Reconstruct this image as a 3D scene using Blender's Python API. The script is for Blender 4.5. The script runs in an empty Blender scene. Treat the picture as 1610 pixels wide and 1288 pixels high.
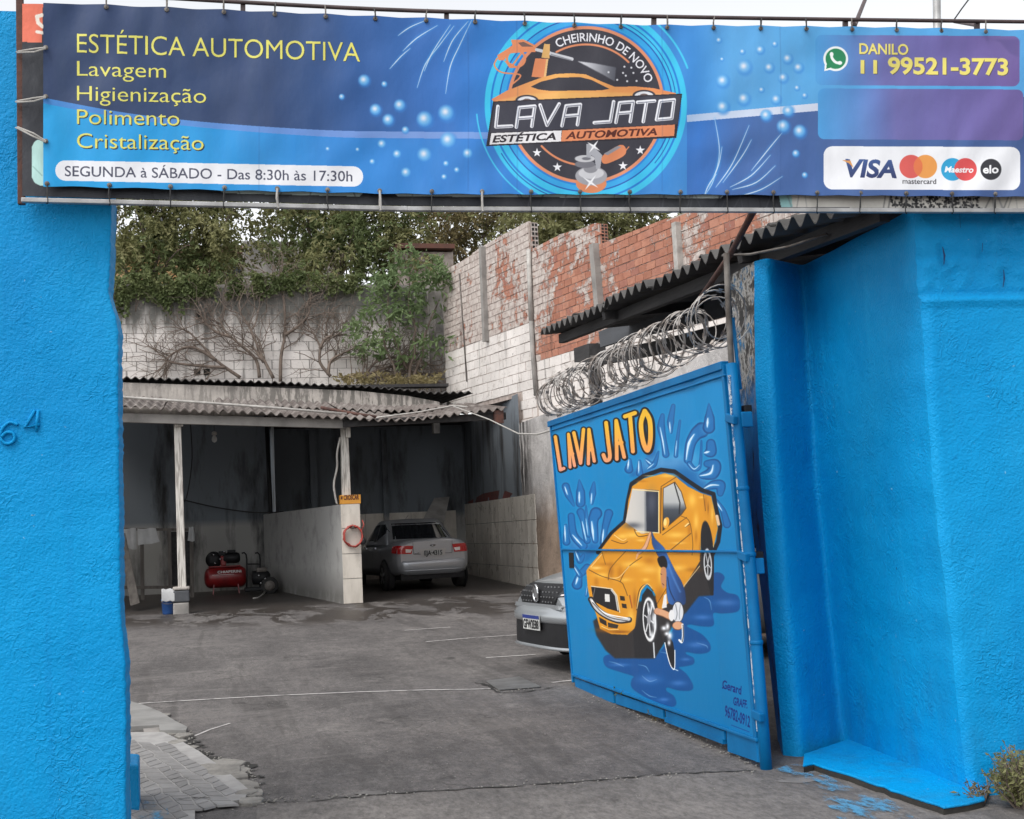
import bpy, bmesh, math, random
import numpy as np
from mathutils import Vector, Matrix, noise
from mathutils.bvhtree import BVHTree
random.seed(7)
R_ = random.Random(11)
SC = bpy.context.scene
COL = SC.collection

# ------------------------------------------------------------------ camera
PW, PH, FOC = 1610, 1288, 2000.0
CXP, CYP = 805.0, 644.0
def nrm(v):
    v = np.array(v, float); return v / np.linalg.norm(v)
def camvec(px, py): return np.array([(px - CXP) / FOC, -(py - CYP) / FOC, -1.0])
AY = nrm(camvec(310, 855))                       # yard depth direction
AZ = nrm(np.cross(np.array([1.0, 0.045, 0.0]), AY))
if AZ[1] < 0: AZ = -AZ
AX = np.cross(AY, AZ)
RW = np.stack([AX, AY, AZ])                      # world = RW @ cam
CAM = np.array([0.0, 0.0, 1.42])
cam_data = bpy.data.cameras.new('camera'); cam = bpy.data.objects.new('camera', cam_data); COL.objects.link(cam)
mw = Matrix.Identity(4)
for i in range(3):
    for j in range(3): mw[i][j] = float(RW[i, j])
    mw[i][3] = float(CAM[i])
cam.matrix_world = mw
cam_data.sensor_fit = 'HORIZONTAL'; cam_data.sensor_width = 36.0; cam_data.lens = 36.0 * FOC / PW
cam_data.clip_start = 0.05; cam_data.clip_end = 2000
SC.camera = cam

# ------------------------------------------------------------------ sky, sun, exposure
SUN_EL, SUN_AZ = 55.0, 232.0        # azimuth: compass-like, where the light comes from (world +Y = 0, clockwise)
world = bpy.data.worlds.new('World'); SC.world = world; world.use_nodes = True
wn = world.node_tree
bgn = wn.nodes['Background']
sky = wn.nodes.new('ShaderNodeTexSky'); sky.sky_type = 'NISHITA'; sky.sun_disc = False
sky.sun_elevation = math.radians(SUN_EL); sky.sun_rotation = math.radians(SUN_AZ)
sky.air_density = 1.0; sky.dust_density = 1.5; sky.ozone_density = 1.0
hsv = wn.nodes.new('ShaderNodeHueSaturation'); hsv.inputs['Saturation'].default_value = 0.12
wn.links.new(sky.outputs[0], hsv.inputs['Color']); wn.links.new(hsv.outputs[0], bgn.inputs['Color'])
bgn.inputs['Strength'].default_value = 0.15
sd = bpy.data.lights.new('sun', 'SUN'); sd.energy = 0.9; sd.angle = math.radians(25); sd.color = (1.0, 0.96, 0.9)
sun = bpy.data.objects.new('sun', sd); COL.objects.link(sun)
az, el = math.radians(SUN_AZ), math.radians(SUN_EL)
sdir = Vector((math.sin(az) * math.cos(el), math.cos(az) * math.cos(el), math.sin(el)))
sun.rotation_euler = (-sdir).to_track_quat('-Z', 'Y').to_euler(); sun.location = sdir * 50
SC.view_settings.view_transform = 'Standard'; SC.view_settings.look = 'None'
SC.view_settings.gamma = 1.0; SC.view_settings.exposure = 0.90
SC.view_settings.use_curve_mapping = False

# ------------------------------------------------------------------ pixel -> place
def ray(px, py): return RW @ camvec(px, py)
def on_plane(px, py, p0, n):
    d = ray(px, py); n = np.array(n, float)
    t = np.dot(np.array(p0, float) - CAM, n) / np.dot(d, n)
    return Vector(CAM + t * d)
def atX(px, py, x): return on_plane(px, py, (x, 0, 0), (1, 0, 0))
def atY(px, py, y): return on_plane(px, py, (0, y, 0), (0, 1, 0))
GS, GY = 0.02, 6.0
def gz(y): return GS * (min(y, 45) - GY) if y > GY else -0.012 * (GY - max(y, -2)) 
def atG(px, py, h=0.0): return on_plane(px, py, (0, GY, h), (0, -GS, 1))
FA = Vector((3.69, 5.74, 0)); FU = Vector((0.9968, -0.08, 0)); FN = Vector((-0.08, -0.9968, 0))
def atF(px, py, o=0.0): return on_plane(px, py, FA + FN * o, FN)
def proj(P):
    c = RW.T @ (np.array(P, float) - CAM); return (CXP + FOC * c[0] / -c[2], CYP - FOC * c[1] / -c[2])

# ------------------------------------------------------------------ scene objects
WL = {}
def tag(o, label=None, cat=None, group=None, kind=None):
    if label: o['label'] = label
    if cat: o['category'] = cat
    if group: o['group'] = group
    if kind: o['kind'] = kind
    return o
def thing(name, label, cat, loc, group=None):
    o = bpy.data.objects.new(name, None); COL.objects.link(o)
    o.empty_display_size = 0.2; o.location = Vector(loc); WL[o] = Vector(loc)
    return tag(o, label, cat, group)
def put(name, mesh, center, parent=None):
    o = bpy.data.objects.new(name, mesh); COL.objects.link(o)
    c = Vector(center); WL[o] = c
    if parent is not None:
        o.parent = parent; o.location = c - WL[parent]
    else: o.location = c
    return o
class MB:
    """collects world-space geometry and links it as one mesh"""
    def __init__(s, xf=None): s.v = []; s.f = []; s.xf = xf; s.uv = None
    def add(s, vs, fs):
        b = len(s.v)
        for p in vs:
            p = Vector(p); s.v.append(s.xf @ p if s.xf else p)
        for f in fs: s.f.append([i + b for i in f])
        return s
    def hexa(s, a):           # 8 corners: bottom 4 ccw, top 4 ccw
        return s.add(a, [(3, 2, 1, 0), (4, 5, 6, 7), (0, 1, 5, 4), (1, 2, 6, 5), (2, 3, 7, 6), (3, 0, 4, 7)])
    def box(s, c, d, rz=0.0, m=None):
        x, y, z = d[0] / 2, d[1] / 2, d[2] / 2
        M = (m or Matrix.Rotation(rz, 3, 'Z')); c = Vector(c)
        return s.hexa([c + M @ Vector(p) for p in ((-x, -y, -z), (x, -y, -z), (x, y, -z), (-x, y, -z), (-x, -y, z), (x, -y, z), (x, y, z), (-x, y, z))])
    def beam(s, a, b, w, h, up=(0, 0, 1)):
        a, b = Vector(a), Vector(b); d = (b - a).normalized(); u = Vector(up)
        sx = d.cross(u).normalized() * (w / 2); sz = sx.cross(d).normalized() * (h / 2)
        return s.hexa([a - sx - sz, a + sx - sz, b + sx - sz, b - sx - sz, a - sx + sz, a + sx + sz, b + sx + sz, b - sx + sz])
    def tube(s, pts, r, n=8, cap=True, closed=False):
        pts = [Vector(p) for p in pts]; m = len(pts)
        rr = r if isinstance(r, (list, tuple)) else [r] * m
        vs, fs = [], []; ref = None
        for i, p in enumerate(pts):
            if closed: d = pts[(i + 1) % m] - pts[i - 1]
            else: d = (pts[min(i + 1, m - 1)] - pts[max(i - 1, 0)])
            if d.length < 1e-9: d = Vector((0, 0, 1))
            d.normalize()
            if ref is None: ref = d.orthogonal().normalized()
            ref = (ref - d * ref.dot(d))
            if ref.length < 1e-6: ref = d.orthogonal()
            ref.normalize(); q = d.cross(ref)
            for k in range(n):
                a = 2 * math.pi * k / n
                vs.append(p + (ref * math.cos(a) + q * math.sin(a)) * rr[i])
        lim = m if closed else m - 1
        for i in range(lim):
            for k in range(n):
                j = (i + 1) % m
                fs.append((i * n + k, i * n + (k + 1) % n, j * n + (k + 1) % n, j * n + k))
        if cap and not closed:
            fs.append(tuple(range(n - 1, -1, -1))); fs.append(tuple((m - 1) * n + k for k in range(n)))
        return s.add(vs, fs)
    def lathe(s, prof, origin, axis=(0, 0, 1), n=20):
        o = Vector(origin); ax = Vector(axis).normalized(); u = ax.orthogonal().normalized(); w = ax.cross(u)
        vs, fs = [], []
        for r, h in prof:
            for k in range(n):
                a = 2 * math.pi * k / n
                vs.append(o + ax * h + (u * math.cos(a) + w * math.sin(a)) * r)
        for i in range(len(prof) - 1):
            for k in range(n):
                fs.append((i * n + k, i * n + (k + 1) % n, (i + 1) * n + (k + 1) % n, (i + 1) * n + k))
        fs.append(tuple(range(n - 1, -1, -1))); fs.append(tuple((len(prof) - 1) * n + k for k in range(n)))
        return s.add(vs, fs)
    def grid(s, rows):        # rows: list of lists of points
        nr, nc = len(rows), len(rows[0]); vs = [p for r in rows for p in r]
        return s.add(vs, [(i * nc + j, i * nc + j + 1, (i + 1) * nc + j + 1, (i + 1) * nc + j) for i in range(nr - 1) for j in range(nc - 1)])
    def prism(s, poly, ext):  # poly: planar points, ext: extrusion vector
        n = len(poly); e = Vector(ext); vs = [Vector(p) for p in poly]
        return s.add(vs + [p + e for p in vs], [tuple(range(n - 1, -1, -1)), tuple(range(n, 2 * n))] + [(i, (i + 1) % n, n + (i + 1) % n, n + i) for i in range(n)])
    def sheet(s, rows, t):    # grid with thickness: t = vector to the back
        nr, nc = len(rows), len(rows[0]); t = Vector(t)
        s.grid(rows); s.grid([[Vector(p) + t for p in reversed(r)] for r in rows])
        rim = [rows[0], [r[-1] for r in rows], rows[-1][::-1], [r[0] for r in rows][::-1]]
        for e in rim: s.grid([[Vector(p) + t for p in e], list(e)])
        return s
    def build(s, name, material, parent=None, smooth=False, bevel=0, fix=True):
        n = len(s.v); lo = Vector([min(p[i] for p in s.v) for i in range(3)]); hi = Vector([max(p[i] for p in s.v) for i in range(3)])
        c = (lo + hi) / 2
        me = bpy.data.meshes.new(name); me.from_pydata([tuple(p - c) for p in s.v], [], s.f)
        if fix and not s.uv:
            bm = bmesh.new(); bm.from_mesh(me); bmesh.ops.recalc_face_normals(bm, faces=bm.faces); bm.to_mesh(me); bm.free()
        if s.uv:
            lay = me.uv_layers.new(name='UVMap')
            for l in me.loops: lay.data[l.index].uv = s.uv[l.vertex_index]
        me.materials.append(material)
        if smooth: me.polygons.foreach_set('use_smooth', [True] * len(me.polygons))
        me.update()
        o = put(name, me, c, parent)
        if bevel:
            b = o.modifiers.new('bevel', 'BEVEL'); b.width = bevel; b.segments = 2; b.limit_method = 'ANGLE'; b.angle_limit = math.radians(40)
        if smooth == 'auto':
            e = o.modifiers.new('edges', 'EDGE_SPLIT'); e.split_angle = math.radians(38)
        return o
def lerp(a, b, t): return a + (b - a) * t
def pline(pts, t):            # point at fraction t of a polyline (pixel or 3-D)
    n = len(pts) - 1; k = min(int(t * n), n - 1); f = t * n - k
    return tuple(lerp(a, b, f) for a, b in zip(pts[k], pts[k + 1]))
def alongv(pts, n):           # resample polyline by length
    P = [Vector(p) for p in pts]; L = [0]
    for a, b in zip(P, P[1:]): L.append(L[-1] + (b - a).length)
    out = []
    for i in range(n):
        s = L[-1] * i / (n - 1); k = 0
        while k < len(L) - 2 and L[k + 1] < s: k += 1
        f = (s - L[k]) / max(L[k + 1] - L[k], 1e-9); out.append(P[k].lerp(P[k + 1], f))
    return out
def nz(p, s=1.0): return noise.noise(Vector(p) * s)

# ------------------------------------------------------------------ materials
def lin(v): v /= 255.0; return v / 12.92 if v <= 0.04045 else ((v + 0.055) / 1.055) ** 2.4
def c8(r, g, b): return (lin(r), lin(g), lin(b), 1.0)
def cc(v):
    return tuple(v) + (1.0,) if len(v) == 3 else tuple(v)
class S:
    def __init__(s, name):
        s.m = bpy.data.materials.new(name); s.m.use_nodes = True; s.nt = s.m.node_tree; s.p = s.nt.nodes['Principled BSDF']
    def node(s, t, ins=None, **at):
        n = s.nt.nodes.new(t)
        for k, v in at.items(): setattr(n, k, v)
        for k, v in (ins or {}).items(): s.inp(n.inputs[k], v)
        return n
    def inp(s, sock, v):
        if isinstance(v, bpy.types.NodeSocket): s.nt.links.new(v, sock)
        else: sock.default_value = v
    def pos(s): return s.node('ShaderNodeNewGeometry').outputs['Position']
    def obj(s): return s.node('ShaderNodeTexCoord').outputs['Object']
    def rnd(s): return s.node('ShaderNodeObjectInfo').outputs['Random']
    def xyz(s, v): return s.node('ShaderNodeSeparateXYZ', {0: v}).outputs
    def scl(s, v, k): return s.node('ShaderNodeVectorMath', {0: v, 1: k}, operation='MULTIPLY').outputs[0]
    def addv(s, v, k): return s.node('ShaderNodeVectorMath', {0: v, 1: k}, operation='ADD').outputs[0]
    def noise(s, v, scale, detail=5.0, rough=0.55, dist=0.0):
        return s.node('ShaderNodeTexNoise', {'Vector': v, 'Scale': scale, 'Detail': detail, 'Roughness': rough, 'Distortion': dist}).outputs['Fac']
    def vor(s, v, scale, feature='F1', out='Distance', rand=1.0):
        n = s.node('ShaderNodeTexVoronoi', {'Vector': v, 'Scale': scale, 'Randomness': rand}, feature=feature); return n.outputs[out]
    def mp(s, f, a, b, c=0.0, d=1.0): return s.node('ShaderNodeMapRange', {'Value': f, 'From Min': a, 'From Max': b, 'To Min': c, 'To Max': d}).outputs[0]
    def m_(s, op, a, b=0.0): return s.node('ShaderNodeMath', {0: a, 1: b}, operation=op).outputs[0]
    def mix(s, f, a, b, blend='MIX'):
        n = s.node('ShaderNodeMix', data_type='RGBA', blend_type=blend)
        s.inp(n.inputs['Factor'], f)
        s.inp(n.inputs[6], a if isinstance(a, bpy.types.NodeSocket) else cc(a)); s.inp(n.inputs[7], b if isinstance(b, bpy.types.NodeSocket) else cc(b))
        return n.outputs[2]
    def ramp(s, f, stops):
        n = s.node('ShaderNodeValToRGB', {0: f}); e = n.color_ramp.elements
        while len(e) < len(stops): e.new(0.5)
        for el, (p, c) in zip(e, stops): el.position = p; el.color = cc(c)
        return n.outputs[0]
    def bump(s, h, strength=0.5, dist=0.01, normal=None):
        n = s.node('ShaderNodeBump', {'Height': h, 'Strength': strength, 'Distance': dist})
        if normal is not None: s.nt.links.new(normal, n.inputs['Normal'])
        return n.outputs[0]
    def set(s, **k):
        names = dict(col='Base Color', rough='Roughness', metal='Metallic', nor='Normal', spec='Specular IOR Level', alpha='Alpha', coat='Coat Weight', trans='Transmission Weight', coatr='Coat Roughness', sheen='Sheen Weight')
        for a, v in k.items():
            if a == 'col' and not isinstance(v, bpy.types.NodeSocket): v = cc(v)
            s.inp(s.p.inputs[names[a]], v)
        return s.m
def simple(name, a, b=None, scale=6.0, rough=0.6, metal=0.0, bump=0.0, bscale=60.0, spec=0.5, lo=0.35, hi=0.65, stretch=(1, 1, 1), rv=0.0, bdist=0.006):
    s = S(name); v = s.scl(s.pos(), stretch)
    b = b or tuple(x * 0.75 for x in a[:3])
    f = s.mp(s.noise(v, scale, 7), lo, hi)
    col = s.mix(f, a, b)
    if rv: col = s.mix(s.m_('MULTIPLY', s.rnd(), rv), col, (0.02, 0.018, 0.016))
    s.set(col=col, rough=rough, metal=metal, spec=spec)
    if bump: s.set(nor=s.bump(s.noise(v, bscale, 5), bump, bdist))
    return s.m
MT = {}
def blue_wall():
    s = S('blue stucco paint'); p = s.pos()
    big = s.noise(p, 0.9, 4); col = s.mix(s.mp(big, .35, .7), c8(0, 146, 208), c8(0, 134, 197))
    fine = s.noise(p, 14, 6, .6); col = s.mix(s.mp(fine, .62, .75, 0, .5), col, c8(0, 122, 184))
    z = s.xyz(p)[2]
    dirt = s.m_('MULTIPLY', s.mp(z, .1, .75, 1, 0), s.mp(s.noise(s.scl(p, (1, 1, .35)), 5, 6, .65), .48, .72))
    col = s.mix(s.m_('MULTIPLY', dirt, .45), col, c8(40, 96, 130))
    drip = s.noise(s.scl(p, (9, 9, .5)), 1.3, 5, .6); col = s.mix(s.mp(drip, .55, .72, 0, .22), col, c8(0, 112, 178)); col = s.mix(s.mp(drip, .42, .28, 0, .16), col, c8(36, 168, 222))
    fade = s.noise(p, .55, 5, .6); fade = s.mp(fade, .48, .66); col = s.mix(s.m_('MULTIPLY', fade, .3), col, c8(36, 160, 214))
    chip = s.mp(s.noise(p, 30, 3, .6), .735, .75, 0, 1); col = s.mix(s.m_('MULTIPLY', chip, .6), col, c8(150, 190, 205))
    spots = s.mp(s.vor(p, 2.3), .012, .02, 1, 0)
    col = s.mix(s.m_('MULTIPLY', spots, .7), col, c8(10, 50, 100))
    patch = s.mp(s.noise(p, 2.6, 4, .6), .47, .66, .0, 1)
    h1 = s.m_('ABSOLUTE', s.m_('SUBTRACT', s.noise(p, 22, 3, .5, .8), .5))
    h1 = s.m_('MULTIPLY', s.mp(h1, 0, .10, 1, 0), patch)
    h2 = s.noise(p, 75, 4, .6)
    h = s.m_('ADD', s.m_('MULTIPLY', h1, .30), s.m_('MULTIPLY', h2, .60))
    h = s.m_('ADD', h, s.m_('MULTIPLY', s.noise(p, 7, 3), .9))
    return s.set(col=col, rough=s.mp(fine, .3, .7, .42, .6), spec=.16, nor=s.bump(h, .9, .012))
MT['blue'] = blue_wall()
MT['gateblue'] = simple('gate blue enamel', c8(4, 112, 170), c8(2, 98, 152), 5, .5, bump=.15, bscale=9, spec=.2)
MT['gateedge'] = (lambda s: s.set(col=s.mix(s.mp(s.noise(s.scl(s.pos(), (1, 1, .8)), 26, 5, .7), .47, .53), c8(16, 100, 156), c8(205, 212, 216)), rough=.6))(S('chipped gate edge'))
def peeling():
    s = S('peeling stained and shaded plaster'); p = s.pos(); zz = s.xyz(p)[2]
    n = s.noise(s.scl(p, (1, 1, .8)), 10, 8, .72)
    col = s.ramp(n, [(.36, (.012, .012, .014)), (.46, (.06, .055, .05)), (.52, (.42, .40, .37)), (.58, (.05, .09, .13)), (.66, (.02, .22, .5))])
    pb = s.mix(s.mp(s.noise(s.scl(p, (1, 1, .4)), 9, 6, .7), .56, .64), c8(0, 122, 190), (.02, .03, .045))  # darker blue and black blotches stand in for shadow beside the post
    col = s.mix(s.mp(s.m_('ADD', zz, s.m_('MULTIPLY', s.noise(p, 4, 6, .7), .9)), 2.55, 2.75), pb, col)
    return s.set(col=col, rough=.85, nor=s.bump(n, .8, .02))
MT['peel'] = peeling()
def asphalt():
    s = S('worn yard paving'); p = s.pos(); x, y, z = s.xyz(p)
    a = s.noise(s.scl(p, (1, .55, 1)), 1.1, 8, .64)
    col = s.ramp(a, [(.30, (.062, .057, .056)), (.43, (.092, .085, .083)), (.52, (.118, .109, .106)), (.60, (.135, .125, .12)), (.70, (.20, .185, .176))])
    col = s.mix(s.mp(s.noise(s.scl(p, (1, .8, 1)), 2.4, 7, .72), .57, .68, 0, .6), col, (.21, .196, .186))
    col = s.mix(s.mp(s.noise(s.scl(p, (1, .8, 1)), 4.5, 6, .72), .63, .72, 0, .7), col, (.035, .032, .03))
    g = s.noise(p, 190, 3, .7); col = s.mix(s.mp(g, .52, .72, 0, .55), col, (.30, .28, .27))
    col = s.mix(s.mp(s.noise(p, 28, 4, .7), .52, .68, 0, .45), col, (.055, .051, .05))
    col = s.mix(s.mp(s.noise(p, 17, 4, .75), .60, .70, 0, .5), col, (.22, .205, .195))
    g2 = s.noise(p, 130, 2, .5); col = s.mix(s.mp(g2, .54, .68, 0, .6), col, (.03, .028, .027))
    col = s.mix(1.0, col, s.ramp(s.noise(s.scl(p, (1, .4, 1)), 38, 4, .8), [(.32, (.74, .74, .74)), (.5, (1, 1, 1)), (.68, (1.25, 1.25, 1.25))]), 'MULTIPLY')
    col = s.mix(1.0, col, s.ramp(s.noise(s.scl(p, (1, .5, 1)), 11, 6, .78), [(.34, (.74, .74, .74)), (.5, (1, 1, 1)), (.66, (1.22, 1.2, 1.18))]), 'MULTIPLY')
    trk = s.noise(s.scl(p, (2.6, .22, 1)), 1.3, 6, .66, .8); col = s.mix(s.mp(trk, .53, .64, 0, .5), col, (.055, .05, .048)); sc_ = s.noise(s.scl(p, (.5, 2.2, 1)), 1.1, 7, .7, .6); col = s.mix(s.mp(sc_, .55, .66, 0, .45), col, (.19, .175, .166)); oil = s.noise(s.scl(p, (1, .5, 1)), 2.2, 4, .55); col = s.mix(s.mp(oil, .68, .73, 0, .7), col, (.03, .028, .027))
    # water running out of the wash bays
    wetband = s.mp(s.m_('ADD', y, s.mp(x, -1.0, 2.5, -1.5, .6)), 17.4, 18.6)
    wn_ = s.noise(s.scl(p, (1, .42, 1)), 1.6, 8, .7, .6)
    wet = s.m_('MULTIPLY', s.mp(wn_, .485, .51), s.m_('MULTIPLY', wetband, s.mp(y, 22.0, 24.0, 1, .0)))
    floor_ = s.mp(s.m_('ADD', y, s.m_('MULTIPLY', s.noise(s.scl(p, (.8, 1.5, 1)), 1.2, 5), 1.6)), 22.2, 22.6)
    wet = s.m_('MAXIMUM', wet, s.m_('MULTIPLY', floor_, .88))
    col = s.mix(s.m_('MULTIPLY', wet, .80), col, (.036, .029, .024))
    # long fine cracks
    cr = s.vor(s.addv(p, s.node('ShaderNodeTexNoise', {'Vector': p, 'Scale': 2.5, 'Detail': 4.0}).outputs['Color']), .42, 'DISTANCE_TO_EDGE')
    crm = s.m_('MULTIPLY', s.mp(cr, .002, .007, 1, 0), s.mp(s.noise(p, .6, 3), .5, .58))
    col = s.mix(s.m_('MULTIPLY', crm, .6), col, (.03, .028, .026))
    h = s.m_('ADD', s.m_('MULTIPLY', g, .35), s.m_('MULTIPLY', s.noise(p, 9, 5), .6))
    rough = s.m_('SUBTRACT', .82, s.m_('MULTIPLY', wet, .40))
    return s.set(col=col, rough=rough, spec=.35, nor=s.bump(h, .55, .012))
MT['asphalt'] = asphalt()
MT['pave'] = simple('grey concrete paving', (.25, .245, .235), (.16, .157, .15), 4, .85, bump=.5, bscale=45, lo=.4, hi=.7)
MT['stone'] = simple('paving stone grey', (.29, .282, .278), (.22, .214, .21), 7, .8, bump=.4, bscale=60, rv=.25)
MT['joint'] = simple('pale paving joint', (.36, .35, .34), (.27, .262, .255), 9, .9, bump=.4)
MT['rubble'] = simple('broken concrete', (.30, .285, .26), (.18, .17, .155), 8, .9, bump=.9, bscale=25, bdist=.02)
MT['crack'] = simple('crack shadowed soil', (.018, .017, .016), (.03, .028, .024), 20, .95, bump=.6)
def linepaint():
    s = S('worn white line paint'); p = s.pos()
    f = s.mp(s.noise(p, 9, 6, .7), .36, .50, .12, .95)
    return s.set(col=s.mix(f, (.13, .122, .118), (.50, .48, .465)), rough=.8)
MT['line'] = linepaint()
def apron_mat():
    s = S('concrete driveway apron'); p = s.pos()
    col = s.mix(s.mp(s.noise(s.scl(p, (1, .6, 1)), 1.8, 7, .68), .36, .66), (.165, .152, .143), (.108, .10, .096))
    for sc, k, a in ((38, .4, (.66, 1.34)), (11, .5, (.76, 1.22))):
        col = s.mix(1.0, col, s.ramp(s.noise(s.scl(p, (1, k, 1)), sc, 5, .8), [(.33, (a[0],) * 3), (.5, (1, 1, 1)), (.67, (a[1],) * 3)]), 'MULTIPLY')
    col = s.mix(s.mp(s.noise(s.scl(p, (1, .6, 1)), 5, 6, .75), .60, .68, 0, .6), col, (.05, .047, .045))
    return s.set(col=col, rough=.85, spec=.3, nor=s.bump(s.noise(p, 40, 5, .7), .5, .012))
MT['apron'] = apron_mat()
def white_block():
    s = S('limewashed block'); p = s.pos(); z = s.xyz(p)[2]
    n = s.noise(p, 2.0, 8, .65); col = s.mix(s.mp(n, .35, .7), (.82, .77, .735), (.66, .615, .58))
    col = s.mix(s.m_('MULTIPLY', s.rnd(), .22), col, (.30, .28, .26))
    wear = s.noise(s.scl(p, (1, 1, 1.5)), 13, 7, .7); col = s.mix(s.mp(wear, .60, .68, 0, .8), col, (.12, .105, .095))
    st = s.noise(s.scl(p, (3.2, 3.2, .22)), 2.0, 6, .6)
    top = s.mp(s.m_('ADD', z, s.m_('MULTIPLY', s.noise(s.scl(p, (1, 1, .12)), 5.5, 6, .62), 2.0)), 6.75, 7.3)
    col = s.mix(s.m_('MULTIPLY', top, .82), col, (.045, .05, .04))
    col = s.mix(s.mp(st, .57, .72, 0, .6), col, (.10, .095, .088))
    fl = s.noise(p, 3.4, 8, .74); col = s.mix(s.mp(fl, .58, .63, 0, .55), col, (.36, .315, .28))
    return s.set(col=col, rough=.9, nor=s.bump(s.noise(p, 34, 5, .65), .6, .012))
MT['wblock'] = white_block()
def brick():
    s = S('red hollow brick with lime wash'); p = s.pos(); y = s.xyz(p)[1]; z = s.xyz(p)[2]
    r = s.rnd(); col = s.ramp(r, [(0, (.36, .155, .10)), (.4, (.44, .19, .125)), (.75, (.48, .23, .155)), (1, (.31, .13, .10))])
    col = s.mix(s.mp(s.noise(p, 8, 6, .7), .4, .7, 0, .5), col, (.24, .085, .055))
    big = s.noise(s.scl(p, (1, 1, 1)), .55, 6, .6); 
    f = s.m_('ADD', s.m_('MULTIPLY', big, .55), s.m_('MULTIPLY', s.noise(p, 4.2, 8, .75), .7))
    far = s.m_('ADD', s.mp(y, 22.0, 22.9, 0.012, .115), s.mp(y, 16.6, 15.8, 0, .05))
    low = s.mp(s.m_('ADD', z, s.m_('MULTIPLY', y, -.0)), 4.9, 4.2, 0, .0)
    wash = s.mp(s.m_('ADD', f, s.m_('ADD', far, low)), .645, .69)
    col = s.mix(wash, col, s.mix(s.mp(s.noise(p, 9, 6), .4, .65), (.56, .50, .46), (.40, .33, .30)))
    dark = s.mp(s.noise(s.scl(p, (2, 2, .3)), 2.4, 6), .60, .74, 0, .55); col = s.mix(dark, col, (.09, .065, .055))
    h = s.m_('ADD', s.noise(p, 30, 5, .7), wash)
    return s.set(col=col, rough=.92, nor=s.bump(h, .7, .012))
MT['brick'] = brick()
MT['mortar'] = simple('weathered mortar', (.50, .43, .39), (.30, .24, .21), 7, .95, bump=.8, bscale=40)
MT['wmortar'] = simple('dirty wall joints', (.40, .37, .345), (.16, .15, .14), 3, .95, bump=.6)
def render_coat():
    s = S('rough render'); p = s.pos(); x, y, z = s.xyz(p)
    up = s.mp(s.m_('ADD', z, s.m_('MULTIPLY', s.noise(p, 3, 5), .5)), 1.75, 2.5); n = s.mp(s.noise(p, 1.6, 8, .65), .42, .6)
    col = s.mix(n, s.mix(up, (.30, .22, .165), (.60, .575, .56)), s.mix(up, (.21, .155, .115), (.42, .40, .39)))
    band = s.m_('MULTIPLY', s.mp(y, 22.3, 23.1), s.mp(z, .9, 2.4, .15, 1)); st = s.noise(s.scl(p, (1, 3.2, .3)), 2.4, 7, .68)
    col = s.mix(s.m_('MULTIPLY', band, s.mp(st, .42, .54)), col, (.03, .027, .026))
    col = s.mix(s.mp(s.noise(s.scl(p, (1, 2, .4)), 3, 6, .7), .62, .70, 0, .6), col, (.12, .10, .09))
    return s.set(col=col, rough=.92, nor=s.bump(s.noise(p, 13, 7, .72), .8, .03))
MT['render'] = render_coat()
MT['concrete'] = simple('grey concrete', (.34, .32, .30), (.20, .19, .18), 3, .9, bump=.5, bscale=30)
def fascia():
    s = S('stained white fascia'); p = s.pos(); x, y, z = s.xyz(p)
    st = s.noise(s.scl(p, (7, 7, 1.1)), 1.5, 8, .72); n = s.noise(p, 2.4, 8, .7)
    col = s.mix(s.mp(n, .4, .65), (.50, .46, .42), (.34, .31, .285))
    right = s.mp(x, -.6, 1.8, .35, 1)
    col = s.mix(s.m_('MULTIPLY', s.mp(st, .47, .54), s.m_('MULTIPLY', right, .78)), col, (.10, .095, .085))
    col = s.mix(s.mp(s.noise(p, 2.2, 6, .7), .60, .68, 0, .8), col, (.12, .105, .095))
    return s.set(col=col, rough=.9, nor=s.bump(s.noise(p, 25, 5), .5, .01))
MT['fascia'] = fascia()
def fibro():
    s = S('weathered fibre cement sheet'); p = s.pos()
    n = s.noise(s.scl(p, (1, 1, 1)), 1.8, 8, .7); col = s.ramp(n, [(.3, (.05, .04, .035)), (.45, (.12, .10, .09)), (.58, (.22, .195, .18)), (.7, (.32, .29, .265))])
    col = s.mix(s.m_('MULTIPLY', s.rnd(), .35), col, (.10, .075, .065))
    col = s.mix(s.mp(s.noise(p, 14, 6, .7), .56, .68, 0, .6), col, (.06, .05, .045))
    return s.set(col=col, rough=.92, nor=s.bump(s.noise(p, 40, 5), .5, .006))
MT['fibro'] = fibro()
MT['fibrodark'] = simple('old dark fibre cement', (.11, .105, .10), (.055, .053, .052), 3, .9, bump=.5, bscale=30)
MT['plaster'] = (lambda s, p: s.set(col=s.mix(s.mp(s.noise(s.scl(p, (1.6, 1.6, .35)), 1.3, 7, .65), .48, .66), s.mix(s.mp(s.xyz(p)[2], 1.75, 1.9), (.34, .335, .32), (.16, .182, .205)), (.035, .035, .037)), rough=.85, nor=s.bump(s.noise(p, 30, 5), .3, .006)))(*(lambda s: (s, s.pos()))(S('grimy and shaded bay plaster')))  # upper part darker and bluish: bay shade put into the colour
MT['halfwall'] = (lambda s, p: s.set(col=s.mix(s.mp(s.noise(s.scl(p, (1, 1, .8)), 3.0, 7, .7), .50, .66), s.mix(s.mp(s.xyz(p)[2], .45, .9), (.16, .155, .145), (.36, .355, .345)), (.24, .235, .228)), rough=.8, nor=s.bump(s.noise(p, 25, 5), .3, .006)))(*(lambda s: (s, s.pos()))(S('half wall render')))
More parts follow.
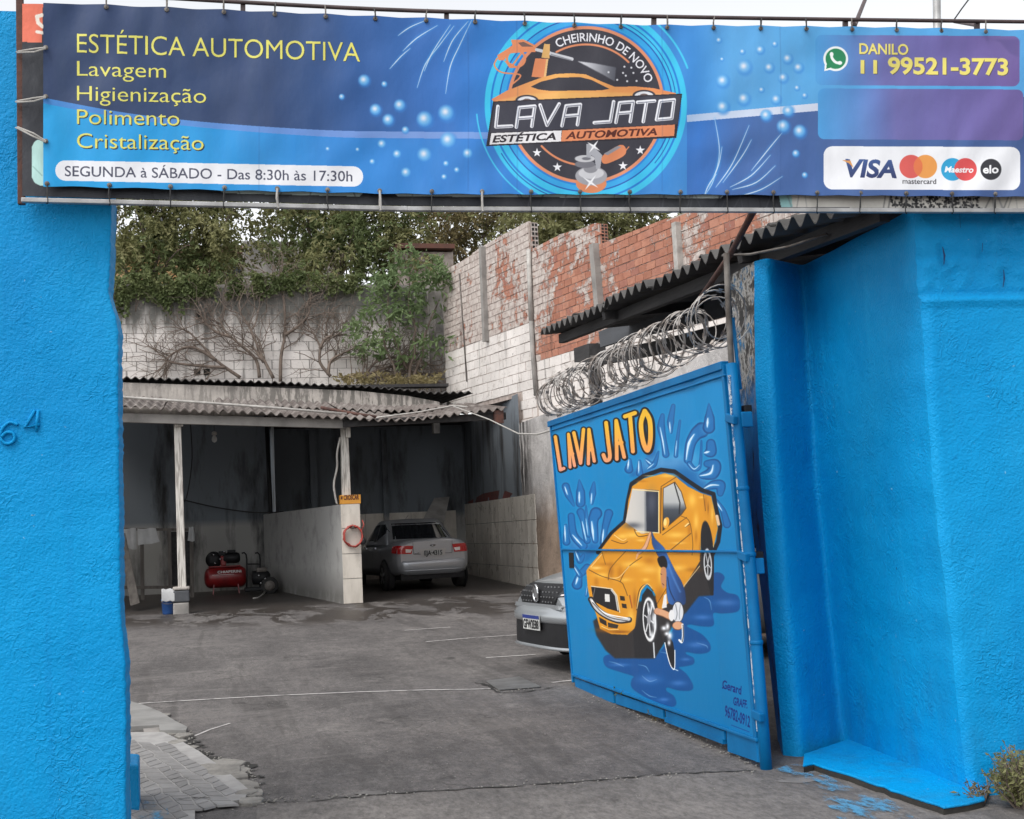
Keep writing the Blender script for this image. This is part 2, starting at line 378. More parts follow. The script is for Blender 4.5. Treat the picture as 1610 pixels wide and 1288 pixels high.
MT['tile'] = (lambda s, p: s.set(col=s.mix(s.mp(s.noise(s.scl(p, (1, 1, .25)), 3.5, 6, .6), .42, .70), (.66, .61, .54), (.40, .36, .31)), rough=s.mp(s.noise(p, 4, 4), .3, .7, .22, .45), nor=s.bump(s.noise(p, 8, 3), .08, .01)))(*(lambda s: (s, s.pos()))(S('dirty white tile')))
MT['whitewood'] = simple('peeling white post paint', (.66, .63, .58), (.34, .31, .28), 7, .75, bump=.5, bscale=30, stretch=(6, 6, .5), lo=.45, hi=.62)
MT['darkwood'] = simple('dark old timber', (.045, .042, .042), (.022, .021, .022), 4, .85, bump=.5, bscale=30, stretch=(3, .4, 3))
MT['greyplank'] = simple('grey weathered plank', (.085, .09, .10), (.06, .064, .072), 2.4, .8, bump=.25, bscale=25, stretch=(3, .4, 3))
MT['wood'] = simple('bare dusty timber', (.15, .135, .12), (.08, .07, .064), 4, .85, bump=.5, bscale=30, stretch=(4, 4, .6))
MT['rust'] = simple('rusty brown steel', (.12, .05, .035), (.065, .035, .03), 14, .75, metal=.2, bump=.4)
MT['rail'] = simple('dark brown rail', (.085, .055, .055), (.05, .035, .035), 10, .6, bump=.2)
MT['galv'] = simple('grey galvanised steel', (.42, .42, .42), (.27, .265, .26), 9, .5, metal=.35, bump=.2)
MT['wire'] = simple('rusted razor wire', (.52, .50, .48), (.24, .20, .175), 14, .45, metal=.35)
MT['strut'] = simple('weathered grey pipe', (.20, .185, .17), (.09, .075, .065), 12, .7, metal=.2)
MT['cable'] = simple('black cable', (.015, .015, .016), (.02, .02, .02), 5, .6)
MT['wcable'] = simple('pale plastic conduit', (.46, .44, .41), (.30, .285, .265), 8, .6)
MT['black'] = simple('black plastic', (.014, .014, .016), (.010, .010, .011), 20, .5, spec=.25)
MT['rubber'] = simple('tyre rubber', (.02, .02, .021), (.03, .029, .028), 12, .85)
def carpaint(name, col):
    s = S(name); p = s.pos()
    f = s.noise(p, 420, 2); c2 = s.mix(s.mp(f, .4, .7), col, tuple(x * 1.25 for x in col[:3]))
    return s.set(col=c2, metal=.55, rough=.33, coat=.6, coatr=.06)
MT['silver'] = carpaint('silver car paint', (.37, .385, .41))
MT['grey'] = carpaint('grey silver car paint', (.34, .36, .375))
MT['glass'] = (lambda s: s.set(col=(.012, .014, .017), rough=.06, spec=.7))(S('dark car glass'))
MT['chrome'] = (lambda s: s.set(col=(.62, .63, .64), metal=1.0, rough=.16))(S('chrome'))
MT['alloy'] = (lambda s: s.set(col=(.45, .46, .47), metal=.9, rough=.32))(S('wheel alloy'))
MT['redlamp'] = (lambda s: s.set(col=s.mix(s.mp(s.noise(s.scl(s.pos(), (1, 1, 6)), 30, 2), .4, .6), (.50, .018, .02), (.30, .008, .012)), rough=.12, coat=1.0))(S('red lamp lens'))
MT['clearlamp'] = (lambda s: s.set(col=(.70, .62, .60), rough=.1, coat=1.0))(S('clear lamp lens'))
MT['platewhite'] = simple('plate white', (.66, .66, .64), (.5, .5, .49), 12, .4)
MT['plategrey'] = simple('plate grey', (.42, .42, .41), (.34, .34, .33), 12, .4)
MT['ink'] = simple('black lettering', (.012, .012, .013), (.02, .02, .02), 8, .6)
MT['navy'] = simple('plate blue band', (.01, .03, .22), (.012, .03, .18), 8, .4)
MT['redpaint'] = simple('red tank enamel', (.26, .012, .014), (.13, .008, .010), 5, .35)
MT['whiteink'] = simple('white lettering', (.75, .75, .74), (.6, .6, .6), 8, .5)
MT['orange'] = simple('orange sign face', (.66, .30, .035), (.55, .24, .03), 6, .6)
MT['brown'] = simple('brown lettering', (.14, .035, .012), (.10, .03, .012), 6, .6)
MT['hose'] = simple('red rubber hose', (.42, .055, .04), (.28, .05, .04), 12, .5)
MT['cloth'] = simple('grey towel', (.50, .505, .51), (.40, .405, .41), 5, .95, bump=.5, bscale=90)
MT['bucket'] = simple('blue plastic bucket', (.02, .08, .26), (.015, .06, .2), 8, .45)
MT['plate'] = simple('steel cover plate', (.17, .168, .165), (.105, .103, .10), 6, .6, metal=.3, bump=.3, bscale=50)
MT['bark'] = simple('grey brown bark', (.16, .125, .10), (.085, .065, .052), 9, .9, bump=.6, bscale=40)
MT['branch'] = simple('dry bare twig', (.20, .155, .125), (.11, .085, .07), 9, .9)
def leafmat(name, a, b, c):
    s = S(name); p = s.pos()
    col = s.ramp(s.noise(p, 1.5, 5, .7), [(.30, a), (.5, b), (.70, c)])
    col = s.mix(s.mp(s.noise(p, 21, 3, .6), .4, .75, 0, .35), col, tuple(x * .4 for x in a))
    s.set(col=col, rough=.6, spec=.3)
    tr = s.node('ShaderNodeBsdfTranslucent', {'Color': col}); mx = s.node('ShaderNodeMixShader', {0: .38})
    s.nt.links.new(s.p.outputs[0], mx.inputs[1]); s.nt.links.new(tr.outputs[0], mx.inputs[2])
    s.nt.links.new(mx.outputs[0], s.nt.nodes['Material Output'].inputs['Surface']); return s.m
MT['leafA'] = leafmat('olive leaves', (.135, .145, .062), (.245, .25, .11), (.40, .375, .19))
MT['leafB'] = leafmat('deep green leaves', (.085, .115, .045), (.15, .19, .075), (.26, .28, .13))
MT['leafC'] = leafmat('fresh green leaves', (.10, .155, .065), (.17, .24, .105), (.27, .34, .16))
MT['leafD'] = leafmat('dry brown green leaves', (.16, .13, .065), (.25, .21, .10), (.34, .27, .15))
MT['ochre'] = simple('ochre house wall', (.50, .30, .13), (.58, .42, .26), 1.2, .9, bump=.3)
MT['cream'] = simple('cream house wall', (.60, .52, .42), (.48, .40, .32), 1.2, .9, bump=.3)
MT['tin'] = simple('grey corrugated cladding', (.34, .36, .38), (.24, .25, .27), 2, .6, metal=.2)
MT['roofred'] = simple('clay roof', (.13, .055, .04), (.09, .045, .035), 5, .9)

# ------------------------------------------------------------------ print canvas (flat print for banner and mural)
class Canvas:
    def __init__(s, x0, y0, x1, y1, k, base):
        s.x0, s.y0, s.x1, s.y1, s.k = x0, y0, x1, y1, k
        s.w, s.h = int((x1 - x0) * k), int((y1 - y0) * k)
        s.a = np.zeros((s.h, s.w, 3), np.float32); s.a[:] = np.array(base, np.float32)
    def win(s, xa, xb, ya, yb):
        j0 = max(int((xa - s.x0) * s.k) - 2, 0); j1 = min(int((xb - s.x0) * s.k) + 3, s.w)
        i0 = max(int((ya - s.y0) * s.k) - 2, 0); i1 = min(int((yb - s.y0) * s.k) + 3, s.h)
        if j1 <= j0 or i1 <= i0: return None
        X, Y = np.meshgrid(s.x0 + (np.arange(j0, j1) + .5) / s.k, s.y0 + (np.arange(i0, i1) + .5) / s.k)
        return i0, i1, j0, j1, X, Y
    def blend(s, w, mask, col, alpha=1.0):
        i0, i1, j0, j1, X, Y = w
        c = col(X, Y) if callable(col) else np.array(col, np.float32)
        m = (np.clip(mask, 0, 1) * alpha)[..., None]
        s.a[i0:i1, j0:j1] = s.a[i0:i1, j0:j1] * (1 - m) + c * m
    def blur(s, m, r):
        n = max(int(r * s.k), 1)
        for _ in range(2):
            for ax in (0, 1):
                p = np.pad(m, [(n + 1, n) if a == ax else (0, 0) for a in (0, 1)], mode='edge').cumsum(ax)
                L = m.shape[ax]
                hi = np.take(p, np.arange(2 * n + 1, 2 * n + 1 + L), ax); lo = np.take(p, np.arange(0, L), ax)
                m = (hi - lo) / (2 * n + 1)
        return m
    def poly(s, pts, col, alpha=1.0, soft=0.0, curve=False):
        if curve: pts = smooth(pts, True)
        P = np.array(pts, float); e = soft * 2 + 1
        w = s.win(P[:, 0].min() - e, P[:, 0].max() + e, P[:, 1].min() - e, P[:, 1].max() + e)
        if w is None: return
        X, Y = w[4], w[5]; ins = np.zeros(X.shape, bool)
        for (xa, ya), (xb, yb) in zip(P, np.roll(P, -1, 0)):
            if ya == yb: continue
            c = ((Y >= ya) != (Y >= yb)); ins ^= c & (X < xa + (Y - ya) * (xb - xa) / (yb - ya))
        m = ins.astype(np.float32)
        if soft: m = s.blur(m, soft)
        s.blend(w, m, col, alpha)
    def stroke(s, pts, wd, col, alpha=1.0, soft=0.35, curve=False, taper=None):
        if curve: pts = smooth(pts, False)
        P = np.array(pts, float); n = len(P)
        ws = np.full(n, wd) if taper is None else np.interp(np.linspace(0, 1, n), np.linspace(0, 1, len(taper)), np.array(taper) * wd)
        e = ws.max() / 2 + soft * 2 + 1
        w = s.win(P[:, 0].min() - e, P[:, 0].max() + e, P[:, 1].min() - e, P[:, 1].max() + e)
        if w is None: return
        X, Y = w[4], w[5]; m = np.zeros(X.shape, np.float32)
        for i in range(n - 1):
            a, b = P[i], P[i + 1]; d = b - a; L = max(d @ d, 1e-9)
            t = np.clip(((X - a[0]) * d[0] + (Y - a[1]) * d[1]) / L, 0, 1)
            dist = np.hypot(X - a[0] - t * d[0], Y - a[1] - t * d[1]); rad = (ws[i] + t * (ws[i + 1] - ws[i])) / 2
            m = np.maximum(m, np.clip((rad - dist) / max(soft, .05) * .5 + .5, 0, 1))
        s.blend(w, m, col, alpha)
    def ell(s, cx, cy, rx, ry, col, alpha=1.0, soft=0.4, rot=0.0, ring=None):
        e = max(rx, ry) + soft * 2
        w = s.win(cx - e, cx + e, cy - e, cy + e)
        if w is None: return
        X, Y = w[4] - cx, w[5] - cy; c, q = math.cos(rot), math.sin(rot)
        U, V = (X * c + Y * q) / rx, (-X * q + Y * c) / ry; r = np.hypot(U, V); sc = min(rx, ry)
        m = np.clip((1 - r) * sc / max(soft, .05) * .5 + .5, 0, 1)
        if ring: m = m * np.clip((r - ring) * sc / max(soft, .05) * .5 + .5, 0, 1)
        s.blend(w, m, col, alpha)
    def glow(s, cx, cy, rx, ry, col, alpha=1.0, rot=0.0):
        e = max(rx, ry) * 2.2; w = s.win(cx - e, cx + e, cy - e, cy + e)
        if w is None: return
        X, Y = w[4] - cx, w[5] - cy; c, q = math.cos(rot), math.sin(rot)
        s.blend(w, np.exp(-(((X * c + Y * q) / rx) ** 2 + ((-X * q + Y * c) / ry) ** 2)), col, alpha)
    def text(s, txt, fn, col, alpha=1.0, bold=0.0, shear=0.0, sh=None):
        tri, x0, x1 = text_tris(txt, bold, shear)
        if sh:
            s.text(txt, (lambda u, v: tuple(np.array(fn(u, v)) + np.array(sh[:2]))), sh[2], 1.0, bold, shear)
        T = [[fn((x - x0) / (x1 - x0), y) for x, y in t] for t in tri]
        A = np.array(T); w = s.win(A[..., 0].min() - 1, A[..., 0].max() + 1, A[..., 1].min() - 1, A[..., 1].max() + 1)
        if w is None: return
        i0, i1, j0, j1, X, Y = w; m = np.zeros(X.shape, np.float32)
        for t in T:
            (ax, ay), (bx, by), (gx, gy) = t
            q = s.win(min(ax, bx, gx), max(ax, bx, gx), min(ay, by, gy), max(ay, by, gy))
            if q is None: continue
            d = (bx - ax) * (gy - ay) - (by - ay) * (gx - ax)
            if abs(d) < 1e-9: continue
            u = ((q[4] - ax) * (gy - ay) - (q[5] - ay) * (gx - ax)) / d; v = ((bx - ax) * (q[5] - ay) - (by - ay) * (q[4] - ax)) / d
            e = 1e-4; sub = m[q[0] - i0:q[1] - i0, q[2] - j0:q[3] - j0]
            np.maximum(sub, ((u >= -e) & (v >= -e) & (u + v <= 1 + e)).astype(np.float32), out=sub)
        s.blend(w, m, col, alpha)
    def image(s, name):
        im = bpy.data.images.new(name, s.w, s.h, alpha=False)
        px = np.ones((s.h, s.w, 4), np.float32); px[..., :3] = np.clip(s.a[::-1] / 255.0, 0, 1)
        im.pixels.foreach_set(px.ravel()); im.update(); im.pack(); return im
    def uv(s, p): return ((p[0] - s.x0) / (s.x1 - s.x0), 1 - (p[1] - s.y0) / (s.y1 - s.y0))
def smooth(pts, closed, n=6):
    P = [np.array(p, float) for p in pts]; m = len(P); out = []
    for i in range(m if closed else m - 1):
        g = (lambda k: P[k % m]) if closed else (lambda k: P[min(max(k, 0), m - 1)])
        a, b, c, d = g(i - 1), g(i), g(i + 1), g(i + 2)
        for j in range(n):
            t = j / n; out.append(tuple(.5 * ((2 * b) + (c - a) * t + (2 * a - 5 * b + 4 * c - d) * t * t + (3 * b - a - 3 * c + d) * t ** 3)))
    if not closed: out.append(tuple(P[-1]))
    return out
_TT = {}
def text_mesh(txt, bold=0.0, shear=0.0):
    cu = bpy.data.curves.new('lettering', 'FONT'); cu.body = txt; cu.size = 1.0; cu.offset = bold; cu.shear = shear; cu.resolution_u = 5
    ob = bpy.data.objects.new('lettering', cu); COL.objects.link(ob)
    bpy.context.view_layer.update()
    me = bpy.data.meshes.new_from_object(ob.evaluated_get(bpy.context.evaluated_depsgraph_get()))
    bpy.data.objects.remove(ob); bpy.data.curves.remove(cu); return me
def text_tris(txt, bold=0.0, shear=0.0):
    key = (txt, bold, shear)
    if key not in _TT:
        if '_cap' not in _TT:
            m = text_mesh('H'); _TT['_cap'] = max(v.co.y for v in m.vertices); bpy.data.meshes.remove(m)
        cap = _TT['_cap']; m = text_mesh(txt, bold, shear); m.calc_loop_triangles()
        V = [(v.co.x, v.co.y / cap) for v in m.vertices]
        tr = [[V[i] for i in t.vertices] for t in m.loop_triangles]
        xs = [v[0] for v in V]; _TT[key] = (tr, min(xs), max(xs)); bpy.data.meshes.remove(m)
    return _TT[key]
def base(xl, xr, yl, yr, h): return lambda u, v: (xl + u * (xr - xl), yl + u * (yr - yl) - v * h)
def grad(stops, ax=0):
    xs = [q[0] for q in stops]; C = np.array([q[1] for q in stops], np.float32)
    return lambda X, Y: np.stack([np.interp(X if ax == 0 else Y, xs, C[:, k]) for k in range(3)], -1)
def imgmat(name, im, rough=.45, bump=.0, coat=0.0, wear=0.12, gain=1.0):
    s = S(name); t = s.node('ShaderNodeTexImage'); t.image = im; t.interpolation = 'Linear'
    s.nt.links.new(s.node('ShaderNodeTexCoord').outputs['UV'], t.inputs['Vector']); p = s.pos()
    f = s.mp(s.noise(s.scl(p, (1, 1, .5)), 3.0, 6, .65), .45, .72, 0, wear)
    tc = s.mix(1.0, t.outputs[0], (gain, gain, gain), 'MULTIPLY')
    s.set(col=s.mix(f, tc, (.17, .18, .19)), rough=rough, coat=coat, spec=.25)
    if bump: s.set(nor=s.bump(s.noise(s.scl(p, (1, 1, .6)), 6, 4, .5), bump, .03))
    return s.m
def rrect(x0, y0, x1, y1, r, sl=0.0, n=7):
    out = []
    for cx, cy, a0 in ((x1 - r, y0 + r, -90), (x1 - r, y1 - r, 0), (x0 + r, y1 - r, 90), (x0 + r, y0 + r, 180)):
        for k in range(n):
            a = math.radians(a0 + 90 * k / (n - 1)); x = cx + r * math.cos(a); out.append((x, cy + r * math.sin(a) + sl * (x - x0)))
    return out

def banner_print():
    C = Canvas(60, -6, 1650, 322, 2, (66, 78, 122))
    up = grad([(60, (50, 68, 104)), (420, (52, 74, 116)), (560, (50, 92, 154)), (700, (60, 118, 196)), (800, (52, 134, 214)), (1090, (70, 148, 220)), (1150, (96, 172, 230)), (1290, (92, 172, 230)), (1650, (88, 168, 228))])
    lo = grad([(60, (36, 164, 228)), (300, (38, 156, 224)), (520, (52, 140, 218)), (720, (62, 134, 212)), (1100, (60, 118, 198)), (1160, (74, 110, 172)), (1300, (70, 102, 160)), (1650, (72, 98, 152))])
    C.poly([(60, -6), (1650, -6), (1650, 322), (60, 322)], up)
    edge = [(60, 152), (159, 171), (238, 183), (358, 195), (517, 205), (640, 207), (790, 208)]
    edge = smooth(edge, False)
    C.poly(edge + [(790, 322), (60, 322)], lo)
    C.poly(edge + [(x, y + (9 if x < 300 else 9 + min((x - 300) / 250, 1) * 1.5)) for x, y in edge[::-1]], grad([(60, (70, 140, 214)), (500, (110, 150, 218)), (790, (140, 165, 222))]))
    C.poly([(1080, 191), (1290, 174), (1290, 322), (1080, 322)], lo); C.poly([(1290, 174), (1650, 150), (1650, 322), (1290, 322)], lo)
    C.poly([(1080, 181), (1290, 162), (1290, 174), (1080, 192)], (214, 222, 240))
    C.glow(920, 165, 150, 160, (40, 128, 214), .75)
    Z = lambda x, y: (600 + x / 2.683, y / 2.683)
    for q in ([(70, 150), (120, 115), (190, 85)], [(35, 290), (80, 240), (120, 205)], [(90, 215), (150, 160), (235, 108)], [(150, 370), (185, 270), (245, 190), (305, 110)], [(180, 300), (215, 220), (290, 105)], [(270, 395), (290, 280), (330, 190), (380, 85)], [(262, 260), (300, 170), (365, 90)],
              [(1365, 822), (1400, 760), (1425, 640), (1405, 500)], [(1380, 790), (1420, 700), (1436, 620)], [(1410, 790), (1480, 690), (1550, 530)], [(1440, 770), (1520, 660), (1560, 590)], [(1470, 790), (1560, 740), (1640, 655)], [(1480, 800), (1580, 770), (1660, 700)], [(1360, 830), (1380, 780), (1412, 735)],
              [(1500, 830), (1600, 800), (1690, 745)], [(1560, 720), (1640, 620), (1690, 560)]):
        P = [Z(*p) for p in q]
        C.stroke(P, 6, (70, 165, 238), .35, 2.0, True, (.3, 1, .4)); C.stroke(P, 1.5, (226, 238, 250), .95, .5, True, (.3, 1, .8, .3))
    for x, y, r in [(572, 126, 8), (604, 132, 4), (537, 152, 4), (590, 172, 8), (628, 165, 8), (610, 188, 8), (667, 187, 11), (701, 177, 11), (637, 204, 5), (600, 226, 6), (624, 242, 6), (667, 243, 10), (704, 220, 11), (735, 241, 7), (701, 257, 4), (718, 267, 4), (638, 271, 7), (698, 278, 4), (585, 254, 4), (515, 234, 3), (562, 235, 3), (1130, 63, 4), (1167, 81, 4), (1195, 78, 6), (1218, 69, 4), (1170, 105, 10), (1209, 106, 7), (1238, 92, 7), (1255, 106, 7), (1231, 122, 7), (1136, 127, 9), (1136, 168, 9), (1169, 155, 9), (1197, 141, 4), (1253, 138, 4), (1265, 150, 4), (1220, 156, 7), (1204, 181, 8), (1239, 174, 8), (1231, 198, 9), (1257, 206, 9), (1251, 241, 5), (1265, 275, 4), (1135, 93, 3)]:
        C.ell(x + r * .15, y + r * .2, r * 1.12, r * 1.15, (60, 140, 220), .8, r * .35)
        C.ell(x, y, r * .95, r * .95, (105, 182, 238), .9, r * .25); C.glow(x - r * .1, y - r * .12, r * .5, r * .5, (232, 236, 248), 1.0)
    # badge
    bx, by = 921, 165
    for r, col in ((159, (62, 200, 240)), (150, (36, 128, 214)), (147, (60, 196, 240)), (137, (32, 92, 178)), (135, (52, 168, 232)), (127, (40, 132, 214)), (124, (226, 146, 110)), (119, (58, 57, 66))): C.ell(bx, by, r, r, col)
    for a0, a1, r, w, col in ((118, 175, 172, 2.2, (70, 200, 240)), (-62, -20, 170, 3.0, (70, 205, 242)), (100, 150, 153, 1.6, (30, 90, 176)), (-75, 40, 142, 1.4, (30, 90, 176))):
        C.stroke([(bx + r * math.cos(math.radians(a)), by - r * math.sin(math.radians(a))) for a in np.linspace(-a1 + 0, -a0 + 0, 24)], w, col, 1, .5)
    for a0, a1 in ((241, 315), (22, 30), (100, 137)):
        C.stroke([(bx + 95 * math.cos(math.radians(a)), by + 95 * math.sin(math.radians(a))) for a in np.linspace(a0, a1, 24)], 3.2, (224, 142, 102))
    C.text('CHEIRINHO DE NOVO', lambda u, v: (bx + (100 + v * 13) * math.cos(math.radians(-116 + 96 * u)), by + (100 + v * 13) * math.sin(math.radians(-116 + 96 * u))), (238, 238, 244), bold=.012)
    Z = lambda x, y: (760 + x / 4.6, 30 + y / 4.6)
    zz = lambda *p: [Z(*q) for q in p]
    OR, DK, GR = (228, 142, 98), (58, 57, 66), (205, 206, 212)
    C.poly(zz((680, 305), (800, 320), (960, 350), (950, 452), (860, 400)), grad([(905, (235, 235, 240)), (970, (86, 88, 98))]), 1, .6)
    for q in ((1020, 345), (1070, 352), (1010, 390), (1040, 450), (1108, 448), (968, 440), (905, 385), (1085, 390), (1030, 410)): C.ell(*Z(*q), 1.6, 1.6, (220, 222, 228))
    C.stroke(zz((100, 285), (80, 335), (130, 385), (255, 400), (262, 425), (210, 470)), 2.4, OR, curve=True)
    C.poly(zz((100, 262), (160, 225), (210, 190), (200, 150), (290, 148), (380, 192), (378, 240), (300, 240), (180, 250), (150, 300), (110, 300)), OR)
    C.ell(*Z(236, 288), 16, 14.5, OR, ring=.78); C.stroke(zz((280, 240), (215, 330)), 2.6, OR)
    C.poly(zz((250, 172), (290, 165), (360, 200), (280, 200)), (120, 92, 84)); C.poly(zz((150, 300), (190, 355), (250, 352), (200, 320)), OR)
    C.stroke(zz((385, 222), (480, 245)), 5, GR); C.stroke(zz((480, 248), (640, 290)), 5.4, GR); C.stroke(zz((490, 256), (636, 298)), 1.6, (130, 132, 140))
    C.poly(zz((440, 180), (482, 182), (478, 285), (420, 280)), (226, 178, 110)); C.poly(zz((375, 285), (470, 288), (452, 426), (348, 418)), OR); C.poly(zz((455, 290), (470, 288), (452, 426), (436, 424)), (238, 190, 130))
    C.poly(zz((60, 580), (170, 518), (340, 452), (430, 420), (520, 398), (630, 392), (740, 400), (850, 450), (950, 490), (1100, 488), (1230, 500), (1390, 535), (1400, 556), (80, 606)), grad([(775, (226, 140, 96)), (880, (238, 176, 96)), (1060, (228, 140, 90))]))
    C.poly(zz((342, 490), (420, 452), (540, 424), (700, 420), (780, 440), (912, 506), (850, 516), (480, 520), (400, 510)), DK)
    C.poly(zz((90, 592), (330, 540), (900, 530), (1390, 545), (1400, 556), (80, 606)), (240, 190, 112), .5, 1)
    for cx in (315, 1162): C.ell(*Z(cx, 588 if cx < 500 else 552), 18, 8.5, DK); C.ell(*Z(cx, 592 if cx < 500 else 556), 15, 7, (225, 226, 232)); C.ell(*Z(cx, 594 if cx < 500 else 558), 7, 4, (110, 92, 90))
    C.poly(zz((70, 596), (1438, 540), (1395, 860), (20, 920)), (44, 40, 48)); C.poly(zz((82, 604), (1428, 549), (1405, 760), (48, 822)), (62, 62, 74))
    L = [[(105, 632), (90, 780), (205, 774)], [(238, 782), (258, 640), (372, 630), (350, 776)], [(252, 718), (360, 710)], [(410, 622), (460, 768), (548, 614)], [(568, 772), (598, 628), (702, 618), (680, 764)], [(588, 702), (690, 694)],
         [(942, 598), (918, 742), (802, 750)], [(958, 748), (985, 606), (1084, 598), (1062, 742)], [(975, 682), (1070, 674)], [(1115, 602), (1238, 592)], [(1180, 598), (1156, 742)], [(1278, 594), (1380, 584), (1362, 718), (1252, 728), (1278, 594)]]
    for q in L: C.stroke(zz(*q), 5.4, (240, 241, 246))
    for q in L: C.stroke([(x + .6, y + .9) for x, y in zz(*q)], 1.6, (128, 130, 144))
    C.poly(zz((58, 826), (566, 806), (560, 886), (44, 908)), (240, 238, 240)); C.poly(zz((570, 806), (1386, 764), (1380, 846), (560, 886)), OR)
    C.text('ESTÉTICA', base(*Z(64, 0)[:1], Z(525, 0)[0], Z(0, 893)[1], Z(0, 872)[1], 10.5), (44, 38, 44), bold=.03, shear=.22)
    C.text('AUTOMOTIVA', base(Z(592, 0)[0], Z(1256, 0)[0], Z(0, 868)[1], Z(0, 838)[1], 10.5), (92, 40, 30), bold=.03, shear=.22)
    for x, y in ((388, 967), (535, 1072), (1010, 1062), (1135, 950)):
        C.poly([(Z(x, y)[0] + (7.5 if k % 2 == 0 else 3) * math.sin(math.pi * k / 5), Z(x, y)[1] - (7.5 if k % 2 == 0 else 3) * math.cos(math.pi * k / 5)) for k in range(10)], (242, 242, 246))
    C.ell(*Z(780, 1190), 24, 15, (224, 140, 96)); C.ell(*Z(780, 1135), 25, 15, (168, 168, 174)); C.ell(*Z(780, 1115), 20, 9, (214, 214, 218)); C.ell(*Z(775, 1082), 11, 7, (150, 150, 156))
    C.ell(*Z(735, 1050), 16, 6, (122, 122, 130)); C.ell(*Z(735, 1010), 16, 5.5, (206, 206, 210)); C.ell(*Z(745, 1010), 7, 2.5, (120, 120, 128))
    C.poly(zz((745, 905), (775, 900), (860, 985), (845, 1080), (815, 1085), (805, 1000), (780, 985), (775, 1005), (745, 1000)), (176, 177, 184))
    C.poly(zz((862, 990), (985, 912), (1030, 935), (1015, 990), (880, 1048)), OR, curve=True); C.poly(zz((870, 975), (970, 918), (1000, 925), (900, 985)), (150, 150, 158)); C.stroke(zz((1030, 950), (1052, 925)), 1.6, OR)
    for x, y, r in ((798, 922, 52), (775, 1182, 62)):
        for a in (.6, 2.2): C.stroke([(Z(x, y)[0] - r / 4.6 * math.cos(a), Z(x, y)[1] - r / 4.6 * math.sin(a)), Z(x, y), (Z(x, y)[0] + r / 4.6 * math.cos(a), Z(x, y)[1] + r / 4.6 * math.sin(a))], 4.2, (250, 250, 252), 1, .5, False, (.1, 1, .1))
    # left copy
    YL = (232, 226, 112); SH = (44, 52, 64)
    for t, xl, xr, yl, yr, h, sh in (('ESTÉTICA AUTOMOTIVA', 121, 566, 82.5, 97, 29.5, .9), ('Lavagem', 121, 261, 119, 122.5, 23, .9), ('Higienização', 121, 324, 158, 162, 23, .9), ('Polimento', 121, 282, 195, 197.5, 23, 1.6), ('Cristalização', 121, 320, 232.5, 236, 23, 1.8)):
        C.text(t, base(xl, xr, yl, yr, h), YL, sh=(sh, sh, SH), bold=-.004)
    C.poly(rrect(87, 252, 571, 284, 15.5, .0205), (240, 241, 246)); C.text('SEGUNDA à SÁBADO - Das 8:30h às 17:30h', base(102, 554, 277, 285.3, 15.8), (78, 80, 98), bold=.006)
    # right panels
    P1 = grad([(1282, (84, 164, 226)), (1330, (92, 142, 206)), (1390, (112, 112, 176)), (1610, (116, 96, 160))])
    C.poly(rrect(1282, 55, 1603, 134, 10, .006), P1); C.poly(rrect(1286, 139, 1609, 219, 10, .006), grad([(1286, (78, 162, 226)), (1345, (92, 140, 204)), (1410, (112, 110, 174)), (1610, (112, 98, 160))]))
    C.poly([(1560, 62), (1603, 62), (1602, 90), (1588, 84), (1572, 66)], (92, 80, 140), .6, 1.5)
    C.ell(1314, 92.5, 19.5, 19.5, (244, 246, 246)); C.poly([(1297, 100), (1296, 112), (1309, 109)], (244, 246, 246)); C.ell(1314, 92.5, 16, 16, (38, 134, 88)); C.poly([(1300, 100), (1299, 108.5), (1308, 106)], (38, 134, 88))
    C.stroke([(1307, 85), (1308.5, 92), (1314, 98), (1321, 99.5)], 4.2, (244, 246, 246), curve=True); C.ell(1307.5, 85.5, 3, 3.6, (244, 246, 246)); C.ell(1320.5, 99, 3.6, 3, (244, 246, 246))
    YB = (238, 224, 120)
    C.text('DANILO', base(1351, 1428, 84.5, 86, 16), YB, bold=.022, sh=(.8, .8, (90, 80, 80)))
    C.text('11', base(1353, 1379, 115, 115.5, 20), YB, bold=.025, sh=(.9, .9, (90, 80, 80))); C.text('99521-3773', base(1396, 1585, 115.5, 117.5, 24.5), YB, bold=.03, sh=(1, 1, (90, 80, 80)))
    C.poly(rrect(1295, 230, 1604, 298, 14, .004), (243, 244, 248))
    NV = (52, 66, 112)
    C.text('VISA', base(1329, 1410, 277.5, 279, 26), grad([(250, (62, 92, 150)), (280, (44, 56, 104))], 1), bold=.035, shear=.18); C.poly([(1324, 252), (1337, 252.5), (1342, 264), (1335, 257)], (226, 158, 92))
    RD, OG = (226, 96, 90), (236, 160, 84)
    C.ell(1432.5, 262, 18.4, 18.4, RD); C.ell(1455, 262, 18.4, 18.4, OG)
    w = C.win(1414, 1474, 243, 281); C.blend(w, ((np.hypot(w[4] - 1432.5, w[5] - 262) < 18.2) & (np.hypot(w[4] - 1455, w[5] - 262) < 18.2)).astype(np.float32), (232, 124, 78))
    C.text('mastercard', base(1419, 1472, 289, 289.5, 8), (70, 68, 74), bold=.012)
    C.ell(1497.5, 266.5, 17.8, 17.8, (48, 164, 214)); C.ell(1518, 266.5, 17.8, 17.8, (226, 84, 86)); C.text('Maestro', base(1485, 1530.5, 270.8, 271.5, 9), (248, 248, 250), bold=.03, shear=.2)
    C.ell(1558, 266.5, 16.5, 16.5, (52, 52, 58)); C.text('elo', base(1545.5, 1570, 272.5, 272, 12), (246, 246, 248), bold=.03)
    # faint dark vertical lines down the sheet
    for x in (406, 735, 812, 1040, 1226): C.stroke([(x, 20), (x + 2, 130), (x + 1, 300)], 1.6, (40, 70, 120), .18, 1.0)
    return C
BANNER = banner_print()
MT['banner'] = imgmat('banner vinyl print', BANNER.image('banner print'), .5, .30, 0, .10, .86)
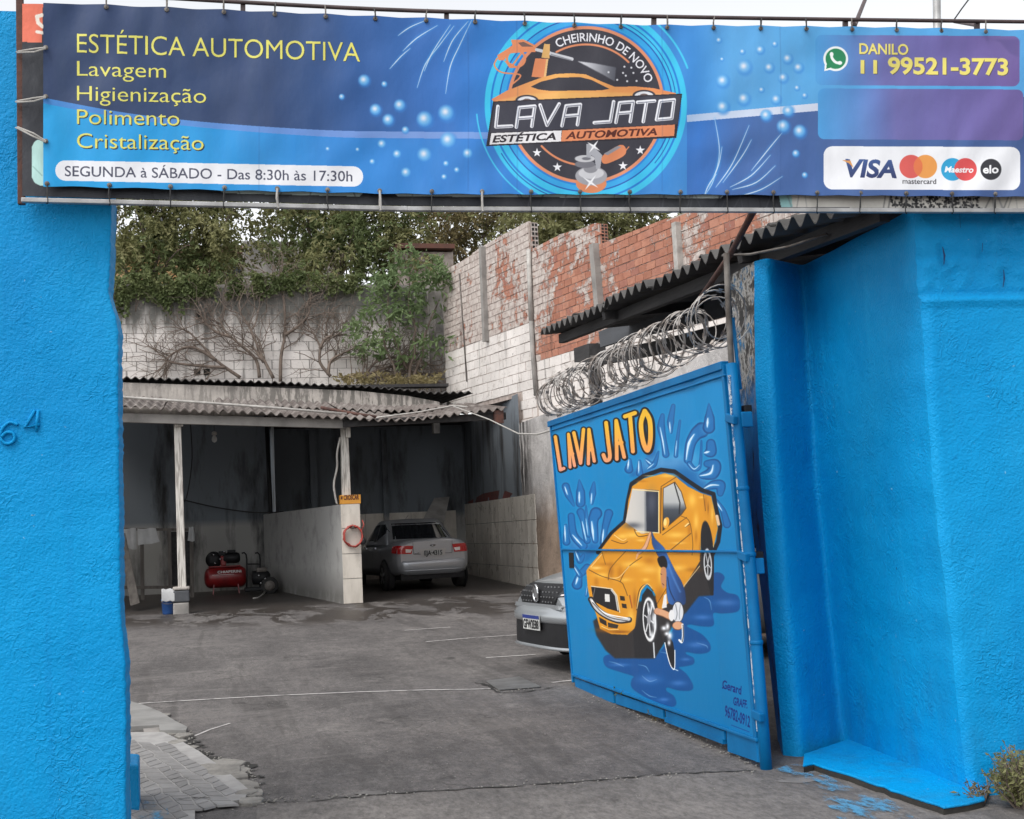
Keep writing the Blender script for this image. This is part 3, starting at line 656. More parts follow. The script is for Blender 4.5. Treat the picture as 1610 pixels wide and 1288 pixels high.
def old_print():
    C = Canvas(20, -6, 1650, 334, 1, (52, 54, 60))
    C.poly([(20, -6), (68, -6), (66, 67), (20, 66)], (228, 120, 96)); C.stroke([(66, 24), (58, 26), (60, 36), (67, 42)], 6, (240, 232, 220)); C.stroke([(58, 50), (68, 52)], 5, (240, 232, 220))
    C.poly(rrect(50, 218, 120, 292, 16), (184, 222, 216)); C.stroke([(52, 262), (66, 276)], 2, (150, 190, 184))
    C.poly([(340, 296), (572, 302), (566, 309), (352, 304)], (206, 226, 222)); C.poly([(616, 300), (1140, 304), (1134, 312), (626, 309)], (208, 224, 224))
    C.poly([(1228, 304), (1650, 306), (1650, 328), (1232, 326)], (206, 202, 194)); C.poly([(1224, 304), (1244, 304), (1246, 326), (1228, 326)], (150, 196, 196))
    rr = np.random.RandomState(3)
    for _ in range(240):
        x = rr.uniform(1400, 1540); C.ell(x, rr.uniform(309, 327), rr.uniform(.6, 2.4), rr.uniform(.6, 2.6), (34, 34, 36), .9, .4)
    for _ in range(60):
        x = rr.uniform(40, 1640); C.stroke([(x, 296), (x + rr.uniform(-20, 20), 328)], rr.uniform(.6, 2.5), (30, 31, 36) if rr.rand() < .6 else (96, 98, 104), .5, 1)
    return C
OLDP = old_print()
MT['oldbanner'] = imgmat('old black banner print', OLDP.image('old banner print'), .5, .6, 0, .25)

def mural():
    C = Canvas(850, 555, 1225, 1225, 3, (16, 112, 172))
    z5 = lambda x, y: (860 + x / 4.735, 630 + y / 4.735)
    z6 = lambda x, y: (860 + x / 3.48, 850 + y / 3.48)
    A = lambda *p: [z5(*q) for q in p]
    B = lambda *p: [z6(*q) for q in p]
    C.poly([(850, 555), (1225, 555), (1225, 1225), (850, 1225)], grad([(560, (2, 128, 188)), (900, (0, 122, 180)), (1200, (0, 108, 162))], 1))
    DB, MB_, LB = (6, 66, 126), (24, 106, 170), (150, 196, 226)
    # splash behind the car
    def drop(P, w, tp=(.25, 1, .7)):
        w *= 1.18; C.stroke(P, w * 1.5, (60, 150, 205), .35, 3.0, True, tp); C.stroke(P, w * 1.2, DB, 1, .7, True, tp); C.stroke(P, w * .92, MB_, 1, 1.2, True, tp)
        n = len(P); C.stroke([(x - w * .12, y) for x, y in P[:max(2, n - 1)]], w * .34, (74, 150, 204), .7, 1.2, True, (.4, 1, .5)); C.stroke([(x - w * .16, y) for x, y in P[:max(2, n - 1)]], w * .2, (206, 228, 242), .95, .45, True, (.2, 1, .3))
    C.poly(A((620, 560), (700, 480), (760, 380), (800, 300), (830, 420), (900, 440), (960, 430), (1010, 440), (1060, 360), (1090, 500), (1150, 560), (1200, 640), (1240, 760), (1100, 680), (900, 560)), (14, 92, 156), .9, 2.5, True)
    [C.glow(*z5(x, y), rx, ry, (104, 164, 212), .55) for x, y, rx, ry in ((900, 470, 30, 12), (1080, 430, 14, 16), (1180, 560, 14, 14), (760, 470, 14, 10), (850, 400, 8, 18), (960, 420, 12, 12))]
    for P, w, tp in ((A((885, 400), (870, 300), (850, 200), (860, 110)), 9, (.9, .7, 1, .5)), (A((925, 240), (920, 160), (940, 40)), 8, (.3, 1, .6)), (A((960, 410), (970, 300), (990, 150)), 5, (1, .8, .5)),
                     (A((1050, 440), (1070, 320), (1110, 250), (1150, 220)), 16, (.6, .8, 1.1)), (A((1060, 470), (1100, 510), (1140, 480), (1150, 300)), 6, (1, .8, .3)), (A((1205, 200), (1210, 130), (1205, 20)), 14, (1, .8, .05)),
                     (A((1180, 390), (1220, 380), (1220, 320)), 13, (.3, 1, .8)), (A((1150, 560), (1230, 540), (1250, 480), (1190, 470)), 15, (.4, 1, .9, .5)), (A((1170, 660), (1230, 630), (1290, 630), (1290, 690)), 12, (.3, .8, 1, .6)),
                     (A((1260, 740), (1310, 820), (1340, 920)), 9, (.3, .7, 1)), (A((610, 510), (618, 440)), 10, (1, .3)), (A((690, 540), (690, 450)), 8, (1, .4)), (A((740, 440), (790, 480), (820, 420)), 7, (.4, 1, .4)), (A((750, 510), (800, 470), (830, 380)), 6, (.4, 1, .3))): drop(P, w, tp)
    C.poly(A((150, 1000), (260, 980), (300, 820), (330, 960), (400, 930), (470, 900), (440, 1050), (360, 1130), (300, 1200), (220, 1190)), (12, 92, 156), .8, 4, True)
    [C.glow(*z5(x, y), 12, 16, (92, 154, 206), .5) for x, y in ((300, 980), (220, 1050), (400, 1000), (330, 900))]
    for P, w, tp in ((A((140, 640), (160, 700), (200, 780)), 9, (1, .9, .3)), (A((250, 760), (250, 680), (240, 590)), 11, (1, .9, .1)), (A((335, 770), (340, 690), (350, 610)), 8, (.3, 1, .3)), (A((145, 1050), (140, 930)), 9, (1, .4)),
                     (A((270, 1080), (200, 1000), (180, 860)), 11, (.9, .8, .7)), (A((300, 1040), (270, 900), (250, 830)), 9, (.9, .7, 1)), (A((310, 1000), (295, 880), (290, 780)), 6, (1, .8, .2)), (A((360, 1040), (345, 900), (365, 840)), 14, (.5, .8, 1)),
                     (A((420, 1060), (430, 960), (460, 840)), 10, (.8, .7, 1))): drop(P, w, tp)
    for P, w, tp in ((B((160, 60), (180, 110), (200, 80)), 7, (.5, 1, .5)), (B((165, 240), (180, 190), (220, 150)), 12, (1, .6, .8)), (B((150, 140), (180, 190)), 6, (.6, 1)), (B((215, 300), (222, 250)), 3, (1, .6))): drop(P, w, tp)
    # puddle
    pud = B((830, 300), (900, 280), (905, 190), (940, 175), (970, 200), (950, 250), (985, 285), (1040, 300), (1055, 345), (1040, 385), (960, 395), (908, 395), (910, 460), (850, 466), (780, 455), (765, 470), (805, 490), (855, 520), (892, 570), (885, 605), (830, 616), (762, 606), (762, 622), (800, 642), (800, 672), (750, 685), (718, 692), (762, 730), (797, 790), (785, 816), (720, 816), (658, 800), (652, 822), (692, 850), (706, 890), (680, 905), (600, 880), (520, 842), (465, 800), (465, 760), (476, 740), (400, 715), (330, 690), (310, 655), (322, 630), (390, 620), (600, 620), (700, 470), (760, 380))
    C.poly([(x, y + .8) for x, y in pud], (16, 52, 112), 1, 1.2, True); C.poly(pud, (10, 76, 140), 1, .6, True)
    for q in ((980, 340, 60, 18), (850, 420, 50, 14), (820, 570, 50, 16), (560, 760, 60, 22), (720, 780, 40, 14), (400, 680, 50, 9), (640, 870, 30, 10), (760, 650, 26, 8)): C.glow(*z6(q[0], q[1]), q[2] / 3.48, q[3] / 3.48, (62, 116, 186), .8)
    for P in (B((340, 662), (380, 672), (420, 690)), B((500, 680), (540, 690), (560, 720)), B((520, 740), (560, 770), (600, 760)), B((520, 820), (560, 850), (600, 858)), B((820, 560), (870, 575), (880, 590)), B((900, 380), (890, 330), (860, 310)), B((620, 610), (660, 620), (690, 650))): C.stroke(P, 1.2, (150, 182, 220), .7, .7, True, (.2, 1, .2))
    # ground shadow under the car
    C.poly(B((252, 440), (270, 520), (320, 600), (372, 645), (590, 646), (640, 560), (700, 440), (760, 395), (830, 305), (905, 300), (912, -60), (840, 60), (600, 300), (280, 420)), (44, 41, 42), 1, 1.0)
    # car outline + body
    out = A((380, 1130), (480, 990), (580, 900), (600, 760), (630, 620), (720, 560), (850, 515), (950, 528), (1050, 598), (1150, 665), (1240, 695), (1258, 800), (1290, 930), (1275, 1050), (1225, 1160))
    C.stroke(out, 6.5, (14, 18, 28), 1, .6)
    body = B((215, 165), (232, 140), (300, 60)) + A((400, 1112), (490, 992), (588, 905), (606, 740), (634, 638), (720, 580), (880, 540), (960, 568), (1050, 640), (1150, 690), (1222, 712), (1250, 830), (1272, 950), (1240, 1092), (1216, 1000), (1182, 900), (1150, 960), (1138, 1190)) + B((840, 108), (745, 265), (610, 395), (595, 300), (570, 255), (545, 240), (515, 275), (494, 370), (482, 478), (440, 516), (350, 512), (290, 482), (268, 400), (236, 330), (222, 250))
    C.poly(body, (214, 144, 34), 1, .3)
    YH, YD = (246, 196, 84), (170, 100, 16)
    for q in ((900, 560, 60, 12), (1080, 740, 30, 50), (1110, 900, 18, 60), (640, 1000, 60, 22), (560, 1010, 40, 18), (1230, 850, 10, 60), (960, 1000, 70, 22)): C.glow(*z5(q[0], q[1]), q[2] / 4.735, q[3] / 4.735, YH, .75)
    for q in ((300, 190, 40, 14), (420, 215, 40, 12), (470, 130, 70, 16), (540, 215, 20, 10), (460, 420, 18, 40), (620, 180, 14, 60), (720, 150, 40, 16)): C.glow(*z6(q[0], q[1]), q[2] / 3.48, q[3] / 3.48, YH, .7)
    for q in ((1180, 760, 12, 60), (1000, 1130, 60, 14), (1140, 1100, 10, 60), (700, 600, 40, 8), (1060, 960, 14, 50)): C.glow(*z5(q[0], q[1]), q[2] / 4.735, q[3] / 4.735, YD, .6)
    for q in ((330, 130, 50, 10), (400, 180, 16, 40), (600, 330, 12, 50), (330, 490, 60, 12), (700, 230, 40, 20), (270, 230, 14, 30), (560, 110, 30, 20)): C.glow(*z6(q[0], q[1]), q[2] / 3.48, q[3] / 3.48, YD, .55)
    for q, col, a in (((1200, 800, 6, 40), (120, 62, 8), .6), ((1110, 1010, 10, 40), (150, 84, 10), .5), ((760, 560, 40, 5), (250, 214, 130), .6), ((1150, 720, 18, 8), (250, 206, 110), .7), ((980, 1060, 50, 8), (252, 214, 120), .55), ((700, 1040, 30, 10), (252, 210, 110), .6)): C.glow(*z5(q[0], q[1]), q[2] / 4.735, q[3] / 4.735, col, a)
    for q, col, a in (((350, 170, 14, 40), (150, 86, 12), .6), ((560, 160, 50, 20), (250, 206, 104), .5), ((480, 330, 10, 50), (140, 78, 10), .6), ((400, 500, 60, 8), (120, 66, 10), .7), ((270, 150, 30, 8), (252, 216, 130), .7), ((620, 300, 20, 50), (150, 84, 14), .5), ((800, 160, 40, 12), (140, 80, 12), .5)): C.glow(*z6(q[0], q[1]), q[2] / 3.48, q[3] / 3.48, col, a)
    # windows
    C.poly(A((636, 655), (832, 668), (832, 985), (700, 990), (640, 945), (584, 905)), grad([(985, (206, 200, 192)), (1012, (188, 186, 182)), (1018, (70, 74, 84)), (1036, (40, 44, 56))]))
    C.poly(A((738, 682), (822, 686), (824, 975), (742, 970)), (40, 44, 56)); C.glow(*z5(780, 760), 8, 20, (96, 102, 118), .6); C.glow(*z5(640, 930), 14, 5, (70, 74, 84), .8)
    C.stroke(A((640, 662), (832, 676), (832, 985), (660, 975)), 1.6, (232, 210, 150))
    C.poly(A((866, 652), (952, 606), (1000, 680), (1036, 800), (1000, 850), (862, 968)), grad([(755, (196, 196, 190)), (790, (176, 178, 178)), (802, (70, 76, 84)), (832, (36, 40, 48))], 1)); C.stroke(A((948, 615), (990, 760), (985, 840)), 2.0, (40, 40, 42))
    C.stroke(A((866, 652), (952, 606), (1000, 680), (1036, 800), (1000, 850), (862, 968), (866, 652)), 1.3, (92, 62, 20)); C.ell(*z5(888, 910), 4.6, 9, (226, 160, 60), rot=.2); C.ell(*z5(880, 905), 2.4, 6, (246, 214, 130))
    LN = (84, 54, 22)
    for P, w in ((A((850, 650), (845, 985)), 1.8), (A((850, 640), (960, 570)), 1.2), (A((1000, 860), (1060, 900), (1085, 1050), (1080, 1150)), 1.0), (A((900, 1130), (1070, 990)), 1.4), (A((1040, 870), (860, 1000)), 1.1), (A((480, 1040), (560, 1065), (600, 1050)), 1.1), (A((650, 960), (680, 1010), (760, 1000)), 1.4), (A((1165, 700), (1180, 820)), .9), (A((1030, 940), (1060, 920)), 1.6),
                 (B((335, 215), (350, 150), (430, 60)), 1.1), (B((400, 225), (440, 150), (520, 90)), 1.1), (B((230, 160), (300, 195), (400, 225), (425, 260), (440, 300)), 1.2), (B((300, 60), (320, 130)), .8), (B((490, 380), (505, 275), (545, 240), (580, 275)), 1.6), (B((655, 260), (600, 350)), 1.0), (B((750, 250), (840, 130)), 1.2), (B((450, 300), (465, 370)), .9)): C.stroke(P, w, LN, .85, .4, len(P) > 2)
    for P in (A((500, 1000), (560, 1040), (590, 1030)), B((240, 145), (300, 75)), B((345, 205), (395, 200), (450, 140)), A((1150, 970), (1180, 905), (1215, 1000), (1240, 1090)), B((492, 372), (512, 275), (547, 238), (575, 262)), B((745, 255), (835, 140))): C.stroke(P, 1.0, (250, 226, 170), .85, .5, True)
    C.stroke(A((1265, 860), (1278, 920)), 4.5, (224, 190, 150)); C.stroke(A((1030, 935), (1052, 915)), 2.4, (240, 210, 140))
    # wheels
    C.ell(*z5(1192, 1085), 9.5, 40, (26, 26, 30), rot=-.08); C.poly(B((850, 60), (915, 60), (912, 300), (895, 300), (868, 180)), (30, 29, 32)); C.ell(*z6(880, 130), 6.5, 25, (200, 202, 204), ring=.72, rot=-.05)
    for a in range(5): C.stroke([z6(880, 130), z6(880 + 20 * math.sin(a * 1.256), 130 + 80 * math.cos(a * 1.256))], 1.4, (196, 198, 200))
    C.poly(B((512, 400), (520, 300), (548, 258), (575, 280), (600, 340), (615, 480), (640, 560), (590, 640), (480, 640), (470, 500)), (32, 31, 34), 1, .5)
    C.ell(*z6(560, 430), 11.5, 37, (38, 38, 42), rot=-.04); C.ell(*z6(560, 432), 10.4, 35, (224, 224, 224), ring=.84, rot=-.04)
    for a in range(6): C.stroke([z6(558, 430), z6(558 + 24 * math.sin(a * 1.047 + .3), 430 + 92 * math.cos(a * 1.047 + .3))], 2.0, (204, 204, 206), 1, .5)
    C.ell(*z6(558, 430), 3.2, 8, (150, 150, 154))
    for q in ((575, 350, 10, 20), (585, 430, 12, 40), (575, 520, 12, 24), (560, 380, 8, 18), (592, 470, 8, 30)): C.glow(*z6(q[0], q[1]), q[2] / 3.48, q[3] / 3.48, (240, 242, 244), .9)
    C.stroke(B((583, 560), (588, 640)), 2, (232, 236, 240), .9, .6)
    # front end
    C.poly(B((240, 248), (355, 262), (380, 300), (398, 392), (330, 372), (255, 332)), (30, 28, 30)); C.stroke(B((242, 250), (355, 264), (382, 300), (398, 392)), 1.6, (226, 206, 170), 1, .4)
    C.stroke(B((262, 262), (250, 320)), 1, (120, 116, 112)); C.stroke(B((352, 270), (375, 300), (388, 380)), 2.2, (206, 204, 200), .9); C.poly(B((316, 292), (342, 295), (344, 336), (318, 334)), (216, 214, 210))
    C.stroke(B((240, 322), (270, 370), (320, 410), (390, 438), (450, 434)), 9, (40, 36, 36), 1, .5, True); C.stroke(B((240, 322), (270, 368), (320, 406), (390, 434), (448, 430)), 6.6, (196, 196, 196), 1, .6, True, (.5, 1, 1, .8)); C.stroke(B((246, 326), (275, 366), (330, 402), (440, 424)), 1.6, (248, 248, 248), 1, .5, True); C.stroke(B((250, 340), (330, 415), (440, 440)), 1.4, (70, 66, 66), 1, .5, True)
    C.poly(B((284, 418), (325, 440), (328, 470), (290, 448)), (40, 34, 30)); C.poly(B((332, 448), (392, 462), (385, 482), (335, 475)), (52, 44, 36)); C.stroke(B((300, 470), (340, 488), (390, 486)), 1.2, (236, 210, 150), .8)
    C.poly(B((398, 302), (424, 306), (428, 330), (402, 328)), (44, 34, 26)); C.poly(B((408, 344), (434, 348), (438, 372), (412, 368)), (44, 34, 26)); C.stroke(B((455, 300), (466, 365)), 1.2, (180, 70, 30), .8)
    # kneeling person with raised arm
    SK, SKD = (214, 160, 122), (120, 74, 50)
    C.stroke(B((505, 66), (535, 40), (552, 0), (566, -42)), 6.4, SKD, 1, .5, True, (.9, 1, .8, .6)); C.stroke(B((505, 66), (535, 38), (552, -2), (565, -42)), 5.0, SK, 1, .6, True, (.9, 1, .8, .6))
    for k in range(4): C.stroke(B((505, 62), (494 - k * 2, 72 + k * 9)), 1.8, SK, 1, .4)
    ov = B((572, -50), (590, -10), (640, 40), (668, 100), (700, 165), (735, 225), (754, 280), (756, 345), (715, 352), (668, 345), (655, 290), (652, 210), (640, 140), (600, 70), (576, 20))
    C.poly(ov, (18, 22, 30), 1, .8); C.poly([(x + .3, y) for x, y in ov], grad([(1025, (34, 72, 128)), (1050, (52, 104, 176)), (1078, (24, 54, 104))]), .95, .4, True)
    C.stroke(B((664, 130), (690, 200), (728, 280)), 3, (84, 132, 196), .6, 1.2, True); C.stroke(B((700, 330), (672, 270), (660, 200)), 1.6, (14, 30, 62), .8, .6, True)
    C.poly(B((606, 96), (640, 84), (658, 120), (652, 152), (622, 146), (608, 122)), (24, 20, 22), 1, .4, True)
    C.poly(B((626, 150), (652, 156), (650, 240), (634, 262), (622, 210)), (190, 132, 92), 1, .6, True); C.stroke(B((632, 236), (640, 244)), 1, (70, 40, 30)); C.stroke(B((622, 182), (628, 186)), 1, (50, 30, 24))
    C.poly(B((640, 300), (654, 290), (656, 366), (628, 372)), (226, 224, 222), 1, .5)
    C.stroke(B((604, 388), (640, 400), (676, 418)), 11, SKD, 1, .5); C.stroke(B((604, 386), (640, 398), (676, 416)), 9.4, SK, 1, .8); C.ell(*z6(604, 388), 4, 4.6, (206, 150, 114))
    C.ell(*z6(716, 392), 9.5, 17, (30, 32, 36)); C.ell(*z6(716, 392), 8.6, 16, (214, 216, 220)); C.stroke(B((704, 350), (712, 400), (704, 436)), 1.2, (120, 124, 130), 1, .4, True); C.stroke(B((730, 350), (724, 400), (726, 430)), 1.2, (150, 154, 160), 1, .4, True)
    C.ell(*z6(682, 410), 4.5, 9, (226, 226, 226)); C.ell(*z6(716, 466), 9, 7, SKD); C.ell(*z6(716, 465), 8, 6, SK)
    C.stroke(B((742, 460), (744, 520), (738, 556), (724, 545)), 3.2, (240, 240, 240), 1, .4, True); C.stroke(B((744, 462), (746, 520), (740, 554)), 1.3, (40, 40, 44), 1, .4, True)
    # foam and cloth in the puddle
    C.poly(B((640, 540), (660, 500), (690, 560), (700, 620), (698, 700), (675, 690), (655, 620)), (26, 26, 30), 1, .5); C.stroke(B((645, 560), (662, 640), (680, 690), (698, 700), (700, 600)), 1.4, (236, 238, 240), 1, .4, True)
    for q in ((640, 480, 14, 12), (660, 470, 10, 18), (672, 520, 14, 22), (655, 510, 12, 10), (668, 560, 8, 14)): C.glow(*z6(q[0], q[1]), q[2] / 3.48, q[3] / 3.48, (240, 242, 246), 1.0)
    C.stroke(B((690, 700), (716, 712)), 1.4, (210, 226, 240), .8)
    # LAVA JATO
    def letter(parts, w):
        for P in parts: C.stroke(A(*P), w * 1.85, (16, 14, 16), 1, .35, len(P) > 3)
        for P in parts: C.stroke([(x + 1.2, y + .8) for x, y in A(*P)], w * 1.85, (16, 14, 16), 1, .35, len(P) > 3)
    def fill(parts, w):
        for P in parts: C.stroke(A(*P), w * 1.06, grad([(640, (230, 180, 40)), (672, (232, 178, 50)), (700, (232, 160, 74)), (735, (228, 150, 120))], 1), 1, .35, len(P) > 3)
    W5 = [([[(62, 270), (100, 515), (125, 505)]], 5.0), ([[(172, 495), (160, 250), (205, 485)], [(168, 400), (192, 395)]], 4.6), ([[(200, 240), (250, 465), (272, 215)]], 5.2), ([[(308, 470), (312, 215), (352, 450)], [(312, 370), (338, 362)]], 5.0),
          ([[(440, 165), (455, 300), (468, 420), (440, 445), (420, 405)]], 5.8), ([[(520, 435), (515, 150), (575, 420)], [(522, 320), (556, 312)]], 5.6), ([[(580, 118), (655, 92)], [(618, 108), (640, 378)]], 6.0), ([[(728, 78), (700, 170), (715, 300), (748, 370), (770, 290), (765, 150), (728, 78)]], 7.0)]
    for p, w in W5: letter(p, w)
    for p, w in W5: fill(p, w)
    # artist's tag
    T = (12, 26, 108)
    C.text('Gerard', lambda u, v: (1136 + u * 30, 1082 + u * 12 - v * 13 - u * 1.5), T, bold=.02, shear=.1)
    C.text('GRAFF.', lambda u, v: (1153 + u * 22, 1108 + u * 6 - v * 12), T, bold=.025, shear=.15)
    C.text('96782-0912', lambda u, v: (1140 + u * 39, 1126 + u * 18 - v * 17), T, bold=.02, shear=.1)
    C.stroke([(1136, 1082), (1138, 1080)], 2, T); C.stroke([(1150, 1140), (1178, 1151)], 1, T, .7)
    # weld seams soot
    return C
MURAL = mural()
MT['mural'] = imgmat('sprayed gate mural', MURAL.image('gate mural'), .5, .12, .0, .04, 1.16)

# ================================================================== SETTING: ground
def ribbon(pts, w, h, name, m, parent=None, seed=0, n=None):
    rr = random.Random(seed); P = [atG(*p, h) for p in pts]; P = alongv(P, n or max(8, len(pts) * 6)); L, Rr = [], []
    for i, p in enumerate(P):
        d = (P[min(i + 1, len(P) - 1)] - P[max(i - 1, 0)]).normalized(); q = Vector((-d.y, d.x, 0))
        ww = w * (.75 + 1.1 * nz((i * .35, seed * 3.7, 0))) if seed else w; ww = max(ww, w * .2)
        t = min(i, len(P) - 1 - i) / 3.0
        if seed: ww *= min(1, .25 + t)
        j = (nz((i * .45, seed * 1.3, 5)) * w * 1.3 + (rr.random() - .5) * w * .3) if seed else (rr.random() - .5) * w * .12
        L.append(p + q * (ww / 2 + j)); Rr.append(p + q * (-ww / 2 + j))
    return MB().grid([L, Rr]).build(name, m, parent)
gm = MB()
ys = [-80, -2, GY, 12, 18, 24, 30, 45, 240]
gm.grid([[Vector((x, y, gz(y))) for x in (-120, -30, -8, 0, 8, 30, 120)] for y in ys])
ground = tag(gm.build('ground', MT['asphalt']), kind='structure')
WL[ground] = Vector(ground.location)
tag(MB().add([atG(*p, .004) for p in [(404, 1260), (457, 1262), (600, 1249), (663, 1244), (784, 1237), (900, 1229), (1060, 1216), (1215, 1211), (1330, 1196), (1500, 1180), (1900, 1180), (1900, 1500), (395, 1500)]], [tuple(range(13))]).build('driveway_apron', MT['apron']), kind='structure')
ribbon([(404, 1260), (457, 1262), (600, 1249), (663, 1244), (784, 1237), (900, 1229), (1060, 1216), (1190, 1211)], .022, .008, 'ground_crack', MT['crack'], ground, 5, 90)
for i, q in enumerate(([(202, 1107), (300, 1101), (420, 1094), (560, 1088), (660, 1085), (772, 1083)], [(636, 991), (708, 986)], [(670, 1009), (740, 1003), (816, 998)], [(764, 1034), (842, 1029)], [(868, 1073), (905, 1069)], [(306, 1157), (330, 1147), (362, 1137)])):
    o = ribbon(q, .045 if i == 0 else .022 if i == 5 else .06, .004, 'painted_line', MT['line']); tag(o, kind='structure')
# paint overspray by the ledge and pale worn patches
def overspray():
    s = S('blue paint overspray on paving'); p = s.pos()
    f = s.mp(s.noise(s.scl(p, (1, .4, 1)), 8, 7, .72), .50, .62, .0, .85)
    return s.set(col=(.07, .27, .46), alpha=f, rough=.8, nor=s.bump(s.noise(p, 40, 4), .4, .008))
MT['overspray'] = overspray()
MB().add([atG(*p, .0265) for p in [(196, 1262), (232, 1258), (262, 1268), (270, 1290), (262, 1330), (196, 1330)]], [tuple(range(6))]).build('paint_spill', MT['overspray'], ground)
MB().add([atG(*p, .012) for p in [(1212, 1211), (1238, 1203), (1262, 1200), (1290, 1214), (1345, 1240), (1400, 1258), (1470, 1290), (1500, 1330), (1330, 1330), (1318, 1288), (1290, 1252), (1262, 1230), (1225, 1222)]], [tuple(range(13))]).build('paint_spill', MT['overspray'], ground)
MT['palepatch'] = simple('pale repair patch', (.19, .178, .17), (.125, .117, .112), 5, .9, bump=.4, bscale=40)
for k, (cx, cy, rx, ry) in enumerate(((585, 1246, 22, 4), (1262, 1226, 40, 5))):
    MB().add([atG(cx + rx * math.cos(a) * (1 + .25 * math.sin(3 * a + k) + .12 * math.sin(7 * a)), cy + ry * math.sin(a) * (1 + .3 * math.cos(2 * a + k) + .15 * math.sin(5 * a)), .0065) for a in np.linspace(0, 2 * math.pi, 34)[:-1]], [tuple(range(33))]).build('repair_patch', MT['palepatch'], ground)
# steel cover
cp = [atG(*p, .004) for p in [(764, 1072), (817, 1065), (851, 1081), (784, 1086)]]
tag(MB().prism(cp, (0, 0, .010)).build('cover_plate', MT['plate'], bevel=.003), 'grey steel cover plate lying on the yard paving before the gate', 'cover plate')
ribbon([(748, 1072), (764, 1076), (784, 1088), (820, 1088), (852, 1083), (880, 1079)], .03, .008, 'ground_crack', MT['crack'], ground, 9, 30)

# ---- broken footpath at the left
Q = lambda x, y: (190 + x / 6.504, 1090 + y / 6.504)
pv = tag(MB().prism([atG(*Q(*p), -.05) for p in [(-400, 500), (440, 495), (600, 580), (800, 700), (1000, 850), (1150, 970), (1310, 1110), (1270, 1215), (960, 1262), (760, 1300), (760, 1700), (-400, 1700)]], (0, 0, .068)).build('footpath', MT['joint']), kind='structure')
MB().prism([atG(*Q(*p), -.03) for p in [(-300, 120), (65, 148), (230, 195), (400, 268), (560, 368), (682, 432), (668, 470), (400, 468), (392, 412), (-300, 452)]], (0, 0, .062)).build('paving_slab', MT['pave'], pv)
MB().prism([atG(*Q(*p), -.03) for p in [(230, 425), (392, 412), (398, 468), (245, 478)]], (0, 0, .045)).build('brick', MT['wmortar'], pv)
ribbon([Q(-40, 470), Q(70, 482), Q(240, 486), Q(420, 482), Q(560, 486), Q(690, 492)], .05, .009, 'ground_crack', MT['crack'], ground, 21, 40)
def inside(p, poly):
    x, y = p; r = False
    for (xa, ya), (xb, yb) in zip(poly, poly[1:] + poly[:1]):
        if (ya > y) != (yb > y) and x < xa + (y - ya) * (xb - xa) / (yb - ya): r = not r
    return r
reg = [tuple(atG(*Q(*p))[:2]) for p in [(-200, 505), (430, 500), (600, 585), (800, 705), (1000, 855), (1150, 975), (1300, 1112), (1262, 1208), (960, 1255), (760, 1288), (760, 1500), (-200, 1500)]]
e1 = (Vector(reg[6] + (0,)) - Vector(reg[1] + (0,))).normalized(); e2 = Vector((-e1.y, e1.x, 0))
o0 = Vector(reg[1] + (0,)); rs = random.Random(4)
jit = {}
def jv(i, j):
    if (i, j) not in jit: jit[(i, j)] = (rs.uniform(-.020, .020), rs.uniform(-.018, .018))
    return jit[(i, j)]
nst = 0
for i in range(-8, 34):
    for j in range(-18, 18):
        cs = []
        for a, b in ((0, 0), (1, 0), (1, 1), (0, 1)):
            jx, jy = jv(i + a, j + b); off = .06 if (j + b) % 2 else 0
            cs.append(o0 + e1 * ((i + a) * .125 + jx + off) + e2 * ((j + b) * .088 + jy))
        if not all(inside((c.x, c.y), reg) for c in cs): continue
        ctr = sum(cs, Vector()) / 4
        px = proj((ctr.x, ctr.y, gz(ctr.y)))
        if px[0] < 196 or px[1] > 1330: continue
        top = [ctr + (c - ctr) * .86 + Vector((0, 0, gz(c.y) + .0225)) for c in cs]
        bot = [ctr + (c - ctr) * .92 + Vector((0, 0, gz(c.y) + .012)) for c in cs]
        MB().hexa(bot + top).build('paving_stone', MT['stone'], pv); nst += 1
# broken concrete along its edge
rs = random.Random(8)
edge = [(440, 240), (500, 300), (570, 410), (640, 450), (560, 520), (640, 560), (700, 560), (640, 600), (720, 640), (880, 720), (980, 740), (1080, 740), (1150, 800), (1060, 820), (1180, 860), (1120, 920), (1250, 930), (1310, 960), (1230, 1000), (1290, 1040), (1350, 1040), (1330, 1120), (900, 780), (1000, 800)]
for k, q in enumerate(edge):
    c = atG(*Q(*q)); n = rs.randint(6, 8); big = .12 if q[0] > 850 and q[1] < 900 else .075
    poly = [c + Vector((math.cos(a) * big * rs.uniform(.55, 1.15), math.sin(a) * big * rs.uniform(.7, 1.5), 0)) for a in [2 * math.pi * i / n for i in range(n)]]
    hgt = rs.uniform(.006, .020)
    poly = [Vector((p.x, p.y, gz(p.y) - .03)) for p in poly]
    MB().prism(poly, (0, 0, .03 + hgt)).build('concrete_fragment', MT['rubble'], pv, bevel=.006)
for sd_, w, q in ((31, .07, [(65, 128), (240, 190), (430, 226), (520, 340), (690, 440), (700, 490)]), (32, .10, [(690, 470), (760, 530), (730, 590), (830, 650), (990, 680), (1130, 692), (1230, 745), (1300, 800)]), (33, .05, [(1290, 810), (1300, 850), (1490, 850)]), (34, .04, [(780, 550), (890, 548)]), (35, .04, [(560, 350), (660, 362)]), (36, .03, [(1180, 975), (1350, 985)]), (37, .035, [(1350, 940), (1480, 915)]), (38, .03, [(1390, 1050), (1450, 1080)])):
    ribbon([Q(*p) for p in q], w, .006, 'ground_crack', MT['crack'], ground, sd_, 46)
for q, w in (([(560, 1080), (640, 1075), (740, 1062), (930, 1070)], .014), ([(380, 872), (560, 868), (720, 862)], .008)):
    P = [atG(*Q(*p), .0262) for p in q]; ribbon([Q(*p) for p in q], w, .027, 'surface_crack', MT['crack'], pv, 3, 20)

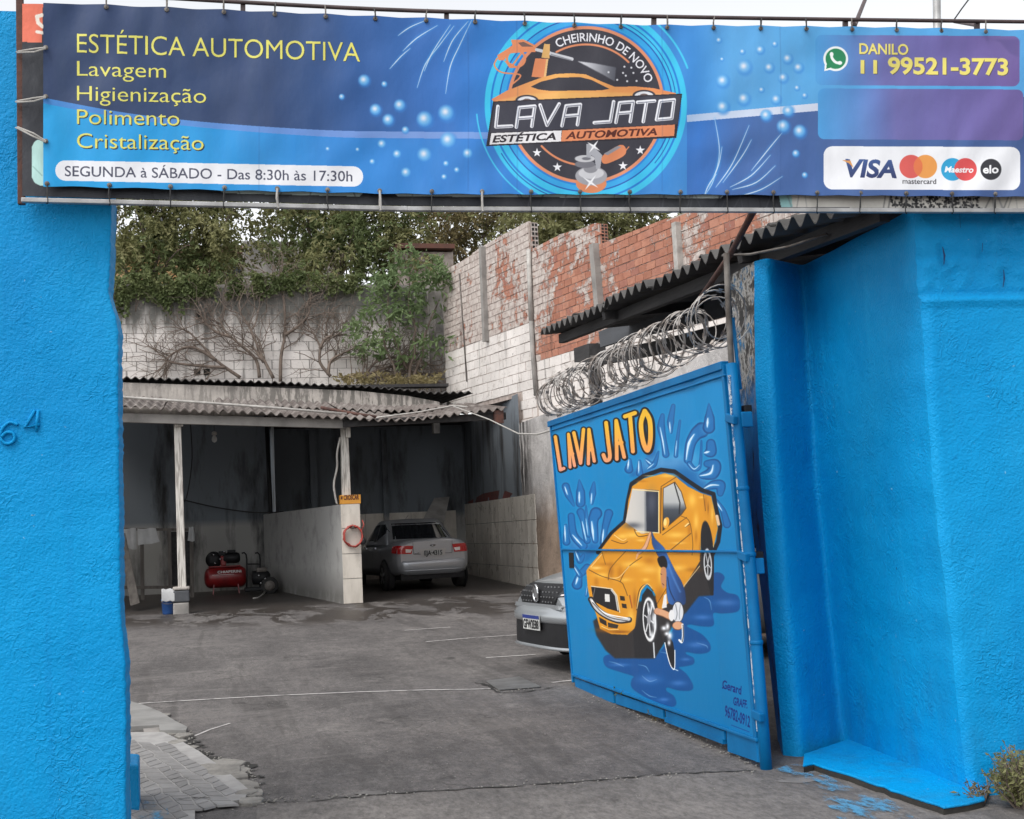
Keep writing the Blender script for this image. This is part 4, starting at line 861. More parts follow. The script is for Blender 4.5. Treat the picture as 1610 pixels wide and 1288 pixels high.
# ================================================================== street walls
def sF(P): return (Vector(P) - FA).dot(FU)
def fpt(s_, z, o): return FA + FU * s_ + FN * o + Vector((0, 0, z))
def left_wall():
    t = thing('street_wall', 'bright blue stuccoed wall at the left of the gateway', 'wall', fpt(-4.6, 0, 0))
    E = [(175, 300), (175, 330), (173, 400), (170, 458), (176, 482), (182, 502), (186, 530), (186, 700), (188, 880), (189, 950), (194, 1005), (197, 1060), (198, 1150), (198, 1290)]
    ez = [(atF(*p).z, sF(atF(*p))) for p in E][::-1]; ez = [(-.2, ez[0][1])] + ez + [(3.95, ez[-1][1])]
    zs = np.linspace(-.15, 3.93, 330); rows = []; jam = []
    for z in zs:
        sr = np.interp(z, [a for a, _ in ez], [b for _, b in ez]) + nz((z * 5, 3.1, 0)) * .005 + nz((z * 23, 1, 0)) * .006 + nz((z * 60, 4, 0)) * .004
        r = []
        for k in range(61):
            u = k / 60; u = 1 - (1 - u) ** 1.6; s_ = -6.2 + (sr + 6.2) * u
            d = nz((s_ * 1.3, z * 1.3, 0)) * .010 + nz((s_ * 5, z * 5, 4)) * .004
            back = max(0, (.008 - (sr - s_)) / .008); d -= .006 * back * back
            r.append(fpt(s_, z, d))
        rows.append(r)
        jam.append([r[-1]] + [r[-1] - FN * q + FU * (nz((z * 7, q * 30, 9)) * .005) for q in (.01, .04, .07, .10, .13, .15)])
    MB().grid(rows).build('street_face', MT['blue'], t, True)
    MB().grid(jam).build('jamb', MT['blue'], t, True)
    MB().grid([[rows[-1][k], rows[-1][k] - FN * .15] for k in range(61)]).build('coping', MT['concrete'], t)
    MB().grid([[fpt(-6.2, z, -.15), fpt(sF(jam[i][-1]), z, -.15)] for i, z in enumerate(zs)]).build('yard_face', MT['concrete'], t)
left_wall()
# house digits
def digit(name, strokes, label):
    m = MB()
    for q in strokes:
        P = [atF(*p, .004) for p in (smooth(q, False) if len(q) > 3 else q)]; m.tube(P, .0075, 8)
    tag(m.build(name, MT['blue'], None, True), label, 'house number')
digit('house_digit', [[(28, 668), (16, 664), (5, 672), (0, 686), (6, 696), (16, 697), (23, 690), (20, 681), (10, 680), (2, 687)]], 'raised digit six painted over in blue at the wall edge')
digit('house_digit', [[(55, 645), (38, 672), (62, 668)], [(60, 645), (57, 678)]], 'raised tilted digit four painted over in blue')
# small blue kerb block behind the left wall
a = [atG(*p) for p in [(196, 1279), (219, 1281), (221, 1262), (198, 1260)]]
tag(MB().hexa([Vector((p.x, p.y, gz(p.y) - .02)) for p in a] + [Vector((p.x, p.y, .28 + (0.01 if i > 1 else 0))) for i, p in enumerate(a)]).build('kerb_block', MT['blue'], bevel=.012), 'short blue painted block at the foot of the left wall', 'block')

def right_wall():
    t = thing('gateway_wall', 'bright blue stuccoed wall with deep reveal right of the gate', 'wall', FA)
    cor = [(1441, 322), (1444, 345), (1450, 460), (1462, 640), (1475, 800), (1500, 1010), (1529, 1275)]
    cz = sorted([(atF(*p).z, sF(atF(*p))) for p in cor])
    cz = [(-.2, cz[0][1])] + cz + [(3.5, cz[-1][1])]
    zl = atF(1520, 462).z; zs = np.linspace(-.16, 3.25, 170); F, RV = [], []
    J = [atF(*p) for p in [(1483, 400), (1545, 388), (1578, 440), (1598, 350), (1500, 440)]]
    for z in zs:
        sc = np.interp(z, [a for a, _ in cz], [b for _, b in cz]) + nz((z * 6, 7, 0)) * .008; r = []
        for k in range(71):
            u = (k / 70) ** 1.5; s_ = sc + (2.6 - sc) * u
            d = nz((s_ * 1.5, z * 1.5, 2)) * .012 + nz((s_ * 6, z * 6, 5)) * .004
            if z > zl - .01:
                d -= .014; g = abs(((z - zl) / .2) % 1 - .0); g = min(g, 1 - g) * .2; d -= .014 * max(0, 1 - g / .025) * (.5 + .5 * nz((s_ * 4, z * 4, 1)) + .3); d += nz((s_ * 14, z * 14, 3)) * .012 + nz((s_ * 26, z * 26, 5)) * .006
                for j in J:
                    if abs(z - j.z) < .055 and abs(s_ - sF(j)) < .016: d -= .012
            elif z > zl - .05: d += .012
            rnd_ = max(0, (.05 - (s_ - sc)) / .05); d -= .03 * rnd_ * rnd_
            r.append(fpt(s_, z, d))
        F.append(r)
    MB().grid(F).build('street_face', MT['blue'], t, True)
    inn = [(1258, 380), (1262, 413), (1268, 500), (1275, 600), (1290, 800), (1310, 1000), (1331, 1186), (1345, 1320)]
    iz = sorted([(atY(*p, 7.2).z, atY(*p, 7.2).x) for p in inn]); ex = lambda L, z: np.interp(z, [a for a, _ in L], [b for _, b in L])
    l2 = sorted([(atY(*p, 6.98).z, atY(*p, 6.98).x) for p in [(1205, 380), (1207, 420), (1210, 500), (1217, 620), (1225, 760), (1240, 960), (1262, 1192), (1272, 1320)]])
    l3 = sorted([(atY(*p, 7.08).z, atY(*p, 7.08).x) for p in [(1186, 380), (1186, 425), (1186, 500), (1188, 620), (1196, 760), (1212, 960), (1232, 1192), (1240, 1320)]])
    l4 = sorted([(atY(*p, 7.5).z, atY(*p, 7.5).x) for p in [(1146, 380), (1148, 430), (1152, 500), (1164, 640), (1176, 760), (1200, 960), (1226, 1190), (1235, 1300)]])
    rev, pier, lip, old = [], [], [], []
    for i, z in enumerate(zs):
        a = F[i][0]; b = Vector((ex(iz, z), 7.2, z)); c = Vector((ex(l2, z), 6.98, z)); d = Vector((ex(l3, z), 7.08, z)); e = Vector((ex(l4, z), 7.5, z))
        def wob(p, amp=1.0): return Vector((nz(p, 2.2) * .014 * amp + nz(p, 9) * .004, nz((p.y, p.z, p.x), 3) * .010 * amp, 0))
        def seg(p, q, n, r0=0.0):
            out = []
            for k in range(n + 1):
                u = k / n; w = p.lerp(q, u); out.append(w + (wob(w) if 0 < k < n else Vector()))
            return out
        rev.append(seg(a, b, 40)); pier.append(seg(b, c, 16)); lip.append(seg(c, d, 6))
        dd = [p for p in seg(d, e, 12)]; old.append(dd)
    zcap = atY(1230, 412, 7.1).z; rev = [r for r, z in zip(rev, zs) if z < 3.0]; pier, lip, old = [[r for r, z in zip(q, zs) if z < zcap] for q in (pier, lip, old)]
    def soft(r, n=5):
        for _ in range(n): r = [r[0]] + [(r[i - 1] + r[i] * 2 + r[i + 1]) / 4 for i in range(1, len(r) - 1)] + [r[-1]]
        return r
    joined = [soft(list(r) + list(p[1:]) + list(l[1:])) for r, p, l in zip(rev, pier, lip)]
    MB().grid([r[:41] for r in joined]).build('reveal', MT['blue'], t, True); MB().grid([r[40:] for r in joined]).build('pier_face', MT['blue'], t, True)
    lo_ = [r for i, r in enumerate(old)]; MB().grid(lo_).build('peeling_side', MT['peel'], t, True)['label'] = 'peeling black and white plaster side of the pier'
    e = old[0][-1]
    MB().grid([[r[-1], Vector((r[-1].x + .6, r[-1].y + .15, r[-1].z))] for r in old]).build('pier_back', MT['concrete'], t)
    MB().grid([[Vector(r[-1]) - FN * .2, fpt(.35, zs[i], -.2)] for i, r in enumerate(F)]).build('yard_face', MT['concrete'], t)
    # ledge at the foot of the reveal
    top = [atG(*p, .045) for p in [(1262, 1203), (1264, 1185), (1338, 1160), (1556, 1238), (1548, 1256)] + [(1524, 1262)] + [(lerp(1484, 1272, t) + R_.uniform(-2, 2), lerp(1268, 1197, t) + R_.uniform(-1.3, 1.3)) for t in np.linspace(0, .97, 16)]]
    MB().prism([p - Vector((0, 0, .014)) for p in top], (0, 0, .014)).build('ledge', MT['blue'], t, bevel=.006)
    c = sum(top, Vector()) / len(top)
    MB().prism([c + (p - c) * .99 - Vector((0, 0, .14)) for p in top], (0, 0, .125)).build('ledge_base', MT['crack'], t)
right_wall()
MT['bluecrack'] = simple('dark blue crack', c8(6, 52, 104), c8(4, 40, 86), 30, .8)
gw = [o for o in bpy.data.objects if o.name == 'gateway_wall'][0]
for q, w in (([(1482, 388), (1485, 402), (1484, 416)], .011), ([(1545, 382), (1544, 396)], .008), ([(1578, 424), (1579, 438), (1577, 452)], .009), ([(1460, 372), (1482, 371), (1498, 373)], .005), ([(1509, 335), (1510, 358)], .005)):
    P = [atF(*p, .002) for p in q]; n = len(P)
    MB().grid([[p - FU * w * (.5 if 0 < i < n - 1 else .2) for i, p in enumerate(P)], [p + FU * w * (.5 if 0 < i < n - 1 else .2) for i, p in enumerate(P)]]).build('surface_crack', MT['bluecrack'], gw)

# ================================================================== banner and its frame
topc = [(60, 2), (300, 12), (600, 25), (1000, 38), (1130, 39), (1400, 42), (1650, 47)]
botc = [(60, 293.5), (300, 299), (640, 306), (1130, 307), (1650, 310.5)]
ipc = lambda L, x: float(np.interp(x, [p[0] for p in L], [p[1] for p in L]))
TOPT = [167, 262, 352, 432, 512, 590, 670, 747, 825, 903, 976, 1049, 1122, 1196, 1268, 1340, 1410, 1480, 1550, 1622]
BOTT = [74, 172, 268, 353, 436, 515, 597, 679, 758, 835, 912, 990, 1070, 1143, 1216, 1285, 1353, 1425, 1497, 1565, 1632]
def bdisp(x, v):
    d = nz((x * .012, v * 1.2, 0)) * .018 + nz((x * .03, v * 3, 5)) * .007 + .004 * math.sin((x * .5 + v * 260 + 40 * nz((x * .006, v, 1))) * .07) * (.5 + nz((x * .01, v * 2, 9)))
    kt = min(abs(x - q) for q in TOPT); kb = min(abs(x - q) for q in BOTT)
    d += .008 * math.exp(-(kt / 14) ** 2) * max(0, 1 - v * 5) + .008 * math.exp(-(kb / 14) ** 2) * max(0, 1 - (1 - v) * 5)
    if x < 240: d += .005 * math.sin((x + v * 120) * .09) * max(0, 1 - v * 2) 
    if x > 1500: d += .007 * math.sin((x * .8 + v * 160) * .11) * v
    return d
def sag(x, v):
    kt = min(abs(x - q) for q in TOPT); kb = min(abs(x - q) for q in BOTT)
    return (min(kt, 40) / 40) * 2.2 * (1 - v) - (min(kb, 40) / 40) * 1.8 * v
bt = thing('banner', 'printed vinyl car wash banner laced above the gateway', 'banner', atF(850, 310, .16))
rows = []; uvs = []
for j in range(37):
    v = j / 36; r = []
    for i in range(263):
        x = 68 + i * 6.0; y = lerp(ipc(topc, x), ipc(botc, x), v) + sag(x, v)
        r.append(atF(x, y, .16 + bdisp(x, v))); uvs.append(BANNER.uv((x, y)))
    rows.append(r)
b = MB().grid(rows); b.uv = uvs; b.build('printed_sheet', MT['banner'], bt, True)
MB().grid([[p - FN * .006 for p in r] for r in rows]).build('backing', MT['black'], bt, True)
railc = [(120, -12), (250, -4), (600, 15), (900, 23), (1200, 29), (1660, 35)]
brail = [(34, 315), (640, 329), (1200, 331), (1660, 332)]
gmesh = None
rs = random.Random(5)
def grommet(x, y):
    p = atF(x, y, .172); MB().lathe([(.007, -.004), (.011, -.002), (.011, .003), (.005, .004)], p, FN, 10).build('grommet', MT['strut'], bt, True)
for x in TOPT:
    y = ipc(topc, x) + 5; grommet(x, y)
    MB().tube([atF(x, y, .176), atF(x + rs.uniform(-1, 1), (y + ipc(railc, x)) / 2, .18), atF(x + rs.uniform(-2, 2), ipc(railc, x) - 2, .165), atF(x, ipc(railc, x) + 3, .12), atF(x, y - 2, .15)], .0035, 6).build('tie_cord', MT['cable'] if rs.random() < .5 else MT['strut'], bt)
for x in BOTT:
    y = ipc(botc, x) - 5; grommet(x, y); pale = x in (436, 597, 758)
    yb = ipc(brail, x) + 2
    MB().tube([atF(x, y, .176), atF(x + rs.uniform(-1.5, 1.5), (y + yb) / 2, .178), atF(x + rs.uniform(-2, 2), yb, .175), atF(x, yb + 3, .14), atF(x, y + 4, .15)], .0055 if pale else .003, 6).build('tie_cord', MT['wcable'] if pale else MT['cable'], bt)
for (xa, ya), (xb, yb) in (((72, 75), (29, 81)), ((72, 152), (28, 159)), ((72, 222), (28, 200))):
    for k in (0, 1):
        MB().tube([atF(xa, ya + k * 1.5, .178), atF((xa + xb) / 2 + 3, (ya + yb) / 2 - 1 + k * 5, .185), atF(xb, yb + k * 2, .165), atF(xb - 3, yb + 1, .11)], .0042, 6).build('lace', MT['wcable'], bt)
    grommet(xa, ya)
# old banner behind
ot = thing('old_banner', 'older black banner sheet showing behind the car wash banner', 'banner', atF(600, 320, .12))
rows = []; uvs = []
ob_ = [(24, 308), (640, 324), (1200, 327), (1660, 329)]
for j in range(15):
    v = j / 14; r = []
    for i in range(165):
        x = 35 + i * 10; y = lerp(ipc(topc, x) + 4, ipc(ob_, x), v)
        r.append(atF(x, y, .115 + nz((x * .02, v * 4, 8)) * .012)); uvs.append(OLDP.uv((x, y)))
    rows.append(r)
b = MB().grid(rows); b.uv = uvs; b.build('printed_sheet', MT['oldbanner'], ot, True)
fr = thing('banner_support', 'thin steel rails and stays carrying the banner over the gateway', 'metal support', atF(60, 330, .1))
MB().tube([atF(*p, .13) for p in smooth(railc, False)], .0105, 8).build('top_rail', MT['rail'], fr, True)
P = [atF(*p, .14) for p in brail]
for a, b in zip(P, P[1:]): MB().beam(a, b, .03, .021).build('bottom_rail', MT['galv'], fr, bevel=.003)
MB().beam(atF(31, -30, .085), atF(34, 322, .085), .03, .03, FN).build('upright', MT['rust'], fr, bevel=.003)
for x in (382, 702, 1028, 1329, 1536): MB().beam(atF(x, ipc(railc, x) - 1, .115), atF(x, ipc(topc, x) + 20, .115), .022, .022, FN).build('rail_clip', MT['rail'], fr)
MB().tube([atF(1341, 36, .10), atF(1344, 40, .05), on_plane(1368, -20, (0, 7.2, 0), (0, 1, 0))], .012, 8).build('stay', MT['rail'], fr)
MB().tube([atF(1536, 40, .10), on_plane(1500, 34, (0, 6.6, 0), (0, 1, 0))], .010, 8).build('stay', MT['rail'], fr)
pt = tag(MB().tube([atY(1477, 330, 9.5), atY(1472, -60, 9.5)], .034, 10).build('antenna_pole', MT['galv'], None, True), 'grey pole rising above the banner at the right', 'pole')
tag(MB().tube([atY(1498, 34, 9.0), atY(1512, 14, 9.0), atY(1545, -30, 9.0)], .006, 6).build('overhead_wire', MT['cable']), 'thin wire slanting up above the banner at the right', 'wire')

# ================================================================== gate
XG = 3.06
TL, TR, BR, BL = (866, 670), (1140, 579), (1192, 1164), (900, 1061)
def gp(u, v):
    return (lerp(lerp(TL[0], TR[0], u), lerp(BL[0], BR[0], u), v), lerp(lerp(TL[1], TR[1], u), lerp(BL[1], BR[1], u), v))
gt = thing('gate', 'open blue sheet metal gate leaf with a sprayed yellow car mural', 'gate', atX(1050, 1130, XG))
us = [0, .235, .512, .822, 1.0]
for k in range(4):
    u0, u1 = us[k], us[k + 1] + (.006 if k < 3 else 0); rows = []; uvs = []
    for j in range(41):
        r = []
        for i in range(13):
            a = i / 12; p = gp(lerp(u0, u1, a), j / 40); q = atX(*p, XG)
            d = .006 * math.sin(a * math.pi) + nz(q, 2.0) * .003 + .004 * (1 - a)
            r.append(atX(*p, XG - d)); uvs.append(MURAL.uv(p))
        rows.append(r)
    b = MB().grid(rows); b.uv = uvs; b.build('painted_panel', MT['mural'], gt, True)
back = [atX(*gp(u, v), XG + .014) for u, v in ((0, 0), (1, 0), (1, 1), (0, 1))]
MB().add(back, [(0, 1, 2, 3)]).build('backing_sheet', MT['gateblue'], gt)
def rail(name, u0, v0, u1, v1, w, h, off=0.0, m='gateblue'):
    MB().beam(atX(*gp(u0, v0), XG - off), atX(*gp(u1, v1), XG - off), w, h, (0, 0, 1) if abs(u1 - u0) > .5 else (1, 0, 0)).build(name, MT[m], gt, bevel=.004)
rail('top_rail', -.004, -.008, 1.0, -.008, .05, .05); rail('top_lip', 0, .018, 1, .018, .012, .010, .014)
rail('middle_rail', 0, .496, .985, .494, .016, .014, .014); rail('bottom_rail', 0, 1.0, 1, 1.0, .026, .018, .014)
rail('stile', .004, -.01, .004, 1.03, .032, .03); rail('stile', .992, -.01, .992, 1.06, .036, .026, .004)
MB().beam(atX(1148, 590, XG - .004), atX(1194, 1150, XG + .004), .010, .03, (1, 0, 0)).build('chipped_edge', MT['gateedge'], gt)
for q in ([(903, 1066), (963, 1088), (965, 1106), (905, 1084)], [(967, 1090), (1042, 1116), (1043, 1131), (968, 1107)], [(1046, 1117), (1138, 1150), (1139, 1164), (1047, 1129)], [(1142, 1149), (1192, 1167), (1196, 1200), (1144, 1182)]):
    MB().prism([atX(*p, XG - .012) for p in q], (.016, 0, 0)).build('skirt_plate', MT['gateblue'], gt, bevel=.002)
MB().beam(atX(1048, 1131, XG - .002), atX(1140, 1166, XG - .002), .03, .03).build('track_angle', MT['gateblue'], gt)
MB().prism([atX(*p, XG - .012) for p in [(894, 869), (901, 869), (902, 893), (895, 893)]], (.02, 0, 0)).build('latch_slot', MT['black'], gt)
for v in (.13, .50, .93): MB().beam(atX(*gp(.985, v), XG - .012), atX(gp(1, v)[0] + 10, gp(1, v)[1] + 6, XG - .006), .03, .05).build('hinge_strap', MT['gateblue'], gt, bevel=.006)
pg = thing('gate_post', 'round blue steel gate post with rusty extension pipe', 'post', atG(1204, 1206))
PPT = [(1150, 572), (1158, 660), (1167, 760), (1178, 870), (1190, 1020), (1198, 1120), (1205, 1212)]
MB().tube([atX(*p, XG + .02) for p in PPT], .034, 14).build('post', MT['gateblue'], pg, True)
MB().tube([atX(*p, XG + .02) for p in [(1142, 398), (1145, 480), (1148, 540), (1152, 600)]], .018, 10).build('extension_pipe', MT['strut'], pg, True)
MB().tube([atX(*p, XG + .06) for p in [(1152, 500), (1158, 560), (1164, 612)]], .012, 8).build('conduit', MT['gateblue'], pg, True)
for y in (768, 872, 1010): MB().lathe([(.036, -.012), (.039, -.008), (.039, .008), (.036, .012)], atX(float(np.interp(y, [p[1] for p in PPT], [p[0] for p in PPT])), y, XG + .02), (0, 0, 1), 14).build('weld_ring', MT['gateblue'], pg, True)
for x, y in ((1172, 660), (1190, 890)):
    MB().box(atX(x, y, XG + .07), (.07, .06, .09)).build('hinge_bracket', MT['gateblue'], pg, bevel=.006)
    MB().box(atX(x + 2, y - 16, XG + .09), (.05, .05, .05)).build('hinge_pin', MT['black'], pg, bevel=.006)
# razor wire coil on the gate
rz = thing('razor_wire', 'rusted coil of razor wire along the top of the gate', 'razor wire', atX(1000, 640, XG))
cpath = alongv([atX(*p, XG + .02) for p in [(862, 636), (915, 612), (970, 588), (1030, 560), (1080, 534), (1128, 508)]], 60)
for hand in (1, -1, 1.15):
    m = MB(); pts = []; turns = 17; N = turns * 26; rr = random.Random(3 if hand > 0 else 9)
    amp = [rr.uniform(.115, .195) for _ in range(turns + 2)]; wob = [rr.uniform(-.16, .16) for _ in range(turns + 2)]
    for i in range(N + 1):
        a = i / N * turns; k = int(a); f = a - k; r = lerp(amp[k], amp[k + 1], f); s = i / N * 59; j = min(int(s), 58)
        c = cpath[j].lerp(cpath[j + 1], s - j); d = (cpath[-1] - cpath[0]).normalized()
        th = hand * a * 2 * math.pi + (0 if hand > 0 else math.pi); sh = lerp(wob[k], wob[k + 1], f)
        pts.append(c + Vector((math.cos(th) * r, 0, math.sin(th) * r + .03)) + d * (sh + .06 * math.sin(th)))
    m.tube(pts, .0046, 5, cap=False).build('coil', MT['wire'], rz, True)
    bb = MB()
    for i in range(2, N, 4):
        p = pts[i]; d = (pts[i + 1] - pts[i - 1]).normalized(); q = d.orthogonal().normalized(); q.rotate(Matrix.Rotation(rr.uniform(0, 6.28), 3, d))
        bb.add([p - d * .022 + q * .016, p - q * .005, p + d * .022 + q * .016, p + d * .022 - q * .016, p + q * .005, p - d * .022 - q * .016], [(0, 1, 2), (3, 4, 5), (1, 4, 0), (1, 2, 4)])
    tag(bb.build('barbs', MT['wire'], rz), kind='stuff')
# weeds under the gate

# ================================================================== right boundary: low rendered wall, tall brick wall behind it
XR = 6.0
lw = thing('bay_side_wall', 'rendered low wall with pale tiles along the right of the yard', 'wall', (XR, 18, .2))
MB().box((XR + .12, 20.5, 1.5), (.2, 21.6, 3.84)).build('wall_core', MT['mortar'], lw); MB().box((XR + .12, 27.2, 3.7), (.2, 7.4, .6)).build('wall_core', MT['mortar'], lw)
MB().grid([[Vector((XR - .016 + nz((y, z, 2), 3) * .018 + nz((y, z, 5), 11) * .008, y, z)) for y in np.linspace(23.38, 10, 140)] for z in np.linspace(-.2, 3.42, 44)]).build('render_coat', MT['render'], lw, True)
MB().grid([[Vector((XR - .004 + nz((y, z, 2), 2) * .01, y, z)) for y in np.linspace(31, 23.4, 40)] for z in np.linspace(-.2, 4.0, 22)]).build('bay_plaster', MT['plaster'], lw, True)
W0 = Vector((6.3, 22.4, 0)); WD = Vector((-.208, .978, 0)).normalized(); WN = Vector((WD.y, -WD.x, 0))
WM = Matrix.Identity(4)
for i in range(3): WM[i][0], WM[i][1], WM[i][3] = WN[i], WD[i], W0[i]
def atW(px, py, off=0.0): return on_plane(px, py, W0 + WN * off, WN)
def loc(P): q = Vector(P) - W0; return q.dot(WD), q.z
rw = thing('brick_wall', 'tall stepped wall of red brick and flaking limewash behind the lean-to', 'wall', W0)
TOP = [(680, 438), (700, 425), (755, 390), (762, 385), (826, 350), (833, 347)], [(833.5, 393), (880, 369), (930, 352), (942, 351)], [(942.5, 384), (1062, 338), (1100, 322), (1250, 262), (1420, 190)]
tp = [[loc(atW(*p)) for p in q] for q in TOP]
def ztop(y):
    q = tp[0] if y > tp[1][0][0] else tp[1] if y > tp[2][0][0] else tp[2]
    return float(np.interp(-y, [-p[0] for p in q], [p[1] for p in q]))
YSTEP = tp[1][0][0]; YFAR = loc(atW(697, 500))[0]; YNEAR = -14.0
ZB = (loc(atW(702, 556))[1] + loc(atW(830, 498))[1]) / 2
core = MB(WM)
yy = sorted(set([YNEAR, YFAR] + [p[0] + e for q in tp for p in q for e in (-.003, .003) if YNEAR < p[0] + e < YFAR]))
core.prism([Vector((.013, y, z)) for y, z in [(yy[0], 3.3)] + [(y, ztop(y) - .02) for y in yy] + [(yy[-1], 3.95), (1.15, 3.95), (1.15, 3.3)]], (.14, 0, 0))
core.build('mortar_core', MT['mortar'], rw)
MB(WM).box((.12, YNEAR / 2 - .2, 1.6), (.16, -YNEAR, 3.5)).build('lower_core', MT['mortar'], rw)
cells = []
def course(z0, h, L, yA, yB, kind, row):
    y = yA + (L * .5 if row % 2 else 0) - L
    while y < yB:
        a, b = max(y, yA), min(y + L, yB)
        if b - a > L * .2: cells.append((a, b, z0, h, kind))
        y += L
rs = random.Random(2)
for yA, yB in ((YNEAR, YSTEP - .03), (YSTEP + .03, YFAR)):
    far = yB > 1
    zlim = 1.15
    zb = ZB if far else ZB - .75; z = 3.32 if far else 2.0; r = 0
    while z < zb - .1: course(z, .18, .39, yA, yB, 'w', r); z += .18; r += 1
    while z < 8.6: course(z, .13, .25, yA, yB, 'r', r); z += .13; r += 1
items = []
for a, b, z, h, k in cells:
    yc = (a + b) / 2; zt = ztop(yc)
    if z + h * .35 > zt: continue
    px = proj(W0 + WD * yc + Vector((0, 0, z + h / 2))); edge_y = np.interp(px[0], [854, 1236], [522, 351]) if px[0] > 854 else 660
    if yc > 1.15 and z < 3.93: continue
    vis = 334 < px[1] < edge_y + 4 and 690 < px[0] < 1300
    items.append((vis, -yc, a, b, z, h, k))
def bk(a, b, z, h, rr):
    g = .0065; j = lambda q: rr.uniform(-q, q); xo = rr.uniform(-.006, .006)
    y0, y1, z0, z1 = a + g, b - g, z + g, z + h - g; za, zb_ = min(z1, max(ztop(a + .02), z0 + .02)), min(z1, max(ztop(b - .02), z0 + .02))
    P = [(xo, y0 + j(.004), z0 + j(.004)), (xo + j(.004), y1 + j(.004), z0 + j(.004)), (xo + j(.004), y1 + j(.004), zb_ + j(.004)), (xo, y0 + j(.004), za + j(.004))]
    return [Vector(p) for p in P], [Vector((.05, q[1], q[2])) for q in P]
vis_items = sorted([i for i in items if i[0]], key=lambda i: -i[1])[:300]; vs = set(map(id, vis_items))
rest = {'r': MB(WM), 'w': MB(WM)}
for it in items:
    P, Qq = bk(it[2], it[3], it[4], it[5], rs); H8 = [P[0], P[1], Qq[1], Qq[0], P[3], P[2], Qq[2], Qq[3]]
    if id(it) in vs: MB(WM).hexa(H8).build('brick', MT['brick'] if it[6] == 'r' else MT['wblock'], rw)
    else: rest[it[6]].hexa(H8)
tag(rest['r'].build('brickwork', MT['brick'], rw), kind='stuff'); tag(rest['w'].build('blockwork', MT['wblock'], rw), kind='stuff')
for m_ in ('brick', 'wblock'):
    nt = MT[m_].node_tree
    for n in list(nt.nodes):
        if n.type == 'OBJECT_INFO':
            g = nt.nodes.new('ShaderNodeNewGeometry'); ad = nt.nodes.new('ShaderNodeMath'); ad.operation = 'ADD'; fr_ = nt.nodes.new('ShaderNodeMath'); fr_.operation = 'FRACT'
            tgt = [l.to_socket for l in n.outputs['Random'].links]
            nt.links.new(n.outputs['Random'], ad.inputs[0]); nt.links.new(g.outputs['Random Per Island'], ad.inputs[1]); nt.links.new(ad.outputs[0], fr_.inputs[0])
            for t_ in tgt: nt.links.new(fr_.outputs[0], t_)
# hollow brick ends on the stepped top
def hollow(px0, y0, y1, rows):
    (ya, za), (yb, zb_) = loc(atW(px0, y0)), loc(atW(px0, y1)); zs_ = np.linspace(zb_, za, rows * 3 + 1)
    MB(WM).box((.085, ya - .006, (za + zb_) / 2), (.14, .02, za - zb_)).build('brick_end', MT['brick'], rw)
    for i in range(rows * 3):
        for j in range(2): MB(WM).box((.052 + j * .066, ya - .018, (zs_[i] + zs_[i + 1]) / 2), (.045, .008, (zs_[1] - zs_[0]) * .62)).build('hole', MT['crack'], rw)
hollow(833, 350, 393, 2); hollow(942, 352, 384, 2)
def wpole(name, q, r, m, sq=True, off=-.05):
    P = [atW(*p, off) for p in q]
    if sq: MB().beam(P[0], P[-1], r * 2, r * 2, WN).build(name, MT[m], rw, bevel=.005)
    else: MB().tube(P, r, 8).build(name, MT[m], rw, True)
wpole('concrete_post', [(758, 388), (764, 537)], .055, 'concrete'); wpole('concrete_post', [(934, 384), (944, 500)], .07, 'concrete')
wpole('drain_pipe', [(831, 392), (833, 450), (835, 505)], .045, 'wcable', False); wpole('drain_pipe', [(835, 505), (838, 560), (843, 622)], .045, 'concrete', False)
wpole('concrete_post', [(1063, 350), (1068, 428)], .055, 'wcable')
wpole('drain_pipe', [(722, 430), (734, 600)], .014, 'strut', False, -.02)
# tiles of the wash bay on this wall
zr = [atX(844, y, XR).z for y in (923, 893, 855, 817, 776)]; zr[0] = .3
rs = random.Random(6)
for i in range(4):
    for j in range(11):
        y0 = 22.42 + j * .58
        z0 = zr[i] if i else gz(y0) - .02
        MB().box((XR - .012 + rs.uniform(-.002, .002), y0 + .287, (z0 + zr[i + 1]) / 2), (.03, .572, zr[i + 1] - z0 - .012)).build('wall_tile', MT['tile'], lw, bevel=.003)
# ragged plaster above the tiles
MT['redstain'] = simple('rusty red stain', (.16, .035, .03), (.07, .03, .028), 5, .9, bump=.6)
MB().add([atX(*p, XR - .006) for p in [(735, 790), (760, 776), (790, 770), (806, 776), (800, 784), (770, 790), (745, 796)]], [tuple(range(7))]).build('exposed_brick_patch', MT['redstain'], lw)

# ================================================================== back wall
YB = 27.6
bw = thing('back_wall', 'high limewashed block wall closing the back of the yard', 'wall', (2, YB, .5))
ZTB = atY(400, 447, YB).z
MB().box((-.5, YB + .132, (3.9 + ZTB) / 2), (12.4, .24, ZTB - 3.9)).build('mortar_core', MT['wmortar'], bw)
rs = random.Random(12)
bmesh_ = None
nb = 0
for r in range(13):
    z = 4.3 + r * .198
    x = -3.95 + (.2 if r % 2 else 0)
    while x < 5.18:
        L = min(.39, 5.2 - x)
        if L > .1 and z < ZTB - .15 + .12 * nz((x * .5, 0, 0)):
            d = rs.uniform(-.003, .004)
            MB().box((x + L / 2, YB + .035 + d, z + .095), (L - .010, .07, .187)).build('block', MT['wblock'], bw); nb += 1
        x += .4
MB().box((5.16, YB - .06, 5.2), (.14, .2, 3.2)).build('corner_column', MT['wmortar'], bw)
MT['void'] = MT['crack']
for px, py in ((310, 585), (325, 585), (313, 497)): MB().box(atY(px, py, YB + .0), (.13, .03, .14)).build('hole', MT['crack'], bw)

